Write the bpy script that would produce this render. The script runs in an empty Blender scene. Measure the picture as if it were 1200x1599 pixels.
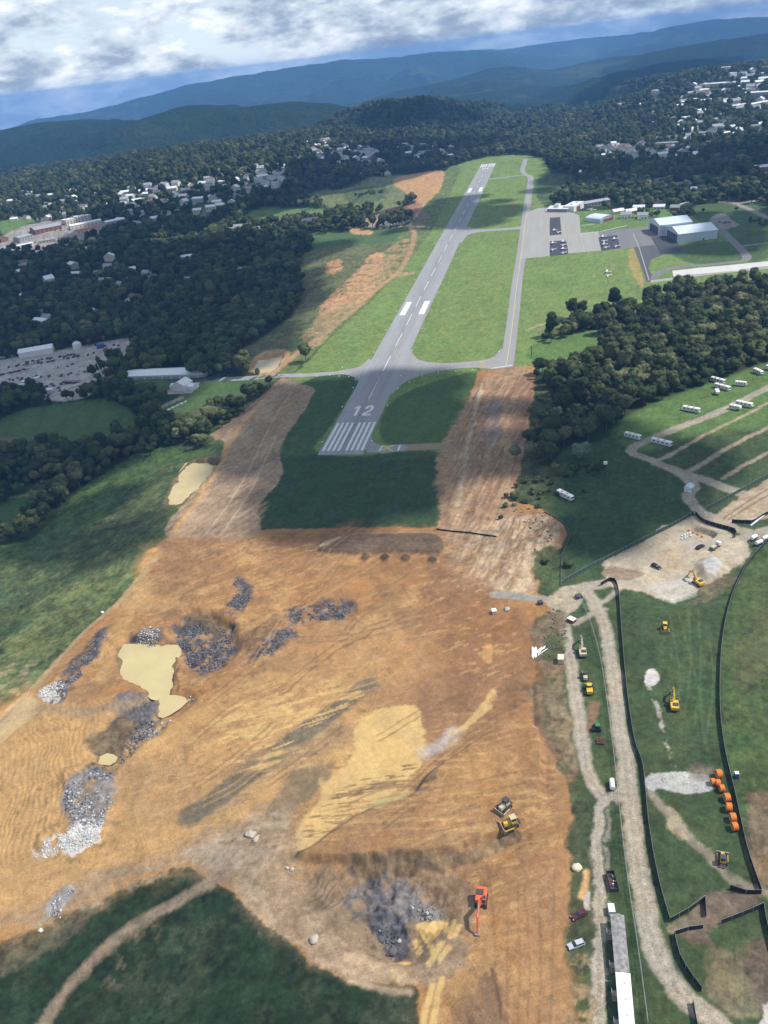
import bpy, bmesh, math, random
import numpy as np
from mathutils import Vector, Matrix
random.seed(7); RNG = np.random.default_rng(7)
sc = bpy.context.scene
COL = sc.collection
R = math.radians

# ------------------------------------------------------------------ camera
CAMP = np.array([138.412, -470.784, 224.254])          # metres; origin = centre of the runway threshold, +Y down the runway
YAW, PITCH, ROLL, FPX = -0.23767, -0.503787, -0.121055, 1295.0
_f = np.array([math.sin(YAW)*math.cos(PITCH), math.cos(YAW)*math.cos(PITCH), math.sin(PITCH)])
_r = np.array([math.cos(YAW), -math.sin(YAW), 0.0]); _u = np.cross(_r, _f)
_c, _s = math.cos(ROLL), math.sin(ROLL)
CM = np.array([_c*_r + _s*_u, -_s*_r + _c*_u, _f])
camd = bpy.data.cameras.new('camera'); cam = bpy.data.objects.new('camera', camd); COL.objects.link(cam)
camd.sensor_fit = 'VERTICAL'; camd.sensor_height = 36.0; camd.lens = FPX/1599*36.0
camd.clip_start = 1.0; camd.clip_end = 90000.0
cam.matrix_world = Matrix(((CM[0][0], CM[1][0], -CM[2][0], CAMP[0]), (CM[0][1], CM[1][1], -CM[2][1], CAMP[1]),
                           (CM[0][2], CM[1][2], -CM[2][2], CAMP[2]), (0, 0, 0, 1)))
sc.camera = cam

# ------------------------------------------------------------------ world, sun, exposure
SUN_EL = R(53); SUN_AZ = math.atan2(0.97, 0.20)       # azimuth from +Y towards +X
SUND = np.array([math.cos(SUN_EL)*math.sin(SUN_AZ), math.cos(SUN_EL)*math.cos(SUN_AZ), math.sin(SUN_EL)])
sund = bpy.data.lights.new('sun', 'SUN'); sun = bpy.data.objects.new('sun', sund); COL.objects.link(sun)
sund.energy = 4.4; sund.angle = R(0.53); sund.color = (1.0, 0.955, 0.88)
sun.rotation_euler = Vector(SUND).to_track_quat('Z', 'Y').to_euler()
sc.view_settings.view_transform = 'Standard'; sc.view_settings.look = 'None'
sc.view_settings.exposure = 0.2; sc.view_settings.gamma = 1.0; sc.view_settings.use_curve_mapping = False
sc.cycles.use_denoising = True
sc.cycles.max_bounces = 6; sc.cycles.diffuse_bounces = 2; sc.cycles.glossy_bounces = 2
sc.cycles.transparent_max_bounces = 8; sc.cycles.volume_bounces = 0

world = bpy.data.worlds.new('World'); sc.world = world; world.use_nodes = True
nt = world.node_tree; nt.nodes.clear()
def N(t, typ, **kw):
    n = t.nodes.new(typ)
    for k, v in kw.items():
        if k.startswith('i_'): n.inputs[k[2:].replace('_', ' ')].default_value = v
        else: setattr(n, k, v)
    return n
def MT(t, op, a, b=None, c=None, clamp=False):
    n = t.nodes.new('ShaderNodeMath'); n.operation = op; n.use_clamp = clamp
    for i, v in enumerate((a, b, c)):
        if v is None: continue
        if isinstance(v, (int, float)): n.inputs[i].default_value = v
        else: t.links.new(v, n.inputs[i])
    return n.outputs[0]
def RAMP(t, fac, stops):
    n = t.nodes.new('ShaderNodeValToRGB'); e = n.color_ramp.elements
    while len(e) < len(stops): e.new(0.5)
    for el, (p, c) in zip(e, stops):
        el.position = p; el.color = (*c, 1) if len(c) == 3 else c
    t.links.new(fac, n.inputs[0]); return n.outputs[0]
def MIX(t, fac, a, b, mode='MIX'):
    n = t.nodes.new('ShaderNodeMix'); n.data_type = 'RGBA'; n.blend_type = mode
    for s, v in ((n.inputs['Factor'], fac), (n.inputs['A'], a), (n.inputs['B'], b)):
        if isinstance(v, (int, float)): s.default_value = v
        elif isinstance(v, tuple): s.default_value = (*v, 1)
        else: t.links.new(v, s)
    return n.outputs['Result']
tc = N(nt, 'ShaderNodeTexCoord')
off = N(nt, 'ShaderNodeVectorMath', operation='ADD'); off.inputs[1].default_value = (0, 0, 0.032)
nt.links.new(tc.outputs['Generated'], off.inputs[0])
nrm = N(nt, 'ShaderNodeVectorMath', operation='NORMALIZE'); nt.links.new(off.outputs[0], nrm.inputs[0])
sky = N(nt, 'ShaderNodeTexSky'); sky.sky_type = 'NISHITA'; sky.sun_disc = False
sky.sun_elevation = SUN_EL; sky.sun_rotation = SUN_AZ; sky.altitude = 700; sky.air_density = 1.1; sky.dust_density = 0.6
nt.links.new(nrm.outputs[0], sky.inputs[0])
sep = N(nt, 'ShaderNodeSeparateXYZ'); nt.links.new(nrm.outputs[0], sep.inputs[0])
el = MT(nt, 'MAXIMUM', sep.outputs[2], 0.0)
inv = MT(nt, 'DIVIDE', 1.0, MT(nt, 'ADD', el, 0.42))         # a deck of cumulus seen at a low angle
def cloudvec(k, kz, sz=0.0):
    cx = N(nt, 'ShaderNodeCombineXYZ')
    nt.links.new(MT(nt, 'MULTIPLY', MT(nt, 'MULTIPLY', sep.outputs[0], inv), k), cx.inputs[0])
    nt.links.new(MT(nt, 'MULTIPLY', MT(nt, 'MULTIPLY', sep.outputs[1], inv), k), cx.inputs[1])
    nt.links.new(MT(nt, 'MULTIPLY_ADD', el, kz, sz), cx.inputs[2])
    return cx.outputs[0]
def cloudnoise(sz):
    a = N(nt, 'ShaderNodeTexNoise', i_Scale=1.0, i_Detail=9.0, i_Roughness=0.55, i_Distortion=0.1)
    nt.links.new(cloudvec(6.5, 16.0, sz*16.0), a.inputs['Vector'])
    b = N(nt, 'ShaderNodeTexNoise', i_Scale=1.0, i_Detail=3.0, i_Roughness=0.5)
    nt.links.new(cloudvec(2.0, 6.0, sz*6.0+3.1), b.inputs['Vector'])
    return MT(nt, 'ADD', MT(nt, 'MULTIPLY', a.outputs[0], 0.58), MT(nt, 'MULTIPLY', b.outputs[0], 0.42))
cn = cloudnoise(0.0); cs = cloudnoise(0.014)
dens = RAMP(nt, MT(nt, 'ADD', cn, MT(nt, 'MULTIPLY', RAMP(nt, el, [(0.03, (1, 1, 1)), (0.09, (0, 0, 0))]), 0.035)), [(0.385, (0, 0, 0)), (0.45, (1, 1, 1))])
lit = MT(nt, 'MULTIPLY_ADD', MT(nt, 'SUBTRACT', cn, cs), 5.0, 0.40)    # tops of the heaps catch the light
thick = RAMP(nt, cn, [(0.40, (1, 1, 1)), (0.56, (0.0, 0.0, 0.0))])
shade = MT(nt, 'ADD', MT(nt, 'MULTIPLY', lit, 0.7), MT(nt, 'MULTIPLY', thick, 0.34), clamp=True)
ccol = RAMP(nt, shade, [(0.12, (0.25, 0.33, 0.47)), (0.36, (0.38, 0.48, 0.63)), (0.58, (0.74, 0.83, 0.93)), (0.8, (1.12, 1.15, 1.18))])
skyc = N(nt, 'ShaderNodeVectorMath', operation='SCALE'); skyc.inputs['Scale'].default_value = 0.085
nt.links.new(sky.outputs[0], skyc.inputs[0])
low = RAMP(nt, el, [(0.0, (1, 1, 1)), (0.30, (0, 0, 0))])
clear = MIX(nt, MT(nt, 'MULTIPLY', low, 0.95), skyc.outputs[0], (0.86, 1.0, 1.14))
fin = MIX(nt, MT(nt, 'MULTIPLY', dens, MT(nt, 'MULTIPLY_ADD', RAMP(nt, el, [(0.0, (1, 1, 1)), (0.05, (0, 0, 0))]), -0.12, 1.0)), clear, ccol)
bg = N(nt, 'ShaderNodeBackground'); nt.links.new(fin, bg.inputs[0]); bg.inputs[1].default_value = 0.92
wo = N(nt, 'ShaderNodeOutputWorld'); nt.links.new(bg.outputs[0], wo.inputs[0])

# ------------------------------------------------------------------ numpy noise
def _hash(ix, iy, seed):
    h = (ix.astype(np.int64)*374761393 + iy.astype(np.int64)*668265263 + seed*974634777) & 0xffffffff
    h = ((h ^ (h >> 13))*1274126177) & 0xffffffff
    h = ((h ^ (h >> 16))*2246822519) & 0xffffffff
    return ((h ^ (h >> 15)) & 0xffffff)/float(0xffffff)
def vn(x, y, seed=0):
    x = np.asarray(x, float); y = np.asarray(y, float)
    ix = np.floor(x); iy = np.floor(y); fx = x-ix; fy = y-iy
    fx = fx*fx*fx*(fx*(fx*6-15)+10); fy = fy*fy*fy*(fy*(fy*6-15)+10)
    a = _hash(ix, iy, seed); b = _hash(ix+1, iy, seed); c = _hash(ix, iy+1, seed); d = _hash(ix+1, iy+1, seed)
    return a+(b-a)*fx+(c-a)*fy+(a-b-c+d)*fx*fy
def fbm(x, y, oc=4, seed=0, g=0.5):
    s = 0; a = 1; t = 0
    for i in range(oc):
        s = s+a*vn(x*2**i+i*17.3, y*2**i-i*9.1, seed+i); t += a; a *= g
    return s/t
def sst(a, b, x):
    t = np.clip((x-a)/(b-a), 0, 1); return t*t*(3-2*t)

# ------------------------------------------------------------------ terrain height
def rays(px, py):
    px = np.asarray(px, float); py = np.asarray(py, float)
    d = np.stack([(px-600)/FPX, (799.5-py)/FPX, np.ones_like(px)], -1)
    return d @ CM
def at_z(px, py, z):
    d = rays(px, py); t = (z-CAMP[2])/d[..., 2]
    return CAMP + d*t[..., None] if d.ndim > 1 else CAMP+d*t
def at_d(px, py, D):
    d = rays(px, py); h = math.hypot(d[0], d[1]); return CAMP+d*(D/h)
_ctrl = [(600,1599,0),(1200,1599,0),(0,1599,0),(900,1300,0),(600,1100,0),(1200,1100,-1),(1200,850,-1),(1000,900,0),(300,1250,0),(600,850,0),
 (400,830,0),(480,620,0),(600,700,0),(720,700,0),(740,600,0),(560,560,0),(640,480,0),(700,380,0),(745,300,0),(760,255,0),(800,560,0),
 (815,420,0),(830,280,0),(900,360,0),(1000,380,0),(1100,370,-1),(1190,430,-2),(950,470,0),(860,540,-1),(900,600,-2),(1000,520,-4),(1130,500,-6),
 (1000,650,-2),(1180,600,-3),(1190,720,-2),(880,780,-2),(830,730,-4),(840,640,-5),(20,1140,-1),(120,1000,-2),(240,850,-1),
 (0,1000,-9),(0,900,-15),(100,860,-14),(200,780,-12),(0,800,-22),(100,770,-22),(300,745,-5),(330,690,-7),(420,610,-2),(380,640,-8),(200,690,-20),(100,650,-25),
 (20,650,-26),(80,575,-31),(180,555,-29),(187,598,-10),(255,593,-10),(321,589,-10),(345,580,-9),(200,577,-11),(286,607,-10),(330,574,-10),(262,580,-11),(400,585,-3),(410,565,-2),(480,500,-4),(520,440,-3),(420,500,-18),
 (100,480,-36),(250,470,-32),(380,450,-26),(470,380,-16),(520,340,-12),(590,330,-5),(620,345,-4),(640,290,-3),(560,300,-10),(450,330,-18),
 (70,355,-52),(0,350,-54),(200,350,-50),(300,310,-46),(420,275,-42),(505,240,-32),(590,245,-30),(660,245,-18),(700,240,-14),(650,205,-25),
 (860,255,-9),(900,300,-6),(1000,320,-5),(1120,310,-3),(1190,280,2),(960,250,-8),(1060,240,2),(1190,210,18),(1110,190,14),(980,200,0),(860,220,-14)]
_base_far = []
for az in range(-50, 61, 10):
    for D, z in ((3600, -62), (5000, -95), (8000, -160), (11000, -260), (14500, -420), (20000, -700)):
        a = YAW+R(az); _base_far.append((CAMP[0]+D*math.sin(a), CAMP[1]+D*math.cos(a), z))
    for D, z in ((60, 0), (180, 0 if az > -30 else -4)):
        a = YAW+R(az); _base_far.append((CAMP[0]+D*math.sin(a), CAMP[1]+D*math.cos(a), z))
_pts = [tuple(at_z(a, b, float(z))) for a, b, z in _ctrl]+_base_far
_pts = np.array(_pts)
def _warp(x, y):
    dx = x-CAMP[0]; dy = y-CAMP[1]
    d = np.hypot(dx, dy); az = np.arctan2(dx, dy)-YAW
    az = (az+math.pi) % (2*math.pi)-math.pi
    return 2.2*az, 0.5*np.log(d*d+120.0**2)
_wx, _wy = _warp(_pts[:, 0], _pts[:, 1])
_C2 = 0.12**2
_A = np.sqrt((_wx[:, None]-_wx)**2+(_wy[:, None]-_wy)**2+_C2)
_W = np.linalg.solve(_A - 0.01*np.eye(len(_wx)), _pts[:, 2])
def base(x, y):
    x = np.asarray(x, float); y = np.asarray(y, float); sh = x.shape; x = x.ravel(); y = y.ravel()
    out = np.zeros(len(x))
    for i in range(0, len(x), 60000):
        wx, wy = _warp(x[i:i+60000], y[i:i+60000])
        for k in range(len(_wx)):
            out[i:i+60000] += _W[k]*np.sqrt((wx-_wx[k])**2+(wy-_wy[k])**2+_C2)
    return out.reshape(sh)
RIDGES = []
def ridge(pts, slope, rnd, seed, spur=0.8, drop=0.0, sc_=900.0):
    P3 = np.array([at_d(a, b, D) for a, b, D in pts]); P3[:, 2] -= drop
    RIDGES.append((P3, slope, rnd, seed, spur, sc_))
ridge([(-160,222,11328),(0,203,11328),(60,186,11328),(100,181,11328),(140,175,11328),(200,158,11328),(270,140,11328),(300,132,11328),(355,121,11328),(400,116,11328),(450,106,11328),(500,99,11328),
       (520,95,11328),(560,94,11328),(620,90,11328),(640,86,11328),(720,79,11469),(790,82,11682),(860,88,11682),(940,98,11682)], 0.20, 320, 11, 0.9, 0, 900)
ridge([(560,100,13860),(675,82,13860),(790,77,13860),(850,67,13695),(950,57,13530),(1025,48,13365),(1075,37,13200),(1150,28,13200),(1200,26,13200),(1290,18,13200),(1400,20,13200)], 0.20, 320, 12, 0.9, 0, 1000)
ridge([(-160,220,4836),(0,200,4836),(60,190,4836),(130,184,4758),(180,189,4680),(215,183,4602),(250,173,4524),(290,161,4446),(330,168,4368),(370,164,4368),(440,158,4368),(520,160,4290),(560,167,4290),(640,182,4290)], 0.19, 120, 13, 1.1, 8, 600)
ridge([(560,160,7450),(620,142,7450),(680,130,7450),(720,122,7450),(760,108,7350),(800,104,7300),(850,110,7300),(900,104,7300),(960,90,7450),(1020,84,7450),(1100,66,7700),(1200,52,7950),(1300,46,7950)], 0.15, 250, 14, 1.1, 0, 800)
ridge([(620,172,4680),(700,150,6000),(760,143,5800),(820,135,5800),(880,138,5700),(940,126,5900),(1000,118,6100),(1100,108,6100)], 0.15, 160, 15, 1.0, 0, 600)
ridge([(690,190,5000),(740,176,5000),(790,165,5000),(840,160,5000),(900,158,5100),(960,150,5200)], 0.16, 120, 16, 1.0, 8, 500)
ridge([(860,190,4300),(900,166,4300),(950,136,4400),(1000,106,4500),(1040,93,4600),(1090,89,4700),(1150,92,4700),(1200,99,4700),(1300,112,4600)], 0.20, 120, 17, 0.9, 10, 500)
ridge([(440,216,3050),(480,204,3050),(530,180,3050),(570,166,3050),(610,158,3050),(645,155,3050),(690,165,3000),(730,175,2950),(800,184,2950),(860,194,2900),(920,205,2800)], 0.16, 90, 18, 0.8, 10, 350)
ridge([(860,200,2700),(900,186,2700),(950,164,2700),(1010,145,2700),(1060,130,2700),(1110,113,2750),(1160,104,2800),(1250,96,2800),(1350,95,2800)], 0.085, 120, 19, 0.5, 12, 400)
ridge([(-160,325,2300),(-50,303,2350),(0,295,2400),(100,275,2450),(170,254,2500),(230,242,2500),(330,229,2550),(400,219,2600),(480,208,2700)], 0.07, 120, 20, 0.5, 12, 400)
def ridges(x, y, z):
    for P3, slope, rnd, seed, spur, s_ in RIDGES:
        dmin = np.full(x.shape, 1e9); crest = np.zeros(x.shape)
        for a, b in zip(P3[:-1], P3[1:]):
            e = b-a; L2 = e[0]**2+e[1]**2
            t = np.clip(((x-a[0])*e[0]+(y-a[1])*e[1])/L2, 0, 1)
            d = np.hypot(x-a[0]-t*e[0], y-a[1]-t*e[1]); m = d < dmin
            dmin = np.where(m, d, dmin); crest = np.where(m, a[2]+t*e[2], crest)
        n = fbm(x/s_+seed*7, y/s_-seed*3, 4, seed)
        rv = 1-np.abs(2*n-1)                                     # spurs and hollows
        dd = np.sqrt(dmin**2+rnd**2)-rnd
        zr = crest-slope*dd*(1+spur*(0.75-rv)*2)
        z = np.where(zr > z, zr, z)
    return z
# ------------------------------------------------------------------ pixel -> ground
_TL = np.linspace(math.log(40.0), math.log(20000.0), 620); _TS = np.linspace(-0.85, 0.85, 270)
_tf = np.exp(_TL)[:, None]+0*_TS[None]; _tl = (np.exp(_TL)[:, None]+150)*_TS[None]
_tx = CAMP[0]+_tf*math.sin(YAW)+_tl*math.cos(YAW); _ty = CAMP[1]+_tf*math.cos(YAW)-_tl*math.sin(YAW)
_TZ = base(_tx, _ty); _k = int(np.argmax(_TL > math.log(1200.0))); _TZ[_k:] = ridges(_tx[_k:], _ty[_k:], _TZ[_k:])
_fl = [((-46, -92), (134, 1392)), ((96, 380), (345, 740)), ((0, -75), (110, 60))]
_m = np.zeros(_TZ.shape)
for (x0, y0), (x1, y1) in _fl:
    d_ = np.hypot(np.maximum(np.maximum(x0-_tx, _tx-x1), 0), np.maximum(np.maximum(y0-_ty, _ty-y1), 0)); _m = np.maximum(_m, sst(70, 12, d_))
_TZ = _TZ*(1-_m)                                          # the airfield platform is level
def H0(x, y):
    dx = np.asarray(x, float)-CAMP[0]; dy = np.asarray(y, float)-CAMP[1]
    f = np.maximum(dx*math.sin(YAW)+dy*math.cos(YAW), 41.0); l = dx*math.cos(YAW)-dy*math.sin(YAW)
    i = np.clip((np.log(f)-_TL[0])/(_TL[1]-_TL[0]), 0, len(_TL)-1.001); j = np.clip((l/(f+150)-_TS[0])/(_TS[1]-_TS[0]), 0, len(_TS)-1.001)
    a = i.astype(int); b = j.astype(int); u = i-a; v = j-b
    return (_TZ[a, b]*(1-u)+_TZ[a+1, b]*u)*(1-v)+(_TZ[a, b+1]*(1-u)+_TZ[a+1, b+1]*u)*v
_T = np.geomspace(190, 16000, 260)
def march(px, py, H):
    d = rays(np.atleast_1d(px), np.atleast_1d(py)); d = d/np.linalg.norm(d, axis=1)[:, None]
    Q = CAMP+d[:, None, :]*_T[None, :, None]
    below = Q[..., 2] < H(Q[..., 0], Q[..., 1])
    i = np.argmax(below, 1); i = np.where(below.any(1), np.maximum(i, 1), len(_T)-1)
    lo = _T[i-1]; hi = _T[i]
    for _ in range(18):
        m = (lo+hi)/2; q = CAMP+d*m[:, None]
        b = q[:, 2] < H(q[:, 0], q[:, 1]); hi = np.where(b, m, hi); lo = np.where(b, lo, m)
    return CAMP+d*hi[:, None]
def P0(pts):
    a = np.array(pts, float); return march(a[:, 0], a[:, 1], H0)
def catmull(p, n=6, closed=False):
    p = np.asarray(p, float); out = []
    m = len(p)
    for i in range(m if closed else m-1):
        a, b, c, d = (p[(i-1) % m], p[i], p[(i+1) % m], p[(i+2) % m]) if closed else (p[max(i-1, 0)], p[i], p[i+1], p[min(i+2, m-1)])
        for k in range(n):
            t = k/n
            out.append(0.5*((2*b)+(c-a)*t+(2*a-5*b+4*c-d)*t*t+(3*b-a-3*c+d)*t**3))
    if not closed: out.append(p[-1])
    return np.array(out)
def sdf(poly, x, y):
    x = x.astype(np.float32); y = y.astype(np.float32)
    d2 = np.full(x.shape, 1e18, np.float32); ins = np.zeros(x.shape, bool)
    n = len(poly)
    for i in range(n):
        ax, ay = (np.float32(v) for v in poly[i][:2]); bx, by = (np.float32(v) for v in poly[(i+1) % n][:2]); ex, ey = bx-ax, by-ay
        t = np.clip(((x-ax)*ex+(y-ay)*ey)/(ex*ex+ey*ey+np.float32(1e-6)), 0, 1)
        d2 = np.minimum(d2, (x-ax-t*ex)**2+(y-ay-t*ey)**2)
        if ay != by:
            c = ((ay > y) != (by > y)) & (x < (bx-ax)*(y-ay)/(by-ay)+ax); ins ^= c
    return np.where(ins, 1, -1)*np.sqrt(d2)
def dline(line, x, y):
    x = x.astype(np.float32); y = y.astype(np.float32); line = np.asarray(line, np.float32)
    d2 = np.full(x.shape, 1e18, np.float32)
    for a, b in zip(line[:-1], line[1:]):
        ex, ey = b[0]-a[0], b[1]-a[1]
        t = np.clip(((x-a[0])*ex+(y-a[1])*ey)/(ex*ex+ey*ey+np.float32(1e-6)), 0, 1)
        d2 = np.minimum(d2, (x-a[0]-t*ex)**2+(y-a[1]-t*ey)**2)
    return np.sqrt(d2)
def box_sel(poly, x, y, m):
    return np.nonzero((x > poly[:, 0].min()-m) & (x < poly[:, 0].max()+m) & (y > poly[:, 1].min()-m) & (y < poly[:, 1].max()+m))[0]

# ------------------------------------------------------------------ relief of the building site
RELIEF = []
PONDS = []
def pond_basin(pts, drop):
    g = catmull(P0(pts)[:, :2], 2, True); zl = float(H0(g[:, 0], g[:, 1]).min())-drop; PONDS.append((g, zl)); RELIEF.append(('w', g, zl, 1.0, 3.2, 0.0))
def relief(pts, dz, soft, warp=1.5, rough=0.0):
    RELIEF.append(('p', catmull(P0(pts)[:, :2], 5, True), dz, soft, warp, rough))
def berm(pts, dz, w, rough=0.3):
    RELIEF.append(('l', catmull(P0(pts)[:, :2], 5), dz, w, 1.0, rough))
SITE = [(262,838),(330,838),(400,838),(402,828),(460,826),(540,824),(620,822),(684,822),(690,790),(700,730),(715,680),(730,630),(745,590),(755,577),(836,572),(836,590),(830,640),(820,690),(812,740),
 (800,780),(820,785),(850,800),(885,825),(880,850),(860,870),(835,890),(840,925),(870,938),(865,960),(835,965),(835,1050),(838,1130),(878,1200),(893,1260),(888,1330),(884,1420),(880,1500),(905,1599),(910,1680),(650,1680),
 (645,1560),(600,1545),(540,1530),(480,1502),(450,1470),(400,1425),(350,1388),(310,1362),(270,1355),(200,1385),(120,1420),(50,1450),(0,1470),(-80,1490),(-160,1500),(-160,1240),(0,1125),(60,1062),(130,988),(200,922),(240,868)]
relief([(462,1352),(540,1342),(640,1338),(700,1333),(790,1305),(812,1296),(818,1330),(760,1372),(700,1440),(620,1500),(540,1460),(490,1400)], -2.0, 5.0, 2.5, 0.5)
relief([(545,1356),(600,1345),(660,1356),(690,1400),(660,1470),(600,1485),(560,1430)], -2.6, 5.0, 3.0, 1.2)
relief([(470,1340),(500,1318),(545,1285),(580,1268),(640,1248),(668,1212),(700,1190),(760,1150),(830,1130),(850,1200),(840,1262),(800,1296),(690,1330),(640,1336)], 2.3, 1.2, 1.2, 0.1)
relief([(270,975),(300,950),(345,958),(372,985),(368,1020),(330,1045),(290,1035),(272,1010)], -3.4, 3.0, 2.5, 1.2)
relief([(195,1000),(230,995),(272,1005),(275,1050),(262,1082),(232,1082),(190,1050)], -2.2, 2.5, 3.0, 0.5)
relief([(150,1140),(200,1090),(280,1075),(300,1092),(270,1125),(225,1160),(190,1190),(160,1190)], -1.8, 2.5, 2.0, 0.9)
relief([(440,945),(480,935),(545,938),(550,960),(500,968),(450,975)], -1.6, 2.0, 1.5, 0.9)
relief([(400,985),(450,965),(470,985),(420,1030),(396,1025)], 1.3, 3.0, 1.5, 0.9)
relief([(500,852),(530,840),(600,836),(680,836),(688,866),(640,864),(560,866),(505,862)], 1.5, 1.0, 0.5, 0.1)
relief([(565,872),(572,866),(580,872),(572,877)], 1.4, 1.0, 0.2, 0.1); relief([(595,872),(602,866),(610,872),(602,877)], 1.4, 1.0, 0.2, 0.1)
relief([(627,873),(634,867),(642,873),(634,878)], 1.4, 1.0, 0.2, 0.1); relief([(668,876),(676,870),(684,876),(676,881)], 1.4, 1.0, 0.2, 0.1)
relief([(800,790),(850,800),(882,825),(872,855),(835,885),(815,905),(785,905),(800,860),(790,830)], 2.2, 5.0, 2.0, 0.8)
relief([(95,1215),(130,1195),(175,1215),(180,1260),(160,1310),(110,1320),(60,1330),(70,1300),(110,1270)], 1.5, 2.5, 2.0, 0.9)
relief([(60,1085),(110,1040),(160,985),(170,1000),(130,1060),(85,1095)], 1.1, 2.0, 1.5, 0.8)
relief([(985,905),(1040,868),(1088,862),(1150,862),(1130,900),(1085,925),(1000,915)], 0.0, 2, 1, 0.3)
relief([(1092,880),(1118,872),(1130,888),(1110,905),(1092,898)], 2.6, 2.5, 0.8, 0.4)       # gravel heap
relief([(1080,826),(1088,822),(1118,832),(1108,842),(1096,840)], -2.8, 0.6, 0.1, 0.0)      # open trench
pond_basin([(258,783),(272,755),(285,735),(300,722),(341,715),(338,725),(318,750),(298,772),(284,785),(268,787)], 0.3)
pond_basin([(188,1012),(205,1006),(240,1006),(270,1005),(275,1018),(262,1034),(271,1050),(262,1074),(250,1080),(234,1079),(214,1060),(194,1052),(186,1034)], 1.3)
pond_basin([(251,1087),(274,1083),(289,1091),(264,1111),(249,1113)], 1.3); pond_basin([(150,1186),(166,1174),(181,1180),(170,1191)], 1.0); pond_basin([(398,578),(413,553),(443,552),(430,575),(418,580)], 0.2)
berm([(268,832),(300,795),(330,752),(352,712),(345,690),(385,648),(430,612)], 1.0, 3.0)
berm([(700,820),(712,760),(728,690),(742,630),(760,585)], 0.7, 2.5)
berm([(683,826),(730,832),(775,838)], 0.7, 1.2)
berm([(790,1300),(700,1331),(640,1334),(560,1338)], 0.5, 1.5)
berm([(830,1075),(834,1130)], -0.8, 1.5); berm([(345,1440),(420,1470)], 0, 1)
_sitew = catmull(P0(SITE)[:, :2], 3, True)
_rip = catmull(P0([(-60,1230),(60,1125),(120,1095),(215,1085),(262,1085),(245,1140),(200,1185),(150,1215),(80,1320),(-40,1360)])[:, :2], 4, True)
_pitrip = catmull(P0([(470,1400),(480,1352),(545,1346),(548,1400),(520,1420)])[:, :2], 4, True)
_stock = catmull(P0([(496,856),(530,840),(600,836),(684,836),(688,866),(640,864),(560,866),(505,863)])[:, :2], 4, True)
_rr = P0([(-40, 1190), (330, 1060)])[:, :2]; _rdir = (_rr[1]-_rr[0])/np.linalg.norm(_rr[1]-_rr[0])
def detail(x, y, sds=None):
    x = np.asarray(x, float); y = np.asarray(y, float); z = np.zeros(x.shape)
    near = (np.hypot(x-100, y+150) < 420)
    if not near.any(): return z
    xs = x[near]; ys = y[near]; zz = np.zeros(xs.shape)
    wx = (fbm(xs/7, ys/7, 3, 31)-0.5)*2; wy = (fbm(xs/7+40, ys/7, 3, 32)-0.5)*2
    rn = (fbm(xs/2.2, ys/2.2, 4, 33, 0.6)-0.5)*2
    rl = (fbm(xs/5.0, ys/5.0, 4, 38, 0.5)-0.5)*2
    for k, g, dz, soft, warp, rough in RELIEF:
        s = box_sel(g, xs, ys, soft*3+warp+4)
        if not len(s): continue
        X = xs[s]+wx[s]*warp; Y = ys[s]+wy[s]*warp
        if k == 'w':
            m = sst(-soft, soft, sdf(g, X, Y)); zz[s] = zz[s]*(1-m)+m*(dz-0.9-H0(xs[s], ys[s])); continue
        if k == 'p': m = sst(-soft, soft, sdf(g, X, Y))
        else: m = np.exp(-(dline(g, X, Y)/soft)**2)
        zz[s] += m*(dz+rough*rl[s]*1.6)
    s = box_sel(_sitew, xs, ys, 10)
    if len(s):
        sd = sdf(_sitew, xs[s], ys[s]) if sds is None else sds[near][s]; m = sst(-1, 5, sd)
        zz[s] += m*(rn[s]*0.11+(fbm(xs[s]/20, ys[s]/20, 3, 35)-0.5)*0.9)
    for g, amp, wl, dr in ((_rip, 0.13, 2.3, _rdir), (_pitrip, 0.22, 2.0, np.array((0.9, -0.45))), (_stock, 0.28, 2.6, np.array((0.05, 1.0)))):
        s = box_sel(g, xs, ys, 6)
        if len(s):
            m = sst(-1, 4, sdf(g, xs[s], ys[s]))
            u = xs[s]*dr[0]+ys[s]*dr[1]+(fbm(xs[s]/22, ys[s]/22, 4, 36)-0.5)*15
            am = 0.4+0.9*fbm(xs[s]/5, ys[s]/5, 2, 37)
            zz[s] += m*amp*am*np.sin(u*2*math.pi/wl)
    z[near] = zz; return z
def H(x, y): return H0(x, y)+detail(x, y)

# ------------------------------------------------------------------ terrain grid (finer where it is nearer)
cp, sp = math.cos(PITCH), math.sin(PITCH); fy_, fx_ = math.cos(YAW), math.sin(YAW)
vs = np.concatenate([np.linspace(1010, -640, 990)])       # rows: finer near, coarser far, in metres along the ground
ts = []
for v in vs:
    dz = sp - (v/FPX)*cp; df = cp + (v/FPX)*sp
    t = -CAMP[2]/dz if dz < 0 else 1e9
    if df*t < 3500 and dz < 0: ts.append((df*t, t))
ts = np.array(ts)
us = np.linspace(-850, 850, 940)
FWD = ts[:, 0][:, None]+0*us[None]; LAT = ts[:, 1][:, None]*us[None]/FPX
NR, NC = FWD.shape
GX = (CAMP[0]+FWD*fx_+LAT*fy_).ravel(); GY = (CAMP[1]+FWD*fy_-LAT*fx_).ravel()
GZ0 = H0(GX, GY)
SDS = np.full(len(GX), -99.0); _s0 = box_sel(_sitew, GX, GY, 12); SDS[_s0] = sdf(_sitew, GX[_s0], GY[_s0])
GZ = GZ0+detail(GX, GY, SDS)
NV = len(GX)
COLR = np.zeros((NV, 3)); WET = np.zeros(NV); CLS = np.zeros(NV, np.int8); WOOD = np.ones(NV, np.float32)
GD = np.hypot(GX-CAMP[0], GY-CAMP[1])
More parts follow.
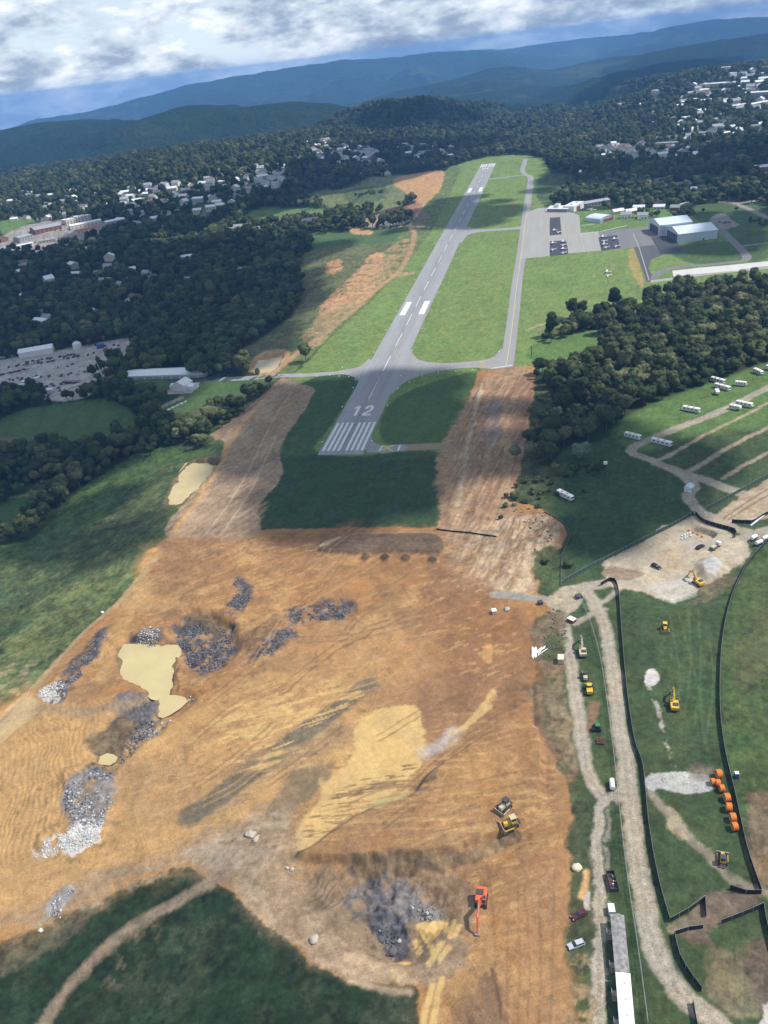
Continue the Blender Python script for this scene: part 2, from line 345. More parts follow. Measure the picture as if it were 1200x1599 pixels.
_n1 = fbm(GX/45, GY/45, 4, 1); _n2 = fbm(GX/6, GY/6, 4, 2); _n3 = fbm(GX/1.6, GY/1.6, 3, 3); _n4 = fbm(GX/160, GY/160, 3, 4)
_gwx = (fbm(GX/9, GY/9, 5, 5, 0.72)-0.5)*2.6; _gwy = (fbm(GX/9+70, GY/9+30, 5, 6, 0.72)-0.5)*2.6
def shade_of(col, s, var):
    c = np.array(col)[None]*(1+var*((_n2[s]-0.5)*2.2+(_n3[s]-0.5)*2.4+(_n1[s]-0.5)*0.8))[:, None]
    return c
def paint(pts, col, soft=1.5, warp=2.0, alpha=1.0, var=0.2, cls=None, wet=None, noise=None, smooth=True, world=None):
    global _CUR
    g = P0(pts)[:, :2] if world is None else np.asarray(world, float)
    if smooth: g = catmull(g, 4 if len(g) < 14 else 2, True)
    s = box_sel(g, GX, GY, soft+warp+2)
    if not len(s): return
    soft = soft*0.55 if soft < 5 else soft
    sd = sdf(g, GX[s]+_gwx[s]*warp, GY[s]+_gwy[s]*warp)
    a = sst(-soft, soft, sd)*alpha
    if noise is not None:
        _CUR = s; a = a*noise(GX[s], GY[s])
    COLR[s] = COLR[s]*(1-a[:, None])+shade_of(col, s, var)*a[:, None]
    WOOD[s] *= (1-a)
    if wet is not None: WET[s] = WET[s]*(1-a)+wet*a
    else: WET[s] *= (1-a)
    if cls is not None: CLS[s[a > 0.5]] = cls
def stroke(pts, w, col, soft=0.7, warp=0.6, alpha=1.0, var=0.2, cls=None, wet=None, noise=None, world=None):
    global _CUR
    g = catmull(P0(pts)[:, :2] if world is None else np.asarray(world, float), 4)
    s = box_sel(g, GX, GY, w+soft+warp+2)
    if not len(s): return
    d = dline(g, GX[s]+_gwx[s]*warp, GY[s]+_gwy[s]*warp)
    a = sst(-soft, soft, w/2-d)*alpha
    if noise is not None:
        _CUR = s; a = a*noise(GX[s], GY[s])
    COLR[s] = COLR[s]*(1-a[:, None])+shade_of(col, s, var)*a[:, None]
    WET[s] = WET[s]*(1-a)+(wet or 0)*a; WOOD[s] *= (1-a)
    if cls is not None: CLS[s[a > 0.5]] = cls
def speck(scale, lo, hi, seed, oc=4): return lambda x, y: sst(lo, hi, fbm(x/scale, y/scale, oc, seed, 0.6))
def streak(ang, along, across, lo, hi, seed):
    c, s_ = math.cos(R(ang)), math.sin(R(ang))
    return lambda x, y: sst(lo, hi, fbm((x*c+y*s_)/along, (-x*s_+y*c)/across, 4, seed, 0.6))
# colours are albedos, but the darkest grass has cloud shade put in
GR_FIELD = (0.044, 0.070, 0.029); GR_AIR = (0.126, 0.190, 0.058); GR_SHADED = (0.013, 0.028, 0.013); GR_OLIVE = (0.10, 0.125, 0.05)
FLOOR = (0.016, 0.030, 0.010); ORANGE = (0.325, 0.166, 0.064); BROWN = (0.165, 0.098, 0.052); YEL = (0.52, 0.345, 0.135); LORANGE = (0.44, 0.262, 0.105)
TAN = (0.315, 0.205, 0.118); LTAN = (0.46, 0.345, 0.225); GREY = (0.26, 0.235, 0.20); GRAVEL = (0.30, 0.265, 0.215); ROCK = (0.055, 0.056, 0.066); WHITE = (0.62, 0.60, 0.57); DRYG = (0.15, 0.125, 0.07)
COLR[:] = np.array(FLOOR)[None]*(0.7+0.7*_n2+0.3*_n1)[:, None]
AW = 1.0
# --- grass lands
paint([(-200,1700),(-200,820),(0,850),(60,835),(130,760),(230,700),(300,700),(345,690),(420,600),(470,600),(520,700),(450,830),(300,850),(0,1130),(0,1450),(330,1380),(500,1500),(640,1560),(660,1700)], (0.055,0.095,0.032), 4, 4, var=0.5)
paint([(-120,1140),(0,1120),(120,985),(240,860),(200,840),(120,900),(60,960),(-120,1060)], (0.105,0.135,0.05), 5, 5, 0.8, 0.5)
paint([(-120,930),(0,900),(130,830),(240,750),(300,720),(250,830),(140,900),(40,960),(-120,1020)], (0.055,0.078,0.034), 6, 6, 0.6, 0.5)
paint([(-150,1110),(0,1080),(100,930),(150,900),(190,905),(120,980),(40,1070),(0,1130),(-150,1200)], GR_OLIVE, 6, 6, 0.6, 0.4, noise=speck(11,0.45,0.62,40))
paint([(-60,1080),(20,1020),(60,1040),(30,1085),(-50,1140)], (0.26,0.21,0.13), 3, 4, 0.75, 0.3, noise=speck(5,0.42,0.6,41))
paint([(-160,1480),(0,1468),(120,1420),(270,1354),(315,1362),(400,1425),(470,1500),(560,1540),(650,1575),(660,1700),(-200,1700)], GR_SHADED, 2.0, 2.5, 1, 0.45)  # lower-left grass, cloud shade painted into its colour
paint([(-60,690),(0,655),(60,635),(160,622),(218,655),(210,680),(120,700),(0,705)], (0.062,0.112,0.036), 2, 1, var=0.15)      # left field
for k in range(5): stroke([(5+40*k,700),(30+42*k,628)], 5, (0.048,0.09,0.03), 2, 0.5, 0.45, 0.1)
paint([(-50,690),(0,682),(30,685),(28,700),(-50,702)], (0.13,0.12,0.09), 1.5, 1, 0.9)
paint([(0,770),(50,755),(100,748),(60,790),(20,830),(-40,840)], (0.05,0.105,0.03), 2, 2, 0.9)
stroke([(20,776),(60,770),(95,756)], 5, (0.22,0.22,0.11), 2, 2, 0.6)
paint([(190,596),(330,590),(420,590),(410,615),(330,640),(310,660),(250,665),(235,640),(280,615),(165,600)], (0.058,0.105,0.035), 2, 1)
paint([(250,650),(320,640),(315,672),(255,668)], (0.075,0.078,0.04), 2, 2, 0.8)
stroke([(240,643),(282,622)], 6, (0.28,0.27,0.23), 0.6, 0.2); stroke([(262,640),(290,627)], 1.6, (0.5,0.5,0.48), 0.5, 0.1)
stroke([(120,905),(180,860),(240,800),(262,770)], 2.5, (0.10,0.11,0.05), 1, 2, 0.5)
paint([(-160,1130),(0,1110),(240,860),(300,730),(240,740),(100,850),(-160,920)], (0.115,0.135,0.055), 6, 5, 0.6, 0.5, noise=speck(6,0.52,0.62,43))
paint([(-160,1130),(0,1110),(240,860),(300,730),(240,740),(100,850),(-160,920)], (0.04,0.062,0.028), 6, 5, 0.6, 0.5, noise=speck(9,0.53,0.62,44))
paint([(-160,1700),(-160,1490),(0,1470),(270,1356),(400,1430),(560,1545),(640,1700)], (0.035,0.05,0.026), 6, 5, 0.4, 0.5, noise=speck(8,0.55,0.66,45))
# airfield
paint([(440,600),(470,575),(560,480),(640,390),(690,310),(700,265),(760,245),(830,243),(860,270),(860,320),(900,330),(1060,340),(1200,330),(1260,420),(1060,455),(1000,480),(900,490),(850,520),(838,575),(750,580),(715,680),(690,825),(400,830),(435,720)], GR_AIR, 3, 2, var=0.22)
paint([(470,600),(560,588),(520,660),(500,709),(700,705),(745,590),(745,580),(720,690),(690,825),(400,830),(435,720)], (0.040,0.082,0.030), 3, 1, 1, 0.2)
paint([(420,720),(560,712),(700,710),(690,825),(402,830)], (0.030,0.058,0.024), 2, 1.5, 0.9, 0.25)
paint([(600,690),(620,620),(750,580),(730,640),(715,690)], (0.042,0.086,0.030), 2, 1, 0.8, 0.12)
for k in range(9):
    x0 = 30+k*8; stroke(None, 3.2, (0.14,0.19,0.06), 1.2, 0.3, 0.35, 0.1, world=[(x0, 175), (x0+1, 560)])
    stroke(None, 3.0, (0.145,0.195,0.06), 1.2, 0.3, 0.35, 0.1, world=[(x0, 620), (x0+1, 1050)])
paint([(820,500),(960,480),(1050,455),(1060,470),(960,500),(850,530)], (0.16,0.17,0.07), 4, 5, 0.7, 0.3, noise=speck(14,0.42,0.6,42))
stroke([(822,516),(860,502),(910,490),(960,488),(1012,486)], 3.0, (0.30,0.28,0.17), 1.0, 1, 0.8)
paint([(1000,470),(1020,461),(1050,457),(1030,466)], (0.5,0.42,0.28), 2, 3, 0.9); paint([(960,475),(985,468),(990,478),(965,482)], (0.30,0.27,0.13), 2, 3, 0.7)
paint([(982,392),(992,390),(1006,440),(1000,447),(985,420)], (0.27,0.22,0.08), 2, 2, 0.85)
paint([(795,322),(802,315),(806,322),(800,330)], (0.22,0.13,0.07), 3, 3, 0.6)
paint([(380,340),(430,322),(520,327),(515,338),(440,348),(395,352)], (0.095,0.165,0.05), 5, 3)
paint([(490,300),(560,285),(620,272),(650,280),(640,310),(600,330),(540,330),(500,318)], (0.12,0.15,0.06), 6, 6, 1, 0.4)
paint([(540,300),(600,290),(600,310),(550,318)], (0.05,0.08,0.03), 4, 8, 0.8, 0.5)
paint([(480,365),(560,360),(640,352),(660,362),(640,380),(560,395),(500,392)], (0.062,0.115,0.042), 4, 3)
paint([(470,400),(520,385),(600,380),(640,372),(600,440),(540,490),(480,540),(440,575),(380,575),(360,560),(420,520),(470,470)], (0.10,0.115,0.05), 4, 6, 1, 0.5)
paint([(1090,320),(1200,322),(1200,400),(1150,400),(1130,350),(1090,345)], (0.055,0.095,0.035), 3, 3, var=0.3)
paint([(900,330),(1040,325),(1045,352),(920,362)], (0.10,0.17,0.05), 3, 2)
paint([(1040,390),(1060,382),(1150,378),(1160,408),(1085,412)], (0.058,0.105,0.036), 2, 1)
paint([(840,280),(880,270),(905,290),(880,310),(846,318)], (0.055,0.09,0.035), 3, 6, 1, 0.5)
paint([(0,345),(55,340),(45,362),(0,364)], (0.09,0.16,0.05), 5, 3); paint([(250,335),(300,325),(330,320),(320,332),(270,345)], (0.06,0.10,0.04), 6, 6, 0.8)
paint([(400,592),(430,560),(500,490),(560,440),(600,395),(640,345),(668,300),(700,262),(720,262),(690,330),(650,395),(600,450),(560,490),(480,560),(440,596)], (0.098,0.135,0.05), 3, 3, 1, 0.4)
paint([(405,600),(440,585),(450,600),(420,625),(380,655),(350,690),(325,690),(345,655)], (0.065,0.085,0.036), 2, 3, 1, 0.5)
# right-hand fields
paint([(800,780),(830,740),(850,770),(880,700),(940,690),(980,660),(1060,620),(1200,565),(1300,540),(1300,1700),(900,1700),(880,1250),(835,965),(870,930),(880,850)], GR_FIELD, 2.5, 2, 1, 0.3)
paint([(960,665),(1060,615),(1200,565),(1300,540),(1300,640),(1100,680),(1000,705)], (0.082,0.145,0.044), 5, 2, 0.9, 0.25)
paint([(862,780),(940,700),(980,700),(1060,740),(1075,800),(960,862),(880,905),(868,880),(890,840)], (0.036,0.068,0.028), 1.5, 1, 1, 0.25)
paint([(830,540),(930,515),(925,560),(870,590),(835,575)], (0.085,0.155,0.045), 3, 3)
paint([(1190,860),(1145,940),(1125,1010),(1125,1110),(1150,1250),(1200,1420),(1300,1500),(1300,840)], (0.052,0.085,0.030), 1.5, 1, 1, 0.35)
paint([(1150,1000),(1200,950),(1240,1000),(1200,1060),(1150,1080)], (0.075,0.085,0.04), 4, 4, 0.7, 0.3)
paint([(1160,1250),(1200,1240),(1240,1300),(1200,1390),(1170,1330)], (0.16,0.11,0.075), 2, 4, 0.75, 0.35)
paint([(815,690),(840,600),(870,640),(850,700),(870,770),(800,790)], (0.050,0.065,0.030), 3, 4, 1, 0.5)
for k, (a, b) in enumerate([((1045,960),(1060,1110)), ((1075,950),(1068,1120)), ((1090,950),(1085,1130)), ((1060,960),(1100,1160)), ((1110,1000),(1100,1160))]):
    stroke([a, ((a[0]+b[0])/2+8, (a[1]+b[1])/2), b], 0.9, (0.07,0.115,0.05), 0.5, 0.6, 0.6)
# --- the building site
paint(SITE, ORANGE, 1.0, 1.6, 1, 0.14, cls=1)
def site_noise(lo, hi, seed, sc_=20): return lambda x, y: sst(lo, hi, fbm(x/sc_, y/sc_, 5, seed, 0.55))*sst(-1, 4, SDS[_CUR])
big = [(-160,1500),(-160,1200),(60,1062),(240,868),(262,838),(684,822),(880,830),(840,925),(835,1050),(890,1260),(884,1420),(905,1680),(650,1680),(600,1545),(450,1470),(310,1362)]
paint(big, (0.20,0.122,0.066), 6, 3, 0.5, 0.2, noise=site_noise(0.46,0.66,50,34))
paint(big, LORANGE, 6, 3, 0.45, 0.25, noise=site_noise(0.48,0.68,51,26))
paint([(-160,1470),(-160,1220),(60,1070),(140,1100),(280,1110),(420,1050),(520,1060),(640,1100),(520,1220),(420,1290),(300,1330),(100,1420),(0,1465)], LORANGE, 10, 6, 0.85, 0.12, cls=None)
paint([(280,1120),(480,1040),(600,1060),(560,1130),(420,1200),(300,1250)], (0.36,0.195,0.085), 8, 8, 0.6, 0.15, noise=streak(-28,30,5,0.4,0.6,52))
paint([(680,920),(820,940),(835,1080),(760,1110),(660,1080),(640,980)], (0.225,0.110,0.050), 10, 8, 0.7, 0.15)
paint([(740,1060),(840,1060),(880,1230),(890,1300),(830,1250),(760,1150)], (0.29,0.148,0.066), 6, 5, 0.7, 0.15)
paint([(500,1310),(700,1200),(850,1170),(885,1300),(880,1450),(900,1650),(680,1650),(650,1540),(760,1380),(640,1330)], (0.31,0.178,0.086), 8, 4, 0.5, 0.2, noise=streak(-75,40,6,0.25,0.6,53))
paint([(820,1250),(885,1300),(882,1500),(840,1560),(810,1400)], (0.32,0.175,0.078), 6, 4, 0.6, 0.15)
paint([(240,865),(330,845),(420,850),(380,910),(260,940),(190,960)], LORANGE, 6, 6, 0.75, 0.3, noise=streak(50,20,3,0.35,0.6,54))
paint([(690,700),(760,590),(830,580),(815,700),(800,790),(880,830),(835,890),(840,920),(720,920),(690,840)], TAN, 4, 4, 0.85, 0.25)
paint([(730,820),(850,810),(880,830),(830,890),(830,925),(730,905)], LTAN, 3, 4, 0.85, 0.3, noise=streak(70,18,2.4,0.36,0.56,55))
paint([(745,640),(765,600),(800,600),(790,700),(770,790),(730,800)], (0.23,0.125,0.072), 4, 5, 0.75, 0.3, noise=streak(86,30,4,0.4,0.6,56))
paint([(762,640),(775,620),(785,650),(775,700),(762,690)], (0.15,0.135,0.12), 2, 3, 0.7); paint([(795,600),(830,590),(820,680),(800,690)], (0.20,0.105,0.062), 3, 3, 0.8)
stroke([(752,600),(735,680),(715,790)], 3, LTAN, 1, 1.5, 0.7)
LS = [(262,838),(275,800),(310,760),(345,715),(352,692),(330,678),(370,650),(420,608),(440,590),(472,600),(492,612),(462,660),(436,700),(442,738),(420,770),(402,800),(403,838)]
paint(LS, (0.30,0.205,0.125), 1.2, 1.6, 1, 0.25, cls=1)
paint([(300,835),(360,760),(420,650),(450,610),(470,620),(440,680),(430,740),(395,830)], (0.25,0.165,0.10), 3, 3, 0.7, 0.25, noise=streak(64,30,2.2,0.4,0.58,57))
paint(LS, LTAN, 1.2, 1.6, 0.3, 0.25, noise=streak(62,45,0.9,0.54,0.64,77)); paint(LS, (0.19,0.13,0.085), 1.2, 1.6, 0.4, 0.25, noise=streak(62,35,1.0,0.55,0.66,78))
paint([(700,820),(715,690),(755,585),(835,575),(820,690),(800,800),(870,830),(830,890),(720,900)], (0.16,0.098,0.060), 2, 3, 0.5, 0.3, noise=streak(84,26,1.4,0.54,0.64,79)); paint([(700,820),(715,690),(755,585),(835,575),(820,690),(800,800),(870,830),(830,890),(720,900)], LTAN, 2, 3, 0.3, 0.3, noise=streak(80,22,1.2,0.56,0.66,80))
stroke([(272,832),(308,780),(345,725),(360,690),(385,655),(425,612)], 4, LORANGE, 1.5, 2, 0.85)
stroke([(320,835),(375,760),(425,660),(455,612)], 1.2, LTAN, 0.5, 0.6, 0.6); stroke([(345,836),(395,760),(432,680)], 1.2, LTAN, 0.5, 0.6, 0.6)
paint(big, (0.42,0.27,0.13), 3, 2, 0.2, 0.2, noise=lambda x, y: streak(22,26,1.1,0.56,0.66,90)(x, y)*sst(0.4, 0.6, fbm(x/30, y/30, 2, 91))*sst(1, 5, SDS[_CUR])); paint(big, (0.17,0.095,0.05), 3, 2, 0.2, 0.2, noise=lambda x, y: streak(30,24,1.0,0.56,0.66,92)(x, y)*sst(0.42, 0.6, fbm(x/26, y/26, 2, 93))*sst(1, 5, SDS[_CUR]))
paint(big, (0.18,0.105,0.056), 3, 2, 0.45, 0.3, noise=lambda x, y: speck(3.0,0.60,0.68,94)(x, y)*sst(0.45, 0.62, fbm(x/22, y/22, 2, 95))*sst(1, 5, SDS[_CUR]))
paint([(262,842),(680,826),(830,930),(835,1060),(700,1090),(560,1000),(400,1000),(280,940),(230,900)], (0.235,0.122,0.058), 9, 9, 0.6, 0.2, noise=speck(30,0.36,0.62,97))
paint([(380,1000),(560,960),(700,1000),(640,1090),(480,1060)], (0.40,0.235,0.105), 10, 8, 0.45, 0.15); paint([(560,1080),(700,1060),(760,1110),(660,1140)], (0.25,0.135,0.07), 6, 6, 0.5, 0.2)
paint([(380,1180),(500,1130),(540,1150),(420,1230),(330,1270)], (0.20,0.145,0.09), 6, 6, 0.55, 0.25); paint([(170,1200),(300,1180),(330,1250),(200,1300)], (0.27,0.165,0.085), 6, 6, 0.5, 0.2)
# flecks of pale standing mud
paint(big, (0.45,0.275,0.115), 5, 2, 0.55, 0.12, wet=0.35, noise=lambda x, y: sst(0.63, 0.67, fbm((x*0.86+y*0.5)/6, (-x*0.5+y*0.86)/1.9, 5, 60, 0.6))*sst(0.42, 0.55, fbm(x/40, y/40, 2, 76))*sst(2, 8, SDS[_CUR]))
paint([(300,1300),(460,1190),(640,1110),(850,1150),(850,1330),(640,1330),(500,1330)], YEL, 6, 3, 0.35, 0.12, wet=0.3, noise=streak(8,22,1.6,0.6,0.7,61))
paint([(330,1120),(470,1060),(560,1080),(480,1160),(380,1220)], YEL, 5, 3, 0.75, 0.12, wet=0.3, noise=streak(28,12,2.4,0.54,0.6,62))
# big pale mud sheet
paint([(552,1135),(590,1112),(650,1096),(660,1150),(662,1185),(645,1205),(600,1262),(560,1272),(530,1300),(470,1330),(455,1322),(470,1290),(500,1240),(500,1215),(555,1195)], YEL, 1.5, 3, 0.95, 0.1, wet=0.5)
paint([(470,1310),(520,1240),(620,1190),(650,1200),(600,1262),(540,1290)], BROWN, 2, 2, 0.8, 0.3, noise=streak(16,14,1.1,0.55,0.62,63))
paint([(570,1262),(600,1245),(640,1235),(610,1262),(580,1270)], (0.33,0.31,0.13), 1.5, 1, 0.85, 0.1, wet=0.7)
paint([(470,1200),(520,1190),(500,1225),(450,1270),(430,1290),(420,1262)], (0.16,0.12,0.075), 3, 3, 0.8, 0.2)
stroke([(300,1275),(420,1185),(500,1125),(575,1068)], 9, (0.12,0.105,0.075), 1.5, 1.5, 0.85, 0.25, noise=streak(20,40,5,0.3,0.5,64))
stroke([(430,1170),(500,1120),(560,1085)], 5, YEL, 0.5, 0.5, 0.8, 0.1, noise=streak(33,12,0.9,0.54,0.6,65))
stroke([(665,1175),(690,1160),(712,1140)], 5, (0.42,0.38,0.34), 2.5, 2, 0.75)
paint([(745,1110),(765,1078),(775,1080),(765,1110),(700,1150)], YEL, 1.2, 1.5, 0.8, 0.1, wet=0.4); paint([(790,1200),(812,1185),(816,1235),(795,1238)], (0.40,0.23,0.09), 2, 2, 0.8)
paint([(757,1010),(770,1008),(768,1035),(756,1030)], (0.40,0.22,0.085), 1, 1, 0.9)
# grey-brown trodden ground lower left
paint([(0,1440),(140,1370),(260,1330),(360,1290),(460,1260),(460,1340),(560,1500),(480,1500),(350,1385),(260,1352),(120,1418)], (0.25,0.18,0.115), 5, 4, 0.85, 0.3)
paint([(120,1370),(300,1320),(420,1270),(440,1310),(380,1370),(280,1345)], (0.34,0.27,0.19), 4, 5, 0.6, 0.3, noise=streak(12,18,2,0.42,0.58,66))
paint([(480,1400),(560,1380),(700,1440),(720,1520),(640,1545),(540,1525),(470,1480)], (0.26,0.185,0.12), 4, 4, 0.85, 0.3)
paint([(360,1390),(400,1380),(470,1480),(560,1520),(600,1540),(540,1530),(460,1480)], (0.36,0.265,0.17), 2, 3, 0.7, 0.3)
paint([(540,1490),(600,1495),(650,1530),(620,1540),(540,1505)], (0.42,0.30,0.175), 3, 3, 0.8, 0.2)
# excavated rock hole beside the excavator
paint([(480,1360),(640,1342),(720,1360),(740,1420),(720,1500),(640,1510),(560,1470),(500,1420)], (0.215,0.15,0.092), 4, 4, 0.75, 0.3)
paint([(548,1362),(610,1350),(650,1380),(640,1430),(600,1420),(555,1410)], (0.165,0.155,0.15), 4, 6, 0.8, 0.4, noise=speck(6,0.3,0.5,96))
paint([(580,1410),(620,1415),(640,1470),(612,1490),(585,1450)], (0.075,0.075,0.09), 2, 3, 0.9, 0.5)
paint([(570,1355),(590,1350),(605,1400),(585,1390)], (0.085,0.085,0.10), 2, 3, 0.8, 0.4); paint([(640,1390),(680,1400),(690,1420),(650,1425)], (0.17,0.16,0.155), 2, 2, 0.8, 0.3)
paint([(652,1432),(688,1425),(690,1445),(672,1470),(655,1450)], YEL, 0.7, 1.2, 1, 0.08, wet=0.6)
for a, b in [((694,1430),(700,1450)),((706,1432),(703,1462)),((672,1472),(680,1490)),((690,1475),(672,1505)),((700,1480),(690,1500)),((716,1445),(712,1460)),((648,1455),(655,1480)),((612,1497),(640,1498)),((675,1540),(660,1599)),((690,1530),(676,1599))]:
    stroke([a, b], 1.8, YEL, 0.5, 0.8, 0.95, 0.1, wet=0.5)
stroke([(548,1352),(590,1343),(640,1352)], 2.5, (0.075,0.06,0.045), 1, 1, 0.85); stroke([(500,1410),(490,1380),(510,1350)], 3, (0.14,0.10,0.06), 1, 1, 0.6)
paint([(720,1560),(770,1520),(790,1599),(760,1680),(720,1680)], (0.17,0.105,0.062), 4, 3, 0.8); stroke([(768,1512),(778,1560),(785,1599)], 1, (0.12,0.07,0.04), 0.4, 0.4)
paint([(640,1690),(652,1560),(620,1548),(560,1535),(530,1560),(530,1690)], GR_SHADED, 2, 2.5, 0.9, 0.4); paint([(580,1560),(640,1558),(650,1690),(560,1690)], (0.05,0.06,0.035), 3, 4, 0.6, 0.4)
stroke([(545,1530),(590,1545),(640,1553)], 2, (0.36,0.27,0.17), 0.8, 1, 0.8)
# scarps: bare cuts, painted darker
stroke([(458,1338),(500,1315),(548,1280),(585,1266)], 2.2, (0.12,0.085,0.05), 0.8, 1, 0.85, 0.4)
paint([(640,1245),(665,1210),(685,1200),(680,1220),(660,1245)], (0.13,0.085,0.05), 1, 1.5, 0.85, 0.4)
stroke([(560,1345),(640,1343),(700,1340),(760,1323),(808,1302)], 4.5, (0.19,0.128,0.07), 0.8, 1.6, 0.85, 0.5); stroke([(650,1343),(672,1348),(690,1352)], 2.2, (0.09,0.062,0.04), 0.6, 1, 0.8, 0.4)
paint([(765,1100),(790,1060),(830,1060),(832,1090),(790,1110)], (0.18,0.10,0.05), 2, 3, 0.7, 0.4)
paint([(828,1070),(878,1080),(900,1190),(880,1210),(835,1130)], (0.15,0.115,0.075), 2, 3, 0.7, 0.35); paint([(850,1100),(885,1110),(895,1190),(870,1200)], (0.07,0.085,0.04), 2, 4, 0.6, 0.5)
# stockpile
paint([(496,856),(530,840),(600,836),(684,836),(688,866),(640,864),(560,866),(505,863)], (0.115,0.08,0.052), 0.8, 0.6, 0.95, 0.3)
for dx, dy in ((572,871),(602,871),(634,872),(676,875)): paint([(dx-8,dy),(dx,dy-6),(dx+8,dy),(dx,dy+6)], (0.09,0.065,0.042), 0.6, 0.3, 0.95, 0.4)
paint([(492,858),(508,848),(540,840),(520,850),(500,858)], LTAN, 0.6, 0.8, 0.8)
# dark broken rock
for poly in ([(272,975),(300,958),(340,965),(370,985),(362,1015),(330,1045),(300,1040),(278,1010)], [(362,935),(372,905),(385,905),(390,935),(365,955),(355,952)],
             [(440,955),(470,940),(540,938),(548,955),(500,965),(460,972)], [(398,1030),(420,1000),(455,975),(460,992),(430,1020)], [(75,1085),(110,1045),(155,985),(168,1000),(130,1055),(95,1095)],
             [(180,1090),(240,1080),(250,1110),(200,1170),(180,1190),(175,1175),(210,1120)], [(195,1003),(245,978),(245,1003),(200,1010)], [(140,1200),(165,1195),(175,1215),(150,1225)], [(225,1110),(262,1115),(240,1140),(205,1150)]):
    paint(poly, ROCK, 3.5, 5.0, 0.88, 0.6, noise=speck(4.5,0.34,0.5,86)); paint(poly, (0.16,0.155,0.16), 3.0, 4.0, 0.5, 0.5, noise=speck(3,0.52,0.62,87))
paint([(140,1150),(200,1105),(215,1125),(180,1180),(145,1180)], (0.10,0.08,0.055), 2, 3, 0.8, 0.4)
paint([(180,1085),(235,1080),(250,1100),(230,1120),(180,1110)], (0.12,0.115,0.12), 2, 3, 0.7, 0.3)
paint([(300,950),(345,958),(350,985),(320,975),(290,965)], (0.105,0.078,0.05), 2, 3, 0.8, 0.4); paint([(375,1000),(430,960),(445,970),(400,1020)], (0.165,0.10,0.055), 2, 3, 0.7, 0.4)
paint([(100,1225),(150,1205),(180,1225),(165,1290),(130,1300),(105,1270)], (0.17,0.165,0.17), 3, 4, 0.85, 0.35)
paint([(100,1310),(120,1285),(160,1288),(150,1315),(110,1330)], WHITE, 1.5, 3, 0.85, 0.3); paint([(50,1325),(110,1305),(120,1320),(60,1340)], WHITE, 2, 3, 0.6, 0.4, noise=speck(3,0.45,0.55,67))
paint([(55,1085),(95,1065),(110,1075),(80,1098)], (0.5,0.49,0.47), 1, 3, 0.8, 0.4, noise=speck(2.5,0.45,0.55,68))
paint([(-40,1170),(30,1090),(65,1105),(40,1130),(-40,1190)], (0.47,0.33,0.165), 1, 1.5, 0.9, 0.1, wet=0.4)
paint([(80,1400),(110,1385),(120,1395),(95,1425),(70,1432)], (0.26,0.25,0.25), 1, 2, 0.8, 0.4)
stroke([(240,860),(200,960),(175,1000),(160,1060)], 7, LORANGE, 2.5, 2, 0.7, 0.2); stroke([(0,1125),(60,1065),(130,990),(200,925),(240,872)], 3, (0.36,0.26,0.14), 1, 1.5, 0.8)
stroke([(60,1105),(140,1110),(230,1085)], 5, (0.30,0.21,0.12), 2, 2, 0.7); stroke([(270,1090),(180,1190),(120,1260)], 3, (0.33,0.21,0.10), 1, 1.5, 0.8)
stroke([(430,1080),(520,1010),(620,960)], 1.0, (0.16,0.09,0.05), 0.5, 1, 0.6); stroke([(440,1085),(530,1015),(630,963)], 1.0, (0.16,0.09,0.05), 0.5, 1, 0.6)
for g_, zl_ in PONDS: paint(None, (0.15,0.105,0.06), 1.2, 1.2, 0.75, 0.3, wet=0.5, world=g_.mean(0)+(g_-g_.mean(0))*1.13, smooth=False)
# tyre marks
for k in range(26):
    x0 = 300+RNG.random()*480; y0 = 880+RNG.random()*420; L = 60+RNG.random()*120; a = R(-28+RNG.normal()*16)
    q = [(x0, y0), (x0+L*0.5*math.cos(a), y0+L*0.5*math.sin(a)+RNG.normal()*6), (x0+L*math.cos(a), y0+L*math.sin(a))]
    c = BROWN if RNG.random() < 0.55 else LORANGE
    stroke(q, 0.8, c, 0.4, 0.5, 0.55, noise=lambda x, y: sst(0, 2, SDS[_CUR])); stroke([(u+2, v+9) for u, v in q], 0.8, c, 0.4, 0.5, 0.55, noise=lambda x, y: sst(0, 2, SDS[_CUR]))
for k in range(12):
    x0 = 770+k*9+RNG.normal()*3; stroke([(x0, 1600), (x0+4, 1480), (x0+RNG.normal()*5, 1340+RNG.random()*60)], 0.8, (0.33,0.18,0.08) if k % 2 else (0.21,0.115,0.055), 0.4, 0.5, 0.5)
for k in range(8):
    stroke([(500+k*4, 1322-k*9), (620, 1312-k*10), (740, 1292-k*11), (830, 1262-k*9)], 0.9, (0.34,0.19,0.08) if k % 2 else (0.235,0.13,0.06), 0.4, 0.8, 0.55)
# track through the dark grass
stroke([(40,1640),(75,1590),(110,1540),(165,1480),(220,1440),(280,1405),(330,1375),(360,1350)], 4.2, (0.25,0.185,0.125), 1.2, 1.5, 0.85, 0.25, cls=3)
paint([(200,1440),(250,1420),(230,1480),(190,1530),(170,1520)], (0.12,0.10,0.07), 4, 5, 0.5, 0.4, noise=speck(4,0.45,0.6,69)); paint([(200,1460),(330,1440),(320,1540),(200,1560)], (0.05,0.065,0.035), 6, 6, 0.5, 0.4, noise=speck(6,0.45,0.6,70))
stroke([(60,1440),(160,1405),(260,1365)], 2, (0.26,0.22,0.15), 1, 2, 0.6, 0.3, noise=speck(5,0.4,0.55,71)); paint([(0,1480),(60,1450),(160,1410),(100,1470),(0,1520)], (0.09,0.085,0.055), 3, 4, 0.6, 0.4)
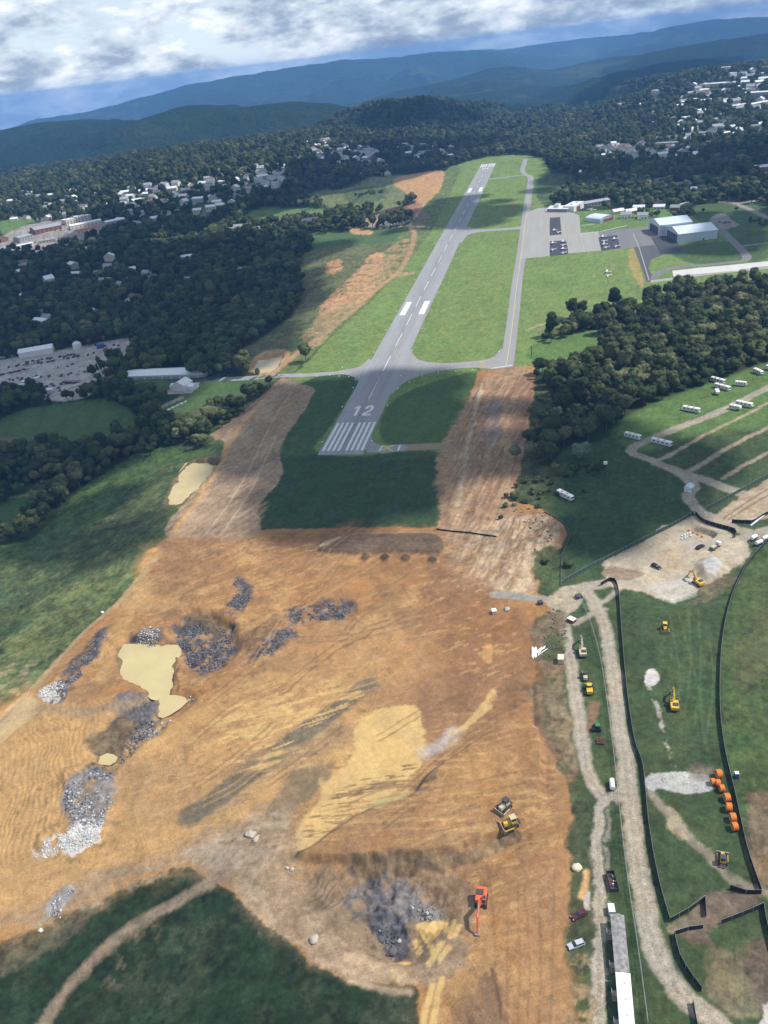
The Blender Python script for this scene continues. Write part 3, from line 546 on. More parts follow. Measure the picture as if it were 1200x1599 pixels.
# --- soil along the left of the runway
paint([(388,578),(408,550),(446,547),(452,560),(428,584)], (0.38,0.24,0.13), 1.5, 2.5, 0.95)
stroke([(430,580),(480,540),(540,495),(590,450),(622,425),(640,395),(648,365),(640,352)], 7, (0.36,0.23,0.12), 1.5, 1.5, 0.95, 0.2, cls=3)
stroke([(640,352),(655,330),(672,305),(688,275)], 5, (0.42,0.32,0.2), 1.5, 1, 0.95, 0.2, cls=3)
for poly in ([(500,480),(540,440),(580,400),(600,395),(590,430),(540,480),(510,500)], [(510,410),(535,405),(530,425),(512,425)], [(520,470),(560,455),(590,440),(560,480)], [(590,430),(615,427),(648,426),(620,432)]):
    paint(poly, (0.40,0.235,0.12), 3, 7, 0.92, 0.3, noise=speck(9,0.28,0.44,72))
paint([(470,530),(520,470),(570,420),(610,385),(640,372),(632,400),(590,450),(540,492),(490,545)], (0.33,0.22,0.12), 4, 6, 0.7, 0.35, noise=speck(12,0.36,0.52,88))
paint([(490,500),(520,480),(560,470),(540,500),(500,520)], (0.26,0.20,0.10), 3, 5, 0.6)
paint([(616,280),(640,272),(690,266),(690,290),(675,310),(655,318),(640,305),(618,290)], (0.43,0.245,0.11), 3, 4, 1, 0.2, cls=3)
paint([(570,345),(600,330),(640,320),(660,318),(650,335),(600,345)], (0.27,0.15,0.09), 3, 4, 0.85, 0.3); paint([(645,345),(665,330),(668,345),(650,360)], (0.18,0.14,0.09), 3, 3, 0.8)
paint([(572,342),(594,340),(590,354),(572,354)], (0.30,0.25,0.19), 2, 2, 0.8); paint([(548,356),(580,360),(578,366),(552,365)], (0.42,0.28,0.15), 2, 2, 0.9)
stroke([(520,334),(560,340),(590,343),(605,352)], 4, (0.42,0.38,0.31), 1, 0.5, 0.95); stroke([(590,356),(640,353),(700,357)], 4, (0.42,0.34,0.22), 1, 0.5, 0.9)
# --- gravel roads
RD = [([(1180,1660),(1120,1600),(1060,1550),(1025,1480),(1008,1420),(1000,1370),(986,1280),(975,1180),(964,1100),(957,1040),(946,980),(932,945),(912,918)], 6.0),
      ([(936,1680),(936,1500),(935,1400),(936,1290),(945,1255),(928,1225),(915,1190),(905,1120),(895,1050),(884,985),(874,940)], 5.0), ([(940,1262),(958,1245),(974,1235)], 4.5),
      ([(865,940),(900,918),(960,908),(1040,885),(1120,852),(1170,838),(1240,815)], 7.0), ([(1190,838),(1150,825),(1112,808),(1090,796),(1076,776),(1082,756),(1050,733),(1010,716),(985,704),(1010,688),(1060,668),(1130,640),(1200,605),(1260,580)], 6.5),
      ([(1048,732),(1095,748),(1158,770)], 7.5), ([(772,929),(810,932),(850,935),(880,938)], 5.0), ([(900,975),(920,962),(945,950)], 3.0), ([(935,945),(955,930),(975,915)], 2.5)]
for q, w in RD: stroke(q, w, GRAVEL, 0.8, 1.2, 0.97, 0.16, cls=2)
for q, w in RD[:2]:
    g = catmull(P0(q)[:, :2], 6)
    for o in (-1.1, 1.1):
        tn = np.gradient(g, axis=0); tn /= np.linalg.norm(tn, axis=1)[:, None]; gg = g+np.stack([tn[:, 1], -tn[:, 0]], 1)*o
        stroke(None, 0.9, (0.37,0.325,0.255), 0.4, 0.4, 0.6, 0.1, world=gg[::6])
paint([(855,935),(880,915),(910,915),(905,945),(880,965),(862,950)], (0.33,0.285,0.215), 1.2, 1.5, 0.95, 0.15, cls=2); paint([(772,926),(830,928),(850,938),(800,938)], (0.235,0.225,0.20), 0.8, 0.8, 0.9, 0.15, cls=2)
for q, w in (([(1022,722),(1060,703),(1100,680),(1150,655),(1215,622)], 2.6), ([(1068,740),(1105,718),(1150,692),(1215,660)], 3.2), ([(1128,748),(1160,728),(1215,698)], 2.8)):
    stroke(q, w, (0.33,0.26,0.18), 0.6, 1.2, 0.9, 0.3, cls=3)
stroke([(1020,725),(1050,708)], 3.5, GRAVEL, 1, 2, 0.6); stroke([(1068,740),(1100,722)], 4, GRAVEL, 1, 2, 0.6)
paint([(940,880),(980,855),(1040,825),(1085,806),(1150,838),(1175,865),(1150,885),(1120,905),(1080,925),(1045,938),(1000,925),(960,915)], (0.42,0.345,0.245), 1.5, 3, 0.97, 0.18, cls=1)
paint([(945,885),(985,888),(1005,898),(970,905),(945,898)], (0.22,0.15,0.095), 1, 2.5, 0.85, 0.35); paint([(1030,868),(1055,860),(1070,885),(1040,895)], (0.40,0.28,0.165), 2, 3, 0.6)
paint([(1010,915),(1060,905),(1100,905),(1080,928),(1045,940)], (0.44,0.40,0.34), 2, 2.5, 0.8, 0.2); paint([(1095,882),(1118,874),(1128,888),(1110,902)], (0.42,0.41,0.40), 1, 1, 0.85, 0.2)
paint([(1062,840),(1100,845),(1140,840),(1110,858),(1080,858)], (0.33,0.30,0.25), 1.5, 2, 0.6); paint([(1110,812),(1165,770),(1215,745),(1215,800),(1150,815)], (0.38,0.285,0.19), 1, 1.5, 0.95, 0.25, cls=1)
stroke([(1130,810),(1165,785),(1215,755)], 1.0, (0.20,0.14,0.09), 0.4, 0.5); stroke([(1138,812),(1170,790),(1215,765)], 1.0, (0.20,0.14,0.09), 0.4, 0.5)
paint([(1075,940),(1100,915),(1140,895),(1160,905),(1120,930),(1085,945)], (0.15,0.12,0.08), 2, 4, 0.6, 0.4)
paint([(1010,1212),(1060,1205),(1105,1208),(1112,1232),(1080,1240),(1030,1228),(1015,1240)], (0.36,0.36,0.35), 0.8, 1.5, 0.97, 0.15, cls=2)
stroke([(1018,1238),(1040,1270),(1075,1305),(1110,1340),(1145,1375),(1195,1395)], 3.2, (0.27,0.225,0.165), 1, 1.5, 0.8, 0.3, cls=3)
paint([(1040,1260),(1060,1275),(1075,1310),(1050,1300)], (0.32,0.26,0.17), 1.5, 2.5, 0.7, 0.3); paint([(1080,1195),(1112,1192),(1116,1212),(1085,1212)], (0.16,0.135,0.11), 2, 3, 0.7, 0.4)
paint([(1010,1050),(1022,1045),(1030,1062),(1018,1072),(1008,1062)], (0.45,0.45,0.46), 0.7, 1.5, 0.95, 0.2); stroke([(1012,1070),(1030,1120),(1042,1160),(1055,1205)], 1.6, (0.36,0.35,0.32), 0.6, 1.2, 0.75, 0.3, noise=speck(3,0.35,0.5,73))
paint([(1100,1405),(1130,1395),(1190,1395),(1150,1420),(1110,1450),(1115,1480),(1098,1470),(1060,1450)], (0.17,0.12,0.085), 1.5, 2, 0.9, 0.35, cls=1)
paint([(1100,1490),(1130,1480),(1180,1530),(1150,1599),(1110,1560)], (0.17,0.145,0.09), 3, 4, 0.7, 0.4); paint([(1160,1490),(1230,1480),(1230,1599),(1180,1580)], (0.13,0.09,0.07), 3, 4, 0.7, 0.4)
paint([(1185,1570),(1230,1555),(1230,1640),(1190,1640)], (0.5,0.47,0.43), 1, 2, 0.9)
paint([(1045,1442),(1090,1420),(1095,1440),(1052,1455)], (0.20,0.165,0.11), 1, 1.5, 0.8, 0.3)
# verge beside the access road
paint([(850,965),(876,960),(885,1000),(880,1050),(850,1060),(835,1020),(830,985)], (0.15,0.11,0.07), 1.5, 3, 0.85, 0.4); paint([(860,990),(885,990),(886,1020),(865,1030),(848,1020)], (0.04,0.065,0.025), 1.5, 3, 0.8, 0.4)
paint([(850,955),(885,955),(890,975),(860,985)], (0.13,0.095,0.06), 1.5, 3, 0.7, 0.4); paint([(880,1050),(890,1100),(900,1200),(870,1180),(860,1100)], (0.22,0.165,0.105), 2, 3, 0.6, 0.4)
paint([(895,1260),(925,1260),(925,1370),(925,1500),(890,1500),(888,1380)], (0.045,0.058,0.028), 1.5, 2.5, 0.9, 0.45); paint([(890,1500),(930,1500),(930,1640),(895,1640)], (0.25,0.18,0.10), 2, 4, 0.7, 0.4, noise=speck(4,0.4,0.55,74))
stroke([(908,1400),(913,1380),(916,1360)], 2, (0.42,0.26,0.12), 0.6, 0.8); paint([(912,1395),(920,1392),(922,1418),(914,1420)], (0.35,0.34,0.32), 0.6, 1, 0.8, 0.3)
paint([(945,1270),(965,1260),(985,1400),(1000,1500),(1010,1640),(955,1640),(945,1450)], (0.036,0.062,0.024), 1, 1.5, 0.9, 0.4); paint([(948,1280),(954,1280),(952,1440),(946,1440)], (0.25,0.24,0.22), 0.6, 1.5, 0.6, 0.4, noise=speck(3,0.4,0.55,75))
paint([(920,1095),(935,1100),(925,1140),(915,1130)], (0.20,0.115,0.07), 1, 2, 0.7); paint([(838,870),(865,858),(885,875),(870,925),(840,918)], (0.05,0.075,0.03), 1.5, 3, 0.85, 0.5)
# junk yard and other yards on the left
paint([(-60,575),(-60,625),(0,610),(60,622),(115,625),(165,602),(172,578),(206,556),(212,528),(150,536),(85,548),(0,562)], (0.36,0.345,0.32), 2, 2, 1, 0.3, cls=2)
stroke([(-40,585),(60,568),(150,555),(210,532)], 8, (0.36,0.33,0.29), 3, 2, 0.8)
stroke([(185,598),(196,570),(206,558)], 6, (0.24,0.23,0.21), 1, 0.5, 1, cls=2)
for q, w in (([(870,318),(885,308),(900,292),(908,280)], 7), ([(1125,315),(1150,318),(1200,340)], 9), ([(1150,318),(1185,312),(1210,310)], 9), ([(1155,384),(1200,380)], 4)):
    stroke(q, w, (0.24,0.23,0.21), 1, 0.5, 1, cls=2)
paint([(1112,338),(1130,333),(1145,345),(1155,352),(1125,358),(1108,350)], (0.20,0.195,0.185), 1, 0.5, 1)
paint([(20,360),(80,345),(150,345),(165,355),(140,375),(40,392),(0,395),(0,380)], (0.24,0.23,0.22), 4, 3, 1, 0.3)
for q in ([(380,330),(300,345),(200,365)], [(0,335),(80,345),(170,350)], [(430,285),(380,295),(300,310)], [(500,230),(540,240),(590,246)], [(950,245),(1000,245),(1060,250)], [(960,160),(1060,172),(1150,168)], [(1060,145),(1150,140)]):
    stroke(q, 12, (0.22,0.22,0.21), 3, 2, 0.9)
for x_, y_ in ((990,240),(1020,212),(1105,150),(1120,120),(1140,172),(1100,205),(1160,205),(240,305),(300,297),(225,325),(420,285),(530,240)):
    q = P0([(x_, y_)])[0]; s = np.nonzero(np.hypot(GX-q[0], GY-q[1]) < 45)[0]
    if len(s):
        a = sst(45, 15, np.hypot(GX[s]-q[0], GY[s]-q[1]))*0.8; COLR[s] = COLR[s]*(1-a[:, None])+np.array((0.10,0.13,0.06))*a[:, None]
COLR = np.clip(COLR, 0.004, 0.8)
print('painted', NR, NC)
# ------------------------------------------------------------------ materials
MATS = {}
def mat(name, col, rough=0.7, metal=0.0, var=0.15, scale=1.5, bump=0.0, spec=0.4, alpha=None):
    if name in MATS: return MATS[name]
    m = bpy.data.materials.new(name); m.use_nodes = True; t = m.node_tree; b = t.nodes['Principled BSDF']
    b.inputs['Roughness'].default_value = rough; b.inputs['Metallic'].default_value = metal; b.inputs['Specular IOR Level'].default_value = spec
    co = N(t, 'ShaderNodeTexCoord'); n = N(t, 'ShaderNodeTexNoise', i_Scale=scale, i_Detail=5.0, i_Roughness=0.65)
    t.links.new(co.outputs['Object'], n.inputs['Vector'])
    f = RAMP(t, n.outputs[0], [(0.3, (1-var,)*3), (0.7, (1+var,)*3)])
    t.links.new(MIX(t, 1.0, col, f, 'MULTIPLY'), b.inputs['Base Color'])
    if bump:
        bp = N(t, 'ShaderNodeBump', i_Strength=bump, i_Distance=0.2); t.links.new(n.outputs[0], bp.inputs['Height']); t.links.new(bp.outputs[0], b.inputs['Normal'])
    MATS[name] = m; return m
def ground_mat(name, far=False, kind='grass'):
    m = bpy.data.materials.new(name); m.use_nodes = True; t = m.node_tree; b = t.nodes['Principled BSDF']
    at = N(t, 'ShaderNodeAttribute', attribute_name='col'); w = N(t, 'ShaderNodeAttribute', attribute_name='wet'); geo = N(t, 'ShaderNodeNewGeometry')
    if not far:
        sa, sb, ca, cb_, bs, bd = {'grass': (1.3, 0.30, 0.75, 0.6, 0.45, 0.3), 'earth': (1.6, 0.30, 0.6, 0.38, 0.5, 0.35), 'gravel': (2.2, 0.45, 1.2, 0.6, 0.5, 0.2)}[kind]
        a = N(t, 'ShaderNodeTexNoise', i_Scale=sa, i_Detail=7.0, i_Roughness=0.72); c = N(t, 'ShaderNodeTexNoise', i_Scale=sb, i_Detail=6.0, i_Roughness=0.7); e = N(t, 'ShaderNodeTexNoise', i_Scale=0.06, i_Detail=5.0, i_Roughness=0.65)
        for n in (a, c, e): t.links.new(geo.outputs['Position'], n.inputs['Vector'])
        dry = MT(t, 'SUBTRACT', 1.0, MT(t, 'MULTIPLY', w.outputs['Fac'], 0.85))
        f = MT(t, 'ADD', MT(t, 'MULTIPLY', MT(t, 'SUBTRACT', a.outputs[0], 0.5), ca*2.0), MT(t, 'MULTIPLY', MT(t, 'SUBTRACT', c.outputs[0], 0.5), cb_*2.0))
        if kind != 'gravel':                              # crawler and tyre marks (earth), mower lines (grass), clods and tufts
            for ang, al, ac, lo, hi, amt in (((0.35, 0.035, 1.5, 0.57, 0.63, -0.10), (-0.95, 0.03, 1.3, 0.58, 0.64, 0.10), (1.25, 0.03, 1.2, 0.60, 0.66, -0.09)) if kind == 'earth' else ((1.4, 0.02, 0.5, 0.5, 0.62, 0.10),)):
                mp = N(t, 'ShaderNodeMapping', vector_type='TEXTURE'); mp.inputs['Rotation'].default_value = (0, 0, ang); mp.inputs['Scale'].default_value = (1/al, 1/ac, 1.0); t.links.new(geo.outputs['Position'], mp.inputs[0])
                sn = N(t, 'ShaderNodeTexNoise', i_Scale=1.0, i_Detail=3.0, i_Roughness=0.6, i_Distortion=0.3); t.links.new(mp.outputs[0], sn.inputs['Vector'])
                f = MT(t, 'ADD', f, MT(t, 'MULTIPLY', RAMP(t, sn.outputs[0], [(lo, (0, 0, 0)), (hi, (1, 1, 1))]), amt))
            vo = N(t, 'ShaderNodeTexVoronoi', i_Scale=0.9 if kind == 'earth' else 0.7); t.links.new(geo.outputs['Position'], vo.inputs['Vector'])
            gate = RAMP(t, c.outputs[0], [(0.50, (0, 0, 0)), (0.62, (1, 1, 1))])
            f = MT(t, 'ADD', f, MT(t, 'MULTIPLY', MT(t, 'MULTIPLY', RAMP(t, vo.outputs['Distance'], [(0.16, (1, 1, 1)), (0.30, (0, 0, 0))]), gate), -0.42 if kind == 'earth' else -0.3))
        f = MT(t, 'MAXIMUM', MT(t, 'MULTIPLY_ADD', f, dry, 1.0), 0.25)
        cm = N(t, 'ShaderNodeVectorMath', operation='SCALE'); t.links.new(at.outputs['Color'], cm.inputs[0]); t.links.new(f, cm.inputs['Scale'])
        tint = {'grass': (1.28, 1.03, 0.92), 'earth': (0.82, 0.86, 0.95), 'gravel': (1.05, 0.97, 0.86)}[kind]
        fin_ = MIX(t, RAMP(t, e.outputs[0], [(0.42, (0, 0, 0)), (0.66, (0.8, 0.8, 0.8))]), cm.outputs[0], MIX(t, 1.0, cm.outputs[0], tint, 'MULTIPLY'))
        t.links.new(fin_, b.inputs['Base Color'])
        bp = N(t, 'ShaderNodeBump', i_Distance=bd); t.links.new(MT(t, 'MULTIPLY', dry, bs), bp.inputs['Strength']); t.links.new(MT(t, 'ADD', a.outputs[0], c.outputs[0]), bp.inputs['Height']); t.links.new(bp.outputs[0], b.inputs['Normal'])
        t.links.new(MT(t, 'MULTIPLY_ADD', w.outputs['Fac'], -0.6, 0.95), b.inputs['Roughness']); b.inputs['Specular IOR Level'].default_value = 0.2
    else:
        v = N(t, 'ShaderNodeTexVoronoi', i_Scale=0.05, i_Randomness=1.0); n = N(t, 'ShaderNodeTexNoise', i_Scale=0.011, i_Detail=8.0, i_Roughness=0.7)
        for q in (v, n): t.links.new(geo.outputs['Position'], q.inputs['Vector'])
        f = MT(t, 'MULTIPLY_ADD', n.outputs[0], 1.9, 0.05)
        cm = N(t, 'ShaderNodeVectorMath', operation='SCALE'); t.links.new(at.outputs['Color'], cm.inputs[0]); t.links.new(f, cm.inputs['Scale'])
        t.links.new(cm.outputs[0], b.inputs['Base Color']); b.inputs['Roughness'].default_value = 1.0; b.inputs['Specular IOR Level'].default_value = 0.0
        hgt = MT(t, 'ADD', MT(t, 'MULTIPLY', v.outputs['Distance'], -0.5), MT(t, 'MULTIPLY', n.outputs[0], 3.0))
        bp = N(t, 'ShaderNodeBump', i_Strength=1.0, i_Distance=40.0); t.links.new(hgt, bp.inputs['Height']); t.links.new(bp.outputs[0], b.inputs['Normal'])
    return m
M_GROUND = {0: ground_mat('grass_surface'), 1: ground_mat('earth_surface', kind='earth'), 2: ground_mat('gravel_surface', kind='gravel'), 3: ground_mat('track_surface', kind='earth')}; M_HILL = ground_mat('wooded_hills', True)
# ------------------------------------------------------------------ terrain meshes
def struct(o, kind='structure'): o['kind'] = kind; return o
def np_mesh(name, co, quads, mats, col=None, wet=None, nor=None):
    me = bpy.data.meshes.new(name); nq = len(quads); k = quads.shape[1]
    me.vertices.add(len(co)); me.vertices.foreach_set('co', co.astype(np.float32).ravel())
    me.loops.add(nq*k); me.loops.foreach_set('vertex_index', quads.astype(np.int32).ravel())
    me.polygons.add(nq); me.polygons.foreach_set('loop_start', np.arange(0, nq*k, k, dtype=np.int32)); me.polygons.foreach_set('loop_total', np.full(nq, k, np.int32))
    me.polygons.foreach_set('use_smooth', np.ones(nq, bool)); me.update(calc_edges=True)
    if col is not None:
        a = me.color_attributes.new('col', 'FLOAT_COLOR', 'POINT'); a.data.foreach_set('color', np.concatenate([col, np.ones((len(col), 1))], 1).astype(np.float32).ravel())
    if wet is not None:
        a = me.attributes.new('wet', 'FLOAT', 'POINT'); a.data.foreach_set('value', wet.astype(np.float32))
    for m in (mats if isinstance(mats, (list, tuple)) else [mats]): me.materials.append(m)
    if nor is not None: me.normals_split_custom_set_from_vertices(nor.astype(np.float32))
    o = bpy.data.objects.new(name, me); COL.objects.link(o); return o
def grid_normals(X, Y, Z):
    P = np.stack([X, Y, Z], -1); du = np.gradient(P, axis=1); dv = np.gradient(P, axis=0)
    n = np.cross(du, dv); n /= np.linalg.norm(n, axis=-1)[..., None]; n[n[..., 2] < 0] *= -1; return n.reshape(-1, 3)
def split_grid(nr, nc, co, cls, names, m, col, wet, nor):
    i = np.arange(nr*nc).reshape(nr, nc)
    q = np.stack([i[:-1, :-1], i[:-1, 1:], i[1:, 1:], i[1:, :-1]], -1).reshape(-1, 4)
    fc = cls[q[:, 0]]
    for k, nm in names.items():
        qq = q[fc == k]
        if not len(qq): continue
        u, inv_ = np.unique(qq, return_inverse=True)
        struct(np_mesh(nm, co[u], inv_.reshape(-1, 4), m[k] if isinstance(m, dict) else m, col[u], None if wet is None else wet[u], nor[u]))
split_grid(NR, NC, np.stack([GX, GY, GZ], 1), CLS, {0: 'ground', 1: 'earthworks', 2: 'gravel_road', 3: 'dirt_track'}, M_GROUND, COLR, WET,
           grid_normals(GX.reshape(NR, NC), GY.reshape(NR, NC), GZ.reshape(NR, NC)))
ff = np.geomspace(ts[-1, 0]*0.995, 14200, 340); ss = np.linspace(-0.74, 0.74, 560)
FF = ff[:, None]+0*ss[None]; FL = (ff[:, None]+150)*ss[None]
FX = CAMP[0]+FF*fx_+FL*fy_; FY = CAMP[1]+FF*fy_-FL*fx_; FZ = H0(FX, FY)
FZ += (fbm(FX/260, FY/260, 4, 81, 0.6)-0.5)*np.clip(FF/9000, 0.3, 1.6)*34
FZ[0] -= 1.0
fcol = np.array((0.030, 0.056, 0.019))[None]*(0.55+0.9*fbm(FX/700, FY/700, 5, 82, 0.6)).reshape(-1, 1)
clr = (sst(0.66, 0.72, fbm(FX/420, FY/420, 4, 83))*sst(30, -60, FZ-60)).reshape(-1, 1)
fcol = fcol*(1-clr*0.6)+np.array((0.10, 0.13, 0.055))*clr*0.6
FC = (FF > 7800).astype(np.int8).ravel()
split_grid(len(ff), len(ss), np.stack([FX, FY, FZ], -1).reshape(-1, 3), FC, {0: 'hills', 1: 'mountain_ridge'}, M_HILL, fcol, None, grid_normals(FX, FY, FZ))

# ------------------------------------------------------------------ mesh helpers
def empty(name, loc=(0, 0, 0), rz=0.0):
    o = bpy.data.objects.new(name, None); COL.objects.link(o); o.location = loc; o.rotation_euler = (0, 0, rz); o.empty_display_size = 0.5; return o
def tag(o, label, cat, group=None):
    o['label'] = label; o['category'] = cat
    if group: o['group'] = group
    return o
def thing(name, label, cat, loc=(0, 0, 0), rz=0.0, group=None): return tag(empty(name, loc, rz), label, cat, group)
class MB:
    def __init__(s): s.v = []; s.f = []; s.m = []
    def add(s, v, f): n = len(s.v); s.v += [tuple(p) for p in v]; s.f += [tuple(i+n for i in q) for q in f]; return s
    def box(s, c, d, rz=0.0, tx=1.0, ty=1.0, rx=0.0, ry=0.0):
        x, y, z = d[0]/2, d[1]/2, d[2]/2
        v = [Vector((a*x*(tx if e > 0 else 1), b*y*(ty if e > 0 else 1), e*z)) for e in (-1, 1) for a, b in ((-1, -1), (1, -1), (1, 1), (-1, 1))]
        r = Matrix.Rotation(rz, 3, 'Z') @ Matrix.Rotation(ry, 3, 'Y') @ Matrix.Rotation(rx, 3, 'X')
        return s.add([r @ p+Vector(c) for p in v], [(3, 2, 1, 0), (4, 5, 6, 7), (0, 1, 5, 4), (1, 2, 6, 5), (2, 3, 7, 6), (3, 0, 4, 7)])
    def tube(s, a, b, r, n=10, r2=None, cap=True):
        a = Vector(a); b = Vector(b); d = (b-a).normalized(); u = d.orthogonal().normalized(); w = d.cross(u); r2 = r if r2 is None else r2
        v = [a+(u*math.cos(t)+w*math.sin(t))*r for t in (2*math.pi*i/n for i in range(n))]+[b+(u*math.cos(t)+w*math.sin(t))*r2 for t in (2*math.pi*i/n for i in range(n))]
        f = [(i, (i+1) % n, n+(i+1) % n, n+i) for i in range(n)]
        if cap: f += [tuple(range(n-1, -1, -1)), tuple(range(n, 2*n))]
        return s.add(v, f)
    def prism(s, prof, w, axis='x', c=(0, 0, 0)):       # profile (y, z) extruded along x
        n = len(prof); v = [(-w/2+c[0], y+c[1], z+c[2]) for y, z in prof]+[(w/2+c[0], y+c[1], z+c[2]) for y, z in prof]
        if axis == 'y': v = [(p[1]-c[1]+c[0], p[0]-c[0]+c[1], p[2]) for p in v]
        return s.add(v, [tuple(range(n)), tuple(range(2*n-1, n-1, -1))]+[(i, n+i, n+(i+1) % n, (i+1) % n) for i in range(n)])
    def ring(s, c, axis, r, w, n=14, ri=0.0):          # wheel: a short cylinder along an axis
        c = Vector(c); a = Vector(axis).normalized()*w/2; return s.tube(c-a, c+a, r, n)
    def obj(s, name, m, parent=None, bevel=0.0, smooth=False):
        me = bpy.data.meshes.new(name); me.from_pydata(s.v, [], s.f)
        bm = bmesh.new(); bm.from_mesh(me); bmesh.ops.recalc_face_normals(bm, faces=bm.faces)
        if bevel: bmesh.ops.bevel(bm, geom=bm.edges[:], offset=bevel, segments=2, affect='EDGES', profile=0.6)
        bm.to_mesh(me); bm.free()
        if smooth:
            me.polygons.foreach_set('use_smooth', [True]*len(me.polygons))
        me.materials.append(m); o = bpy.data.objects.new(name, me); COL.objects.link(o)
        if parent: o.parent = parent
        return o
def copy_tree(o, parent=None):
    c = o.copy(); COL.objects.link(c); c.parent = parent
    for ch in o.children: copy_tree(ch, c)
    return c
def PX(x, y, dz=0.0):
    q = march([x], [y], H0)[0]; d = rays([x], [y])[0]
    for _ in range(3):                                    # settle onto the detailed relief
        z = float(H(q[:1], q[1:2])[0])
        if abs(z-q[2]) < 0.03: break
        q = CAMP+d*((z-CAMP[2])/d[2])
    return Vector((q[0], q[1], float(H(q[:1], q[1:2])[0])+dz))
def pose(tail, head):
    a = PX(*tail); b = PX(*head); m = (a+b)/2; m.z = float(H(np.array([m.x]), np.array([m.y]))[0]); return m, math.atan2(-(b-a).x, (b-a).y)
def zat(x, y): return float(H(np.array([x]), np.array([y]))[0])
from mathutils.geometry import tessellate_polygon
def sheet(name, g, m, dz, parent=None, thick=0.0):
    g = [Vector((p[0], p[1], 0)) for p in g]; tri = tessellate_polygon([g])
    z = H0(np.array([p.x for p in g]), np.array([p.y for p in g]))
    b = MB(); b.add([(p.x, p.y, float(zz)+dz) for p, zz in zip(g, z)], [tuple(t) for t in tri]); o = b.obj(name, m, parent)
    for p in o.data.polygons:
        if p.normal.z < 0: o.data.flip_normals(); break
    return o
def psheet(name, pts, m, dz, smooth=0, parent=None):
    g = P0(pts)[:, :2]
    if smooth: g = catmull(g, smooth, True)
    return sheet(name, g, m, dz, parent)
def ribbon(name, line, w, m, dz, parent=None, n=6, world=False, ends=True):
    g = np.asarray(line, float) if world else P0(line)[:, :2]
    if n: g = catmull(g, n)
    t = np.gradient(g, axis=0); t /= np.linalg.norm(t, axis=1)[:, None]; nn = np.stack([-t[:, 1], t[:, 0]], 1)
    L = g+nn*w/2; Q = g-nn*w/2; b = MB()
    z = H0(np.concatenate([L[:, 0], Q[:, 0]]), np.concatenate([L[:, 1], Q[:, 1]]))+dz; k = len(g)
    b.add([(p[0], p[1], float(zz)) for p, zz in zip(np.concatenate([L, Q]), z)], [(k+i, k+i+1, i+1, i) for i in range(k-1)])
    return b.obj(name, m, parent)
# ------------------------------------------------------------------ pavements and paint
def pave(name, col, var=0.12, sc_=0.05, seams=None):
    m = bpy.data.materials.new(name); m.use_nodes = True; t = m.node_tree; b = t.nodes['Principled BSDF']; geo = N(t, 'ShaderNodeNewGeometry')
    a = N(t, 'ShaderNodeTexNoise', i_Scale=sc_, i_Detail=8.0, i_Roughness=0.7); c = N(t, 'ShaderNodeTexNoise', i_Scale=1.0, i_Detail=4.0, i_Roughness=0.6)
    mp = N(t, 'ShaderNodeMapping'); mp.inputs['Scale'].default_value = (3.0, 0.22, 1.0)
    t.links.new(geo.outputs['Position'], mp.inputs[0]); t.links.new(mp.outputs[0], a.inputs['Vector']); t.links.new(geo.outputs['Position'], c.inputs['Vector'])
    f = MT(t, 'ADD', MT(t, 'MULTIPLY', a.outputs[0], 0.7), MT(t, 'MULTIPLY', c.outputs[0], 0.3))
    cr = RAMP(t, f, [(0.3, tuple(x*(1-var) for x in col)), (0.7, tuple(x*(1+var) for x in col))])
    if seams:                                             # rubber marks down the middle, sealed cracks across and along
        sx = N(t, 'ShaderNodeSeparateXYZ'); t.links.new(geo.outputs['Position'], sx.inputs[0]); ax = MT(t, 'ABSOLUTE', sx.outputs[0]); rb = N(t, 'ShaderNodeTexNoise', i_Scale=1.0, i_Detail=4.0); mr = N(t, 'ShaderNodeMapping'); mr.inputs['Scale'].default_value = (1.6, 0.012, 1.0); t.links.new(geo.outputs['Position'], mr.inputs[0]); t.links.new(mr.outputs[0], rb.inputs['Vector'])
        k_ = MT(t, 'MULTIPLY', RAMP(t, MT(t, 'DIVIDE', ax, 15.0), [(0.1, (1, 1, 1)), (0.62, (0, 0, 0))]), RAMP(t, rb.outputs[0], [(0.40, (0, 0, 0)), (0.62, (1, 1, 1))]))
        cr = MIX(t, MT(t, 'MULTIPLY', k_, 0.5), cr, tuple(x*0.5 for x in col))
        for axis, per in ((0, 7.62), (1, 24.0)):
            wv = MT(t, 'FRACT', MT(t, 'DIVIDE', MT(t, 'ADD', sx.outputs[axis], MT(t, 'MULTIPLY', c.outputs[0], 1.2)), per)); cr = MIX(t, MT(t, 'MULTIPLY', MT(t, 'LESS_THAN', wv, 0.03 if axis else 0.05), 0.35), cr, tuple(x*0.55 for x in col))
    t.links.new(cr, b.inputs['Base Color']); b.inputs['Roughness'].default_value = 0.85; b.inputs['Specular IOR Level'].default_value = 0.3; return m
M_RUN = pave('runway_asphalt', (0.285, 0.284, 0.29), 0.2, seams=True); M_TAXI = pave('taxiway_asphalt', (0.27, 0.265, 0.265), 0.14); M_APR = pave('apron_concrete', (0.31, 0.295, 0.27), 0.14)
M_BLK = pave('fresh_asphalt', (0.052, 0.055, 0.068), 0.2); M_MID = pave('worn_asphalt', (0.17, 0.165, 0.165), 0.18); M_CONC = pave('pale_concrete', (0.52, 0.51, 0.49), 0.1)
M_PAINT = mat('white_road_paint', (0.64, 0.64, 0.63), 0.7, var=0.25, scale=0.9); M_YPAINT = mat('yellow_road_paint', (0.55, 0.45, 0.12), 0.7, var=0.2); M_FPAINT = mat('faded_road_paint', (0.36, 0.35, 0.30), 0.8, var=0.3)
RW = 15.24
rw = struct(sheet('runway', [(-RW, 0), (RW, 0), (RW, 1383), (-RW, 1383)], M_RUN, 0.10))
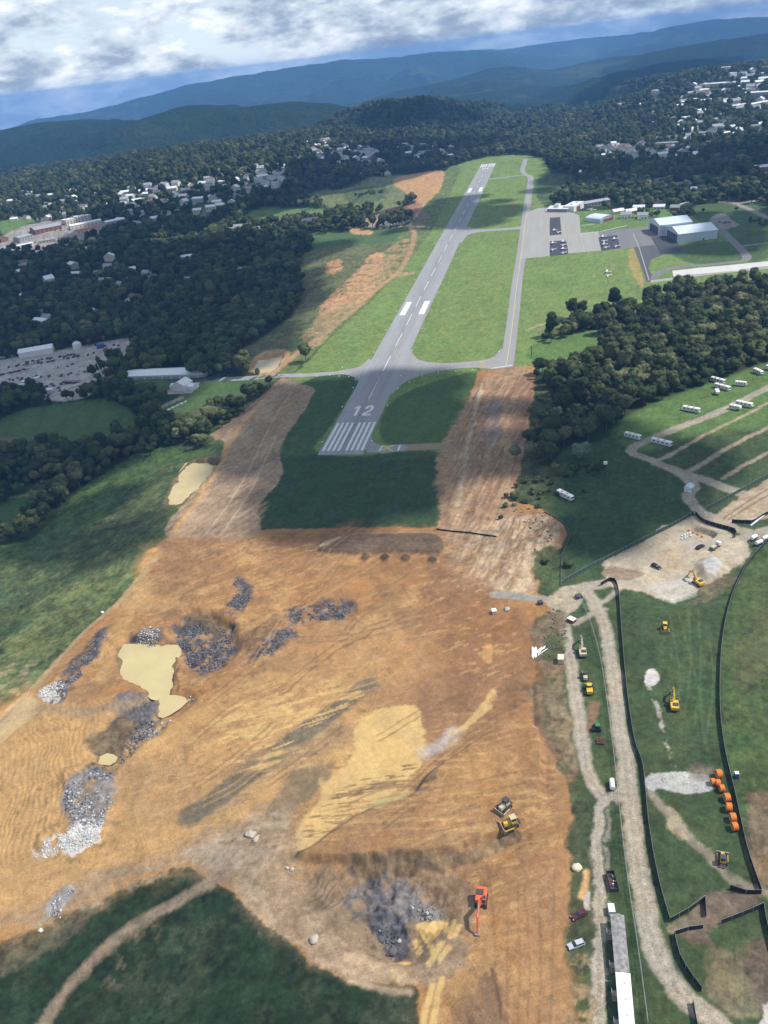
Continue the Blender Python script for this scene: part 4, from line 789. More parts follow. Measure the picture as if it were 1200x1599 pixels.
def mark(name, g, m=M_PAINT, dz=0.14, parent=rw): return sheet(name, g, m, dz, parent)
def rect(x0, y0, x1, y1): return [(x0, y0), (x1, y0), (x1, y1), (x0, y1)]
SW = 1.753
for yb in (6.1, 1383-51.8):
    for s_ in (-1, 1):
        for k in range(4):
            x0 = SW+k*2*SW; mark('threshold_stripe', rect(*sorted((s_*x0, s_*(x0+SW)))[:1], yb, sorted((s_*x0, s_*(x0+SW)))[1], yb+45.7))
mark('runway_digit', [(-5.0, 64), (-2.9, 64), (-2.9, 82.3), (-4.6, 82.3), (-6.9, 79.2), (-6.9, 76.8), (-5.0, 78.6)])
mark('runway_digit', [(1.2, 64), (7.3, 64), (7.3, 66.8), (3.4, 66.8), (7.3, 74.5), (7.3, 79.0), (6.0, 82.3), (2.4, 82.3), (1.0, 79.4), (1.0, 76.4), (3.1, 76.4), (3.1, 78.9), (5.3, 78.9), (5.3, 74.8), (1.0, 67.8)])
y = 94.5
while y < 1310:
    mark('centre_stripe', rect(-0.3 if y < 1400 else 0, y, 0.3, min(y+36.6, 1312))); y += 61.0
for yb in (311, 1383-311-45.7):
    mark('aiming_mark', rect(-12.2, yb, -6.4, yb+45.7)); mark('aiming_mark', rect(6.4, yb, 12.2, yb+45.7))
for q in ((1.2, 1300.7, 7.3, 1303.4), (1.2, 1308.5, 6.0, 1311), (1.2, 1316.3, 7.3, 1319), (1.2, 1303.4, 3.0, 1316.3)): mark('runway_digit', rect(*q), dz=0.14 if q[2] > 4 and q[2] < 7 else 0.145)
for q in ((-7.3, 1300.7, -1.2, 1303.4), (-7.3, 1316.3, -1.2, 1319), (-7.3, 1303.4, -5.5, 1316.3), (-3.0, 1303.4, -1.2, 1316.3)): mark('runway_digit', rect(*q), dz=0.14)
# taxiways
tx = struct(ribbon('taxiway', [(790,574),(793,560),(800,510),(808,440),(814,400),(820,350),(826,305),(829,284),(828,276),(822,273.5),(808,274.5),(785,277.5),(760,280.5)], 10.7, M_TAXI, 0.06))
struct(ribbon('taxiway', [(822,274),(816,266),(819,256),(821,248)], 9, M_TAXI, 0.05))
struct(psheet('taxiway', [(640,546),(644,551),(648,556),(655,562),(675,566),(700,567),(740,564),(765,560),(776,554),(782,545),(802,552),(800,572),(769,576),(740,574),(700,577),(670,583),(645,591),(628,600),(615,613),(600,620),(590,590),(610,560)], M_TAXI, 0.055, 2))
struct(ribbon('taxiway', [(345,592),(415,588),(470,586),(530,582),(580,577)], 8.0, M_TAXI, 0.05))
struct(psheet('taxiway', [(520,581),(548,576),(566,570),(578,560),(585,590),(562,596),(553,589),(538,584.5),(520,584.5)], M_TAXI, 0.045, 2))
struct(psheet('taxiway', [(690,362),(712,358),(735,354),(735,356),(760,358),(800,355),(822,352),(822,357),(780,360),(745,363),(730,368),(722,378),(715,378),(715,362)], M_TAXI, 0.045, 2))
struct(psheet('closed_taxiway', [(578,676),(583,688),(590,693),(600,695.5),(631,694),(633,703.5),(575,707),(570,690)], M_TAXI, 0.05, 2))
cross = struct(psheet('closed_taxiway', [(631,694),(704,691),(706,700),(633,704)], pave('bare_strip', (0.27, 0.19, 0.13)), 0.045))
ribbon('closure_cross', [(593,704.5),(616,695.5)], 1.6, M_YPAINT, 0.12, cross, 0); ribbon('closure_cross', [(598,696),(613,704)], 1.6, M_YPAINT, 0.125, cross, 0)
ribbon('edge_line', [(622,704),(625,695)], 1.2, M_PAINT, 0.12, cross, 0); ribbon('edge_line', [(592,704.5),(598,696)], 1.0, M_PAINT, 0.115, cross, 0)
ribbon('taxi_line', [(790,571),(793,558),(800,510),(808,440),(814,400),(820,350),(826,305)], 0.5, M_YPAINT, 0.10, tx)
for q in ([(574,631),(588,600),(592,590),(588,583),(575,580),(540,582)], [(580,620),(600,596),(640,582),(700,572),(760,568),(783,565)], [(619,547),(618,555),(625,562),(650,567),(700,570),(760,567),(780,562)]):
    ribbon('taxi_line', q, 0.45, M_FPAINT, 0.15, tx)
for q in ([(767,575.5),(800,570.5)],): ribbon('hold_line', q, 1.2, M_PAINT, 0.12, tx, 0)
ribbon('hold_line', [(752,564),(756,574)], 5, pave('concrete_patch', (0.33, 0.27, 0.19)), 0.085, tx, 0)
# apron
ap = struct(psheet('apron', [(812,404),(817,352),(822,332),(840,325),(872,325),(905,336),(907,364),(965,359),(1035,351),(1044,352),(1053,366),(1017,371),(1023,382.5),(990,386.5),(975,388),(887,396),(840,402)], M_APR, 0.07))
struct(psheet('asphalt_apron', [(935,361.5),(965,359),(1035,351),(1044,352),(1053,366),(1017,371),(1023,382.5),(990,386.5),(940,391)], M_MID, 0.10))
struct(psheet('asphalt_apron', [(1017,371),(1053,366),(1067,394),(1032,398)], M_BLK, 0.075)); struct(psheet('asphalt_apron', [(990,386.5),(1022,382.5),(1033,399),(1017,405),(1013,418),(1018,428),(1016,441),(1010,440),(1000,412)], pave('lane_asphalt', (0.085,0.085,0.095)), 0.065))
struct(ribbon('access_road', [(1013,436),(1050,418.5),(1100,414),(1140,410),(1166,405),(1160,392),(1140,372),(1128,360)], 9, M_MID, 0.05)); struct(ribbon('access_road', [(1014,440),(1060,434),(1120,426),(1240,414)], 8, M_APR, 0.045))
struct(psheet('concrete_strip', [(1050,423),(1090,418.5),(1140,414),(1260,402),(1260,415),(1140,423.5),(1090,428),(1052,432)], M_CONC, 0.09))
for q in ([(859,340),(875,339.3),(877.3,366),(858,368)], [(859,377),(886,375),(887.5,397),(858,400)], [(934.5,371),(964,367),(969.5,387.5),(939.5,392)]): psheet('tiedown_pad', q, M_BLK, 0.13, 0, ap)
for q in ([(858,330),(858,401)], [(876,340),(890,396)], [(989,365),(998,385),(1014,438)], [(907,364),(913,394)], [(816,381),(858,380)]): ribbon('seam_line', q, 0.8, M_FPAINT, 0.16, ap, 0)
struct(psheet('hangar_apron', [(197,602.5),(323,596),(344,594),(356,580),(357.5,574),(350,570.5),(328,572),(331,577),(343,577.5),(338,587),(321,589),(185,597)], M_BLK, 0.07))
struct(psheet('concrete_pad', [(262,610),(302,596),(313,598),(300,614),(262,616)], M_APR, 0.06))
for q in ([(907,365),(940,361),(980,352)], [(907,352),(928,350)], [(916,332),(931,341)]): struct(ribbon('footpath', q, 2.0, M_CONC, 0.08, None, 0))
# ------------------------------------------------------------------ sediment ponds
M_POND = bpy.data.materials.new('silty_water'); M_POND.use_nodes = True
t = M_POND.node_tree; b = t.nodes['Principled BSDF']; b.inputs['Roughness'].default_value = 0.12; b.inputs['Specular IOR Level'].default_value = 0.5
n = N(t, 'ShaderNodeTexNoise', i_Scale=0.08, i_Detail=4.0); geo = N(t, 'ShaderNodeNewGeometry'); t.links.new(geo.outputs['Position'], n.inputs['Vector'])
t.links.new(RAMP(t, n.outputs[0], [(0.35, (0.46, 0.36, 0.17)), (0.65, (0.52, 0.42, 0.21))]), b.inputs['Base Color'])
for g_, zl_ in PONDS:
    g_ = g_.mean(0)+(g_-g_.mean(0))*1.16; b_ = MB(); tri = tessellate_polygon([[Vector((p[0], p[1], 0)) for p in g_]]); b_.add([(p[0], p[1], zl_) for p in g_], [tuple(t_) for t_ in tri]); struct(b_.obj('pond', M_POND))
struct(psheet('pond', [(593,353),(600,346),(641,339.5),(632,350),(602,354.5)], mat('pale_pond_water', (0.5, 0.46, 0.40), 0.3, var=0.05), 0.05, 2))
# ------------------------------------------------------------------ trees
def leaf_mat(name, stops, var=0.35):
    m = bpy.data.materials.new(name); m.use_nodes = True; t = m.node_tree; b = t.nodes['Principled BSDF']
    oi = N(t, 'ShaderNodeObjectInfo'); geo = N(t, 'ShaderNodeNewGeometry'); n = N(t, 'ShaderNodeTexNoise', i_Scale=0.8, i_Detail=5.0, i_Roughness=0.7)
    n2 = N(t, 'ShaderNodeTexNoise', i_Scale=0.012, i_Detail=3.0)
    t.links.new(geo.outputs['Position'], n.inputs['Vector']); t.links.new(oi.outputs['Location'], n2.inputs['Vector'])
    c = RAMP(t, MT(t, 'ADD', MT(t, 'MULTIPLY', oi.outputs['Random'], 0.75), MT(t, 'MULTIPLY_ADD', n2.outputs[0], 1.0, -0.37)), stops)
    f = RAMP(t, n.outputs[0], [(0.28, (1-var,)*3), (0.72, (1+var,)*3)])
    t.links.new(MIX(t, 1.0, c, f, 'MULTIPLY'), b.inputs['Base Color']); b.inputs['Roughness'].default_value = 0.8; b.inputs['Specular IOR Level'].default_value = 0.15
    b.inputs['Subsurface Weight'].default_value = 0.0
    return m
M_LEAF = leaf_mat('leaves', [(0.0, (0.018, 0.032, 0.014)), (0.4, (0.042, 0.062, 0.022)), (0.75, (0.082, 0.100, 0.036)), (0.98, (0.165, 0.17, 0.08))])
M_SHRUB = leaf_mat('shrub_leaves', [(0.0, (0.035, 0.055, 0.02)), (0.5, (0.055, 0.085, 0.026)), (1.0, (0.085, 0.10, 0.035))])
M_PALE = leaf_mat('silvery_leaves', [(0.0, (0.10, 0.15, 0.095)), (1.0, (0.13, 0.18, 0.115))])
M_BARK = mat('bark', (0.085, 0.065, 0.048), 0.95, var=0.3, scale=4.0)
_ib = bmesh.new(); bmesh.ops.create_icosphere(_ib, subdivisions=3, radius=1.0); ICO2 = (np.array([v.co[:] for v in _ib.verts]), np.array([[v.index for v in f.verts] for f in _ib.faces])); _ib.free()
_ib = bmesh.new(); bmesh.ops.create_icosphere(_ib, subdivisions=4, radius=1.0); ICO3 = (np.array([v.co[:] for v in _ib.verts]), np.array([[v.index for v in f.verts] for f in _ib.faces])); _ib.free()
def tri_mesh(name, v, f, m, smooth=False):
    o = bpy.data.meshes.new(name); k = len(f); f = np.asarray(f, np.int32); o.vertices.add(len(v)); o.vertices.foreach_set('co', np.asarray(v, np.float32).ravel())
    o.loops.add(k*3); o.loops.foreach_set('vertex_index', f.ravel()); o.polygons.add(k); o.polygons.foreach_set('loop_start', np.arange(0, k*3, 3, dtype=np.int32)); o.polygons.foreach_set('loop_total', np.full(k, 3, np.int32))
    if smooth: o.polygons.foreach_set('use_smooth', np.ones(k, bool))
    o.update(calc_edges=True); o.materials.append(m); return o
def unit(a): return a/np.maximum(np.linalg.norm(a, axis=-1, keepdims=True), 1e-9)
def crown_mesh(name, seed, rad, h0, h1, lobes, m, conic=False, leaves=1300):
    r = np.random.default_rng(seed); cz = (h0+h1)/2; hz = (h1-h0)/2; V = []; F = []; nv = 0
    for k in range(lobes):
        if k == 0: c = np.array((0, 0, cz)); q = rad*0.72
        else:
            a = r.random()*6.28; e = r.uniform(-0.55, 0.95); rr = rad*0.62*math.sqrt(max(0.05, 1-e*e))
            if conic: rr *= (1-0.45*(e+1)/2)
            c = np.array((rr*math.cos(a), rr*math.sin(a), cz+hz*0.62*e)); q = rad*r.uniform(0.26, 0.44)
        d = ICO2[0]; sq = hz/rad*0.8 if k == 0 else r.uniform(0.75, 1.0)
        s_ = (q*(0.48+1.05*fbm(d[:, 0]*2.6+seed+k*5.0, d[:, 1]*2.6+d[:, 2]*3.1, 3, seed, 0.65)))[:, None]
        V.append(c+d*s_*np.array((1, 1, sq))); F.append(ICO2[1]+nv); nv += len(d)
    bv = np.concatenate(V); cen = np.array((0, 0, cz-hz*0.2)); k_ = rad/4.5       # leaf sprays standing off the clumps
    p = bv[r.integers(0, len(bv), leaves)]; o = unit(p-cen); p = p+o*r.uniform(0, 0.55, (leaves, 1))*k_
    a = unit(r.normal(size=(leaves, 3))); u = unit(a-o*(a*o).sum(1, keepdims=True)*0.6)*r.uniform(0.22, 0.55, (leaves, 1))*k_; w = unit(np.cross(o, u))*r.uniform(0.2, 0.5, (leaves, 1))*k_
    V.append(np.stack([p-u*0.6, p+w, p+u+o*0.3], 1).reshape(-1, 3)); F.append(np.arange(leaves*3).reshape(-1, 3)+nv)
    return tri_mesh(name, np.concatenate(V), np.concatenate(F), m)
def trunk_mesh(name, seed, h, r0):
    r = random.Random(seed); b = MB(); b.tube((0, 0, -0.6), (0.1, 0.05, h*0.55), r0, 8, r0*0.6); b.tube((0.1, 0.05, h*0.55), (0.2, -0.1, h*0.85), r0*0.6, 6, r0*0.2)
    for k in range(4):
        a = r.random()*6.28; z = h*r.uniform(0.3, 0.55); b.tube((0.05, 0, z), (math.cos(a)*h*0.2, math.sin(a)*h*0.2, z+h*0.2), r0*0.35, 5, r0*0.12)
    me = bpy.data.meshes.new(name); me.from_pydata(b.v, [], b.f); me.materials.append(M_BARK); return me
TV = [(5.0, 3.0, 15.0, 12, False), (4.4, 2.5, 17.0, 12, False), (5.6, 3.0, 13.5, 14, False), (3.6, 2.0, 14.0, 7, True), (4.8, 2.6, 16.0, 13, False), (4.0, 2.2, 12.0, 10, False)]
CROWNS = [crown_mesh('crown', 100+i, *v[:4], M_LEAF, v[4]) for i, v in enumerate(TV)]
TRUNKS = [trunk_mesh('trunk', 200+i, v[2], 0.32) for i, v in enumerate(TV)]
SHRUBC = [crown_mesh('shrub_crown', 300+i, 2.0, 0.2, 3.2, 5, M_SHRUB, False, 300) for i in range(2)]
PALEC = crown_mesh('pale_crown', 330, 6.2, 2.0, 11.5, 10, M_PALE, False, 700)
protos = bpy.data.collections.new('forest_tree_kinds')
for i in range(6):
    o = bpy.data.objects.new('kind_%d' % i, None); bm = bmesh.new(); bm.from_mesh(CROWNS[i]); bm.from_mesh(TRUNKS[i]); me = bpy.data.meshes.new('forest_tree'); bm.to_mesh(me); bm.free()
    me.materials.append(M_LEAF); o = bpy.data.objects.new('kind_%d' % i, me); protos.objects.link(o)
for i in range(2):
    o = bpy.data.objects.new('kind_%d' % (6+i), SHRUBC[i]); protos.objects.link(o)
def wood_at(x, y):
    dx = x-CAMP[0]; dy = y-CAMP[1]; f = dx*fx_+dy*fy_; l = dx*fy_-dy*fx_
    i = np.clip(np.searchsorted(ts[:, 0], f), 0, NR-1); j = np.rint((l/ts[i, 1]*FPX-us[0])/(us[1]-us[0])).astype(int)
    ok = (j >= 0) & (j < NC) & (f < ts[-1, 0]) & (f > ts[0, 0]); return np.where(ok, WOOD[i*NC+np.clip(j, 0, NC-1)], 0)
def project(p):
    q = (p-CAMP) @ CM.T; return 600+FPX*q[:, 0]/q[:, 2], 799.5-FPX*q[:, 1]/q[:, 2], q[:, 2]
CLEAR = []          # ground kept open round each house: (x, y, r)
TREES = []          # x, y, kind, scale
def scatter(x0, x1, y0, y1, sp, dmin, dmax, scale, keep=1.0):
    X, Y = np.meshgrid(np.arange(x0, x1, sp), np.arange(y0, y1, sp)); X = X.ravel(); Y = Y.ravel()
    X = X+RNG.uniform(-0.42, 0.42, len(X))*sp; Y = Y+RNG.uniform(-0.42, 0.42, len(Y))*sp
    d = np.hypot(X-CAMP[0], Y-CAMP[1]); s = (d >= dmin) & (d < dmax); X = X[s]; Y = Y[s]
    s = wood_at(X, Y) > 0.6; X = X[s]; Y = Y[s]
    px, py, dep = project(np.stack([X, Y, H0(X, Y)], 1)); s = (dep > 50) & (px > -150) & (px < 1350) & (RNG.random(len(X)) < keep); X = X[s]; Y = Y[s]
    for cx, cy, r in CLEAR:
        # a gap round the house, longer towards the open side
        ux, uy = CAMP[0]-cx, CAMP[1]-cy; L = math.hypot(ux, uy); ux /= L; uy /= L
        a = (X-cx)*ux+(Y-cy)*uy; b_ = (X-cx)*uy-(Y-cy)*ux
        k = (np.abs(b_) < r) & (a > -r) & (a < r*1.8); X = X[~k]; Y = Y[~k]
    kd = RNG.choice(6, len(X), p=[0.24, 0.2, 0.16, 0.1, 0.18, 0.12]); sc_ = scale*(0.5+0.95*RNG.random(len(X))**1.4)
    TREES.extend(zip(X, Y, kd, sc_))
def grow():
    scatter(-900, 900, -300, 1000, 7.4, 0, 1000, 0.95); scatter(-1600, 1200, 0, 1700, 9.0, 1000, 1600, 1.0)
    scatter(-2200, 1800, 400, 2600, 11.0, 1600, 2400, 1.1); scatter(-3200, 2600, 1200, 3500, 12.5, 2400, 3420, 1.15)
def row(pts, n, kinds, s0, s1, spread):
    g = catmull(P0(pts)[:, :2], 8); L = np.concatenate([[0], np.cumsum(np.linalg.norm(np.diff(g, axis=0), axis=1))])
    for k in range(n):
        u = RNG.random()*L[-1]; x = np.interp(u, L, g[:, 0])+RNG.normal()*spread; y = np.interp(u, L, g[:, 1])+RNG.normal()*spread
        TREES.append((x, y, kinds[int(RNG.random()*len(kinds))], RNG.uniform(s0, s1)))
def lone(pts, kinds, s0, s1):
    for q in P0(pts): TREES.append((q[0], q[1], kinds[int(RNG.random()*len(kinds))], RNG.uniform(s0, s1)))
def hedges():
    row([(0,750),(60,728),(140,700),(230,682),(252,662),(240,640),(205,628),(165,612),(120,622)], 95, [0,2,4,5], 0.45, 0.8, 4); row([(-40,800),(0,780),(80,745),(180,715),(260,695)], 60, [0,2,5], 0.5, 0.85, 6)
    row([(-40,870),(0,845),(40,810),(100,765),(140,745)], 45, [2,5,6,7], 0.4, 0.8, 5); row([(318,668),(345,655),(370,638),(405,615),(415,604)], 60, [6,7,5], 0.4, 1.3, 6); row([(330,672),(360,655),(390,632)], 12, [3,5], 0.4, 0.6, 5)
    row([(200,690),(260,688),(320,680)], 40, [6,7,5], 0.6, 1.4, 7); row([(145,582),(158,586),(170,590)], 10, [0,2,5], 0.6, 0.9, 5); row([(0,622),(50,630)], 16, [0,5], 0.5, 0.8, 4); lone([(156,572),(163,578)], [3], 0.8, 0.9)
    row([(1000,330),(1020,338),(1050,340),(1065,338)], 16, [0,5,2], 0.4, 0.7, 8); lone([(1048,335),(1066,331),(1082,333),(1098,332),(1172,347),(1150,330)], [5,2,3], 0.45, 0.6); row([(1185,345),(1200,352)], 10, [6,7], 1, 1.6, 5)
    row([(500,365),(520,362),(545,362)], 14, [5,2], 0.5, 0.7, 5); row([(800,795),(820,770),(850,770),(870,760)], 26, [6,7], 0.6, 1.3, 6); lone([(888,885),(852,880)], [6,7], 1.0, 1.4)
    row([(560,305),(600,300)], 24, [6,7], 1.0, 1.8, 9); row([(840,600),(848,680),(850,720)], 20, [5,6,7], 0.5, 1.0, 5); lone([(862,535),(880,528),(900,518)], [5,0], 0.6, 0.8)
    row([(848,534),(880,522),(910,510),(935,505)], 26, [5,2,0], 0.5, 0.75, 5); row([(835,650),(840,700),(858,740),(900,748),(935,728)], 40, [6,7,5], 0.6, 1.1, 4)
    row([(390,352),(440,350),(500,352)], 18, [5,2], 0.5, 0.8, 6); row([(880,300),(905,285)], 12, [5,6], 0.7, 1.2, 8)
def gn_forest(name, arr):
    x = np.array([a[0] for a in arr]); y = np.array([a[1] for a in arr]); z = H0(x, y)-0.2
    me = bpy.data.meshes.new(name); me.vertices.add(len(arr)); me.vertices.foreach_set('co', np.stack([x, y, z], 1).astype(np.float32).ravel())
    for nm, ty, val in (('kind', 'INT', [int(a[2]) for a in arr]), ('size', 'FLOAT', [float(a[3]) for a in arr]), ('turn', 'FLOAT', list(RNG.random(len(arr))*6.28))):
        at = me.attributes.new(nm, ty, 'POINT'); at.data.foreach_set('value', val)
    o = bpy.data.objects.new(name, me); COL.objects.link(o); struct(o, 'stuff')
    g = bpy.data.node_groups.new(name, 'GeometryNodeTree')
    g.interface.new_socket('Geometry', in_out='INPUT', socket_type='NodeSocketGeometry'); g.interface.new_socket('Geometry', in_out='OUTPUT', socket_type='NodeSocketGeometry')
    gi = g.nodes.new('NodeGroupInput'); go = g.nodes.new('NodeGroupOutput'); ip = g.nodes.new('GeometryNodeInstanceOnPoints'); ci = g.nodes.new('GeometryNodeCollectionInfo')
    ci.inputs[0].default_value = protos; ci.inputs['Separate Children'].default_value = True; ci.inputs['Reset Children'].default_value = True
    def attr(nm, ty):
        n_ = g.nodes.new('GeometryNodeInputNamedAttribute'); n_.data_type = ty; n_.inputs[0].default_value = nm; return next(s for s in n_.outputs if s.enabled and s.name == 'Attribute')
    rot = g.nodes.new('ShaderNodeCombineXYZ'); g.links.new(attr('turn', 'FLOAT'), rot.inputs[2]); scl = g.nodes.new('ShaderNodeCombineXYZ'); sa = attr('size', 'FLOAT')
    for k in range(3): g.links.new(sa, scl.inputs[k])
    g.links.new(gi.outputs[0], ip.inputs['Points']); g.links.new(ci.outputs[0], ip.inputs['Instance']); ip.inputs['Pick Instance'].default_value = True
    g.links.new(attr('kind', 'INT'), ip.inputs['Instance Index']); g.links.new(rot.outputs[0], ip.inputs['Rotation']); g.links.new(scl.outputs[0], ip.inputs['Scale']); g.links.new(ip.outputs[0], go.inputs[0])
    md = o.modifiers.new('trees', 'NODES'); md.node_group = g; o['label'] = 'dense green broadleaf woodland covering valley and hillsides'; return o
def plant_all():
    hedges(); grow()
    A = np.array([(a[0], a[1]) for a in TREES]); z = H0(A[:, 0], A[:, 1]); kd = np.array([a[2] for a in TREES]); sz = np.array([a[3] for a in TREES])
    px, py, dep = project(np.stack([A[:, 0], A[:, 1], z+6], 1)); vis = (px > 0) & (px < 1200) & (py > 0) & (py < 1599)
    hgt = np.array([v[2] for v in TV]+[3.2, 3.2])[kd]*sz/dep
    tr = np.nonzero(vis & (kd < 6))[0]; tr = tr[np.argsort(-hgt[tr])][:292]; sh = np.nonzero(vis & (kd >= 6))[0]; sh = sh[np.argsort(-hgt[sh])][:150]
    pick = set(tr.tolist())|set(sh.tolist())
    for i in list(tr)+list(sh):
        x, y = A[i]; k = int(kd[i]); s_ = float(sz[i]); left = px[i] < 480
        if k < 6:
            shape = ('round', 'tall', 'broad', 'pointed', 'tall full', 'small round')[k]
            where = 'in the hedgerow trees round the valley field' if left and py[i] > 600 else ('in the dark wood above the scrap yard' if left else ('in the wood beside the trailer field' if py[i] > 420 else 'near the airfield buildings'))
            t_ = thing('broadleaf_tree', '%s green broadleaf tree %s' % (shape, where), 'tree', (x, y, float(z[i])-0.1), float(RNG.random()*6.28), 'trees '+where)
            parts = (('trunk', TRUNKS[k]), ('crown', CROWNS[k]))
        else:
            where = 'on the scrubby bank beside the tan graded strip' if left else ('at the foot of the wood by the graded strip' if py[i] > 560 else 'on rough ground beyond the runway')
            t_ = thing('shrub', 'low leafy green shrub '+where, 'shrub', (x, y, float(z[i])-0.1), float(RNG.random()*6.28), 'shrubs '+where); parts = (('foliage', SHRUBC[k-6]),)
        t_.scale = (s_, s_, s_*float(RNG.uniform(0.9, 1.1)))
        for nm, me in parts:
            o = bpy.data.objects.new(nm, me); COL.objects.link(o); o.parent = t_
    q = PX(908, 718); t_ = thing('silvery_tree', 'wide pale silvery-green tree at the corner of the wood', 'tree', q); t_.scale = (1.0, 1.0, 1.0)
    for nm, me in (('trunk', TRUNKS[0]), ('crown', PALEC)): o = bpy.data.objects.new(nm, me); COL.objects.link(o); o.parent = t_
    q = PX(870, 655); t_ = thing('silvery_tree', 'small pale green tree poking from the dark wood', 'tree', q); t_.scale = (0.6, 0.6, 0.8)
    for nm, me in (('trunk', TRUNKS[0]), ('crown', PALEC)): o = bpy.data.objects.new(nm, me); COL.objects.link(o); o.parent = t_
    rest = [TREES[i] for i in range(len(TREES)) if i not in pick]; print('trees', len(TREES)); gn_forest('forest', rest)
# ------------------------------------------------------------------ buildings
M_WHITE = mat('white_cladding', (0.72, 0.72, 0.70), 0.55, var=0.06); M_WROOF = mat('white_metal_roof', (0.70, 0.72, 0.74), 0.45, var=0.08, scale=0.4); M_GROOF = mat('grey_roof', (0.30, 0.31, 0.33), 0.7, var=0.15, scale=0.5)
M_BROOF = mat('brown_roof', (0.17, 0.13, 0.11), 0.85, var=0.2); M_DROOF = mat('dark_roof', (0.085, 0.085, 0.10), 0.85, var=0.2); M_CREAM = mat('cream_wall', (0.60, 0.55, 0.44), 0.8, var=0.08); M_BRICK = mat('brick_wall', (0.28, 0.13, 0.09), 0.9, var=0.2)
M_BLUEG = mat('blue_grey_cladding', (0.54, 0.58, 0.63), 0.5, var=0.06, scale=0.3); M_BLUER = mat('blue_grey_roof', (0.58, 0.65, 0.72), 0.42, var=0.06, scale=0.2); M_GLASS = mat('dark_glass', (0.03, 0.035, 0.045), 0.15, var=0.1, spec=0.6)
M_REDR = mat('red_roof', (0.42, 0.13, 0.08), 0.7, var=0.15); M_MAROON = mat('maroon_door', (0.22, 0.08, 0.06), 0.7, var=0.1); M_GREYW = mat('grey_wall', (0.36, 0.36, 0.36), 0.8, var=0.1); M_TANW = mat('tan_wall', (0.42, 0.35, 0.25), 0.8, var=0.1); M_TRIM = mat('white_trim', (0.68, 0.68, 0.66), 0.6)
def gable(w, d, h, rise, ov=0.5, axis='x', th=0.25):      # ridge along x; returns wall MB and roof MB, base at z=0, x 0..w, y 0..d
    wl = MB(); rf = MB()
    if axis == 'x':
        wl.prism([(0, -4), (d, -4), (d, h), (d/2, h+rise), (0, h)], w, c=(w/2, 0, 0)); s_ = rise/(d/2)
        rf.prism([(-ov, h-ov*s_+0.02), (d/2, h+rise+0.02), (d+ov, h-ov*s_+0.02), (d+ov, h-ov*s_+th), (d/2, h+rise+th), (-ov, h-ov*s_+th)], w+2*ov, c=(w/2, 0, 0))
    else:
        s_ = rise/(w/2); pr = [(0, -4), (w, -4), (w, h), (w/2, h+rise), (0, h)]; pf = [(-ov, h-ov*s_+0.02), (w/2, h+rise+0.02), (w+ov, h-ov*s_+0.02), (w+ov, h-ov*s_+th), (w/2, h+rise+th), (-ov, h-ov*s_+th)]
        for b_, p_, y0, y1 in ((wl, pr, 0, d), (rf, pf, -ov, d+ov)):
            n = len(p_); b_.add([(x, y0, z) for x, z in p_]+[(x, y1, z) for x, z in p_], [tuple(range(n)), tuple(range(2*n-1, n-1, -1))]+[(i, (i+1) % n, n+(i+1) % n, n+i) for i in range(n)])
    return wl, rf
def front(p0, p1):
    a = PX(*p0); b = PX(*p1); da = math.hypot(a.x-CAMP[0], a.y-CAMP[1]); db = math.hypot(b.x-CAMP[0], b.y-CAMP[1])
    if max(da, db) > 1.12*min(da, db):                     # one end slipped past the brow: both ends stand at the nearer distance
        q = at_d(*(p1 if db > da else p0), min(da, db)); v = Vector((q[0], q[1], zat(q[0], q[1])))
        if db > da: b = v
        else: a = v
    d = b-a; L = math.hypot(d.x, d.y); CLEAR.append(((a.x+b.x)/2, (a.y+b.y)/2, min(L*0.5+4, 26)))
    if L > 118: b = a+(b-a)*(60/L); d = b-a; L = 60.0
    a.z = (a.z+b.z)/2; return a, L, math.atan2(d.y, d.x)
def barn(name, label, cat, p0, p1, depth, h, rise, wall, roof, axis='x', wins=0, flat=False, win_z=1.2, win_h=1.4, group=None, door=None, ov=0.5):
    a, L, rz = front(p0, p1); t_ = thing(name, label, cat, a, rz, group)
    if flat:
        wl = MB(); wl.box((L/2, depth/2, (h-4)/2), (L, depth, h+4)); rf = MB(); rf.box((L/2, depth/2, h+0.2), (L+0.5, depth+0.5, 0.4))
    else: wl, rf = gable(L, depth, h, rise, ov, axis)
    w_ = wl.obj('wall', wall, t_); r_ = rf.obj('roof', roof, t_)
    if flat:
        for u, v in ((0.3, 0.5), (0.7, 0.4)): b = MB(); b.box((L*u, depth*v, h+0.95), (2.6, 2.4, 1.1)); b.obj('roof_vent', M_GREYW, r_)
    for k in range(wins):
        fl = max(1, int(h//3.2)); x = (k+0.5)*L/wins
        for f_ in range(fl): b = MB(); b.box((x, -0.03, win_z+win_h/2+f_*3.2), (L/wins*0.34, 0.12, win_h)); b.obj('window', M_GLASS, t_)
    if door:
        b = MB(); b.box((L*door[0], -0.05, door[2]/2), (door[1], 0.2, door[2])); b.obj('door', door[3], t_)
    return t_
barn('supermarket', 'long brick store with pale grey roof in the valley town', 'store', (57,367), (98,357.5), 42, 8, 3, M_BRICK, M_GROOF, wins=6)
barn('shop', 'low shop building with orange-red roof in the valley town', 'shop', (121,366.5), (158,357.5), 13, 5, 2.4, M_CREAM, M_REDR, wins=6); barn('shop', 'long grey-roofed shop terrace behind the red-roofed shops', 'shop', (111,358), (160,349), 14, 6, 2, M_CREAM, M_WROOF, wins=8)
barn('warehouse', 'long white-roofed shed at the edge of the valley town', 'warehouse', (167,351.5), (197,347.5), 20, 6, 2, M_GREYW, M_WROOF, wins=5); barn('shop', 'grey two-storey block below the brick store', 'building', (32,379), (52,372), 22, 7, 2, M_GREYW, M_GROOF, wins=5)
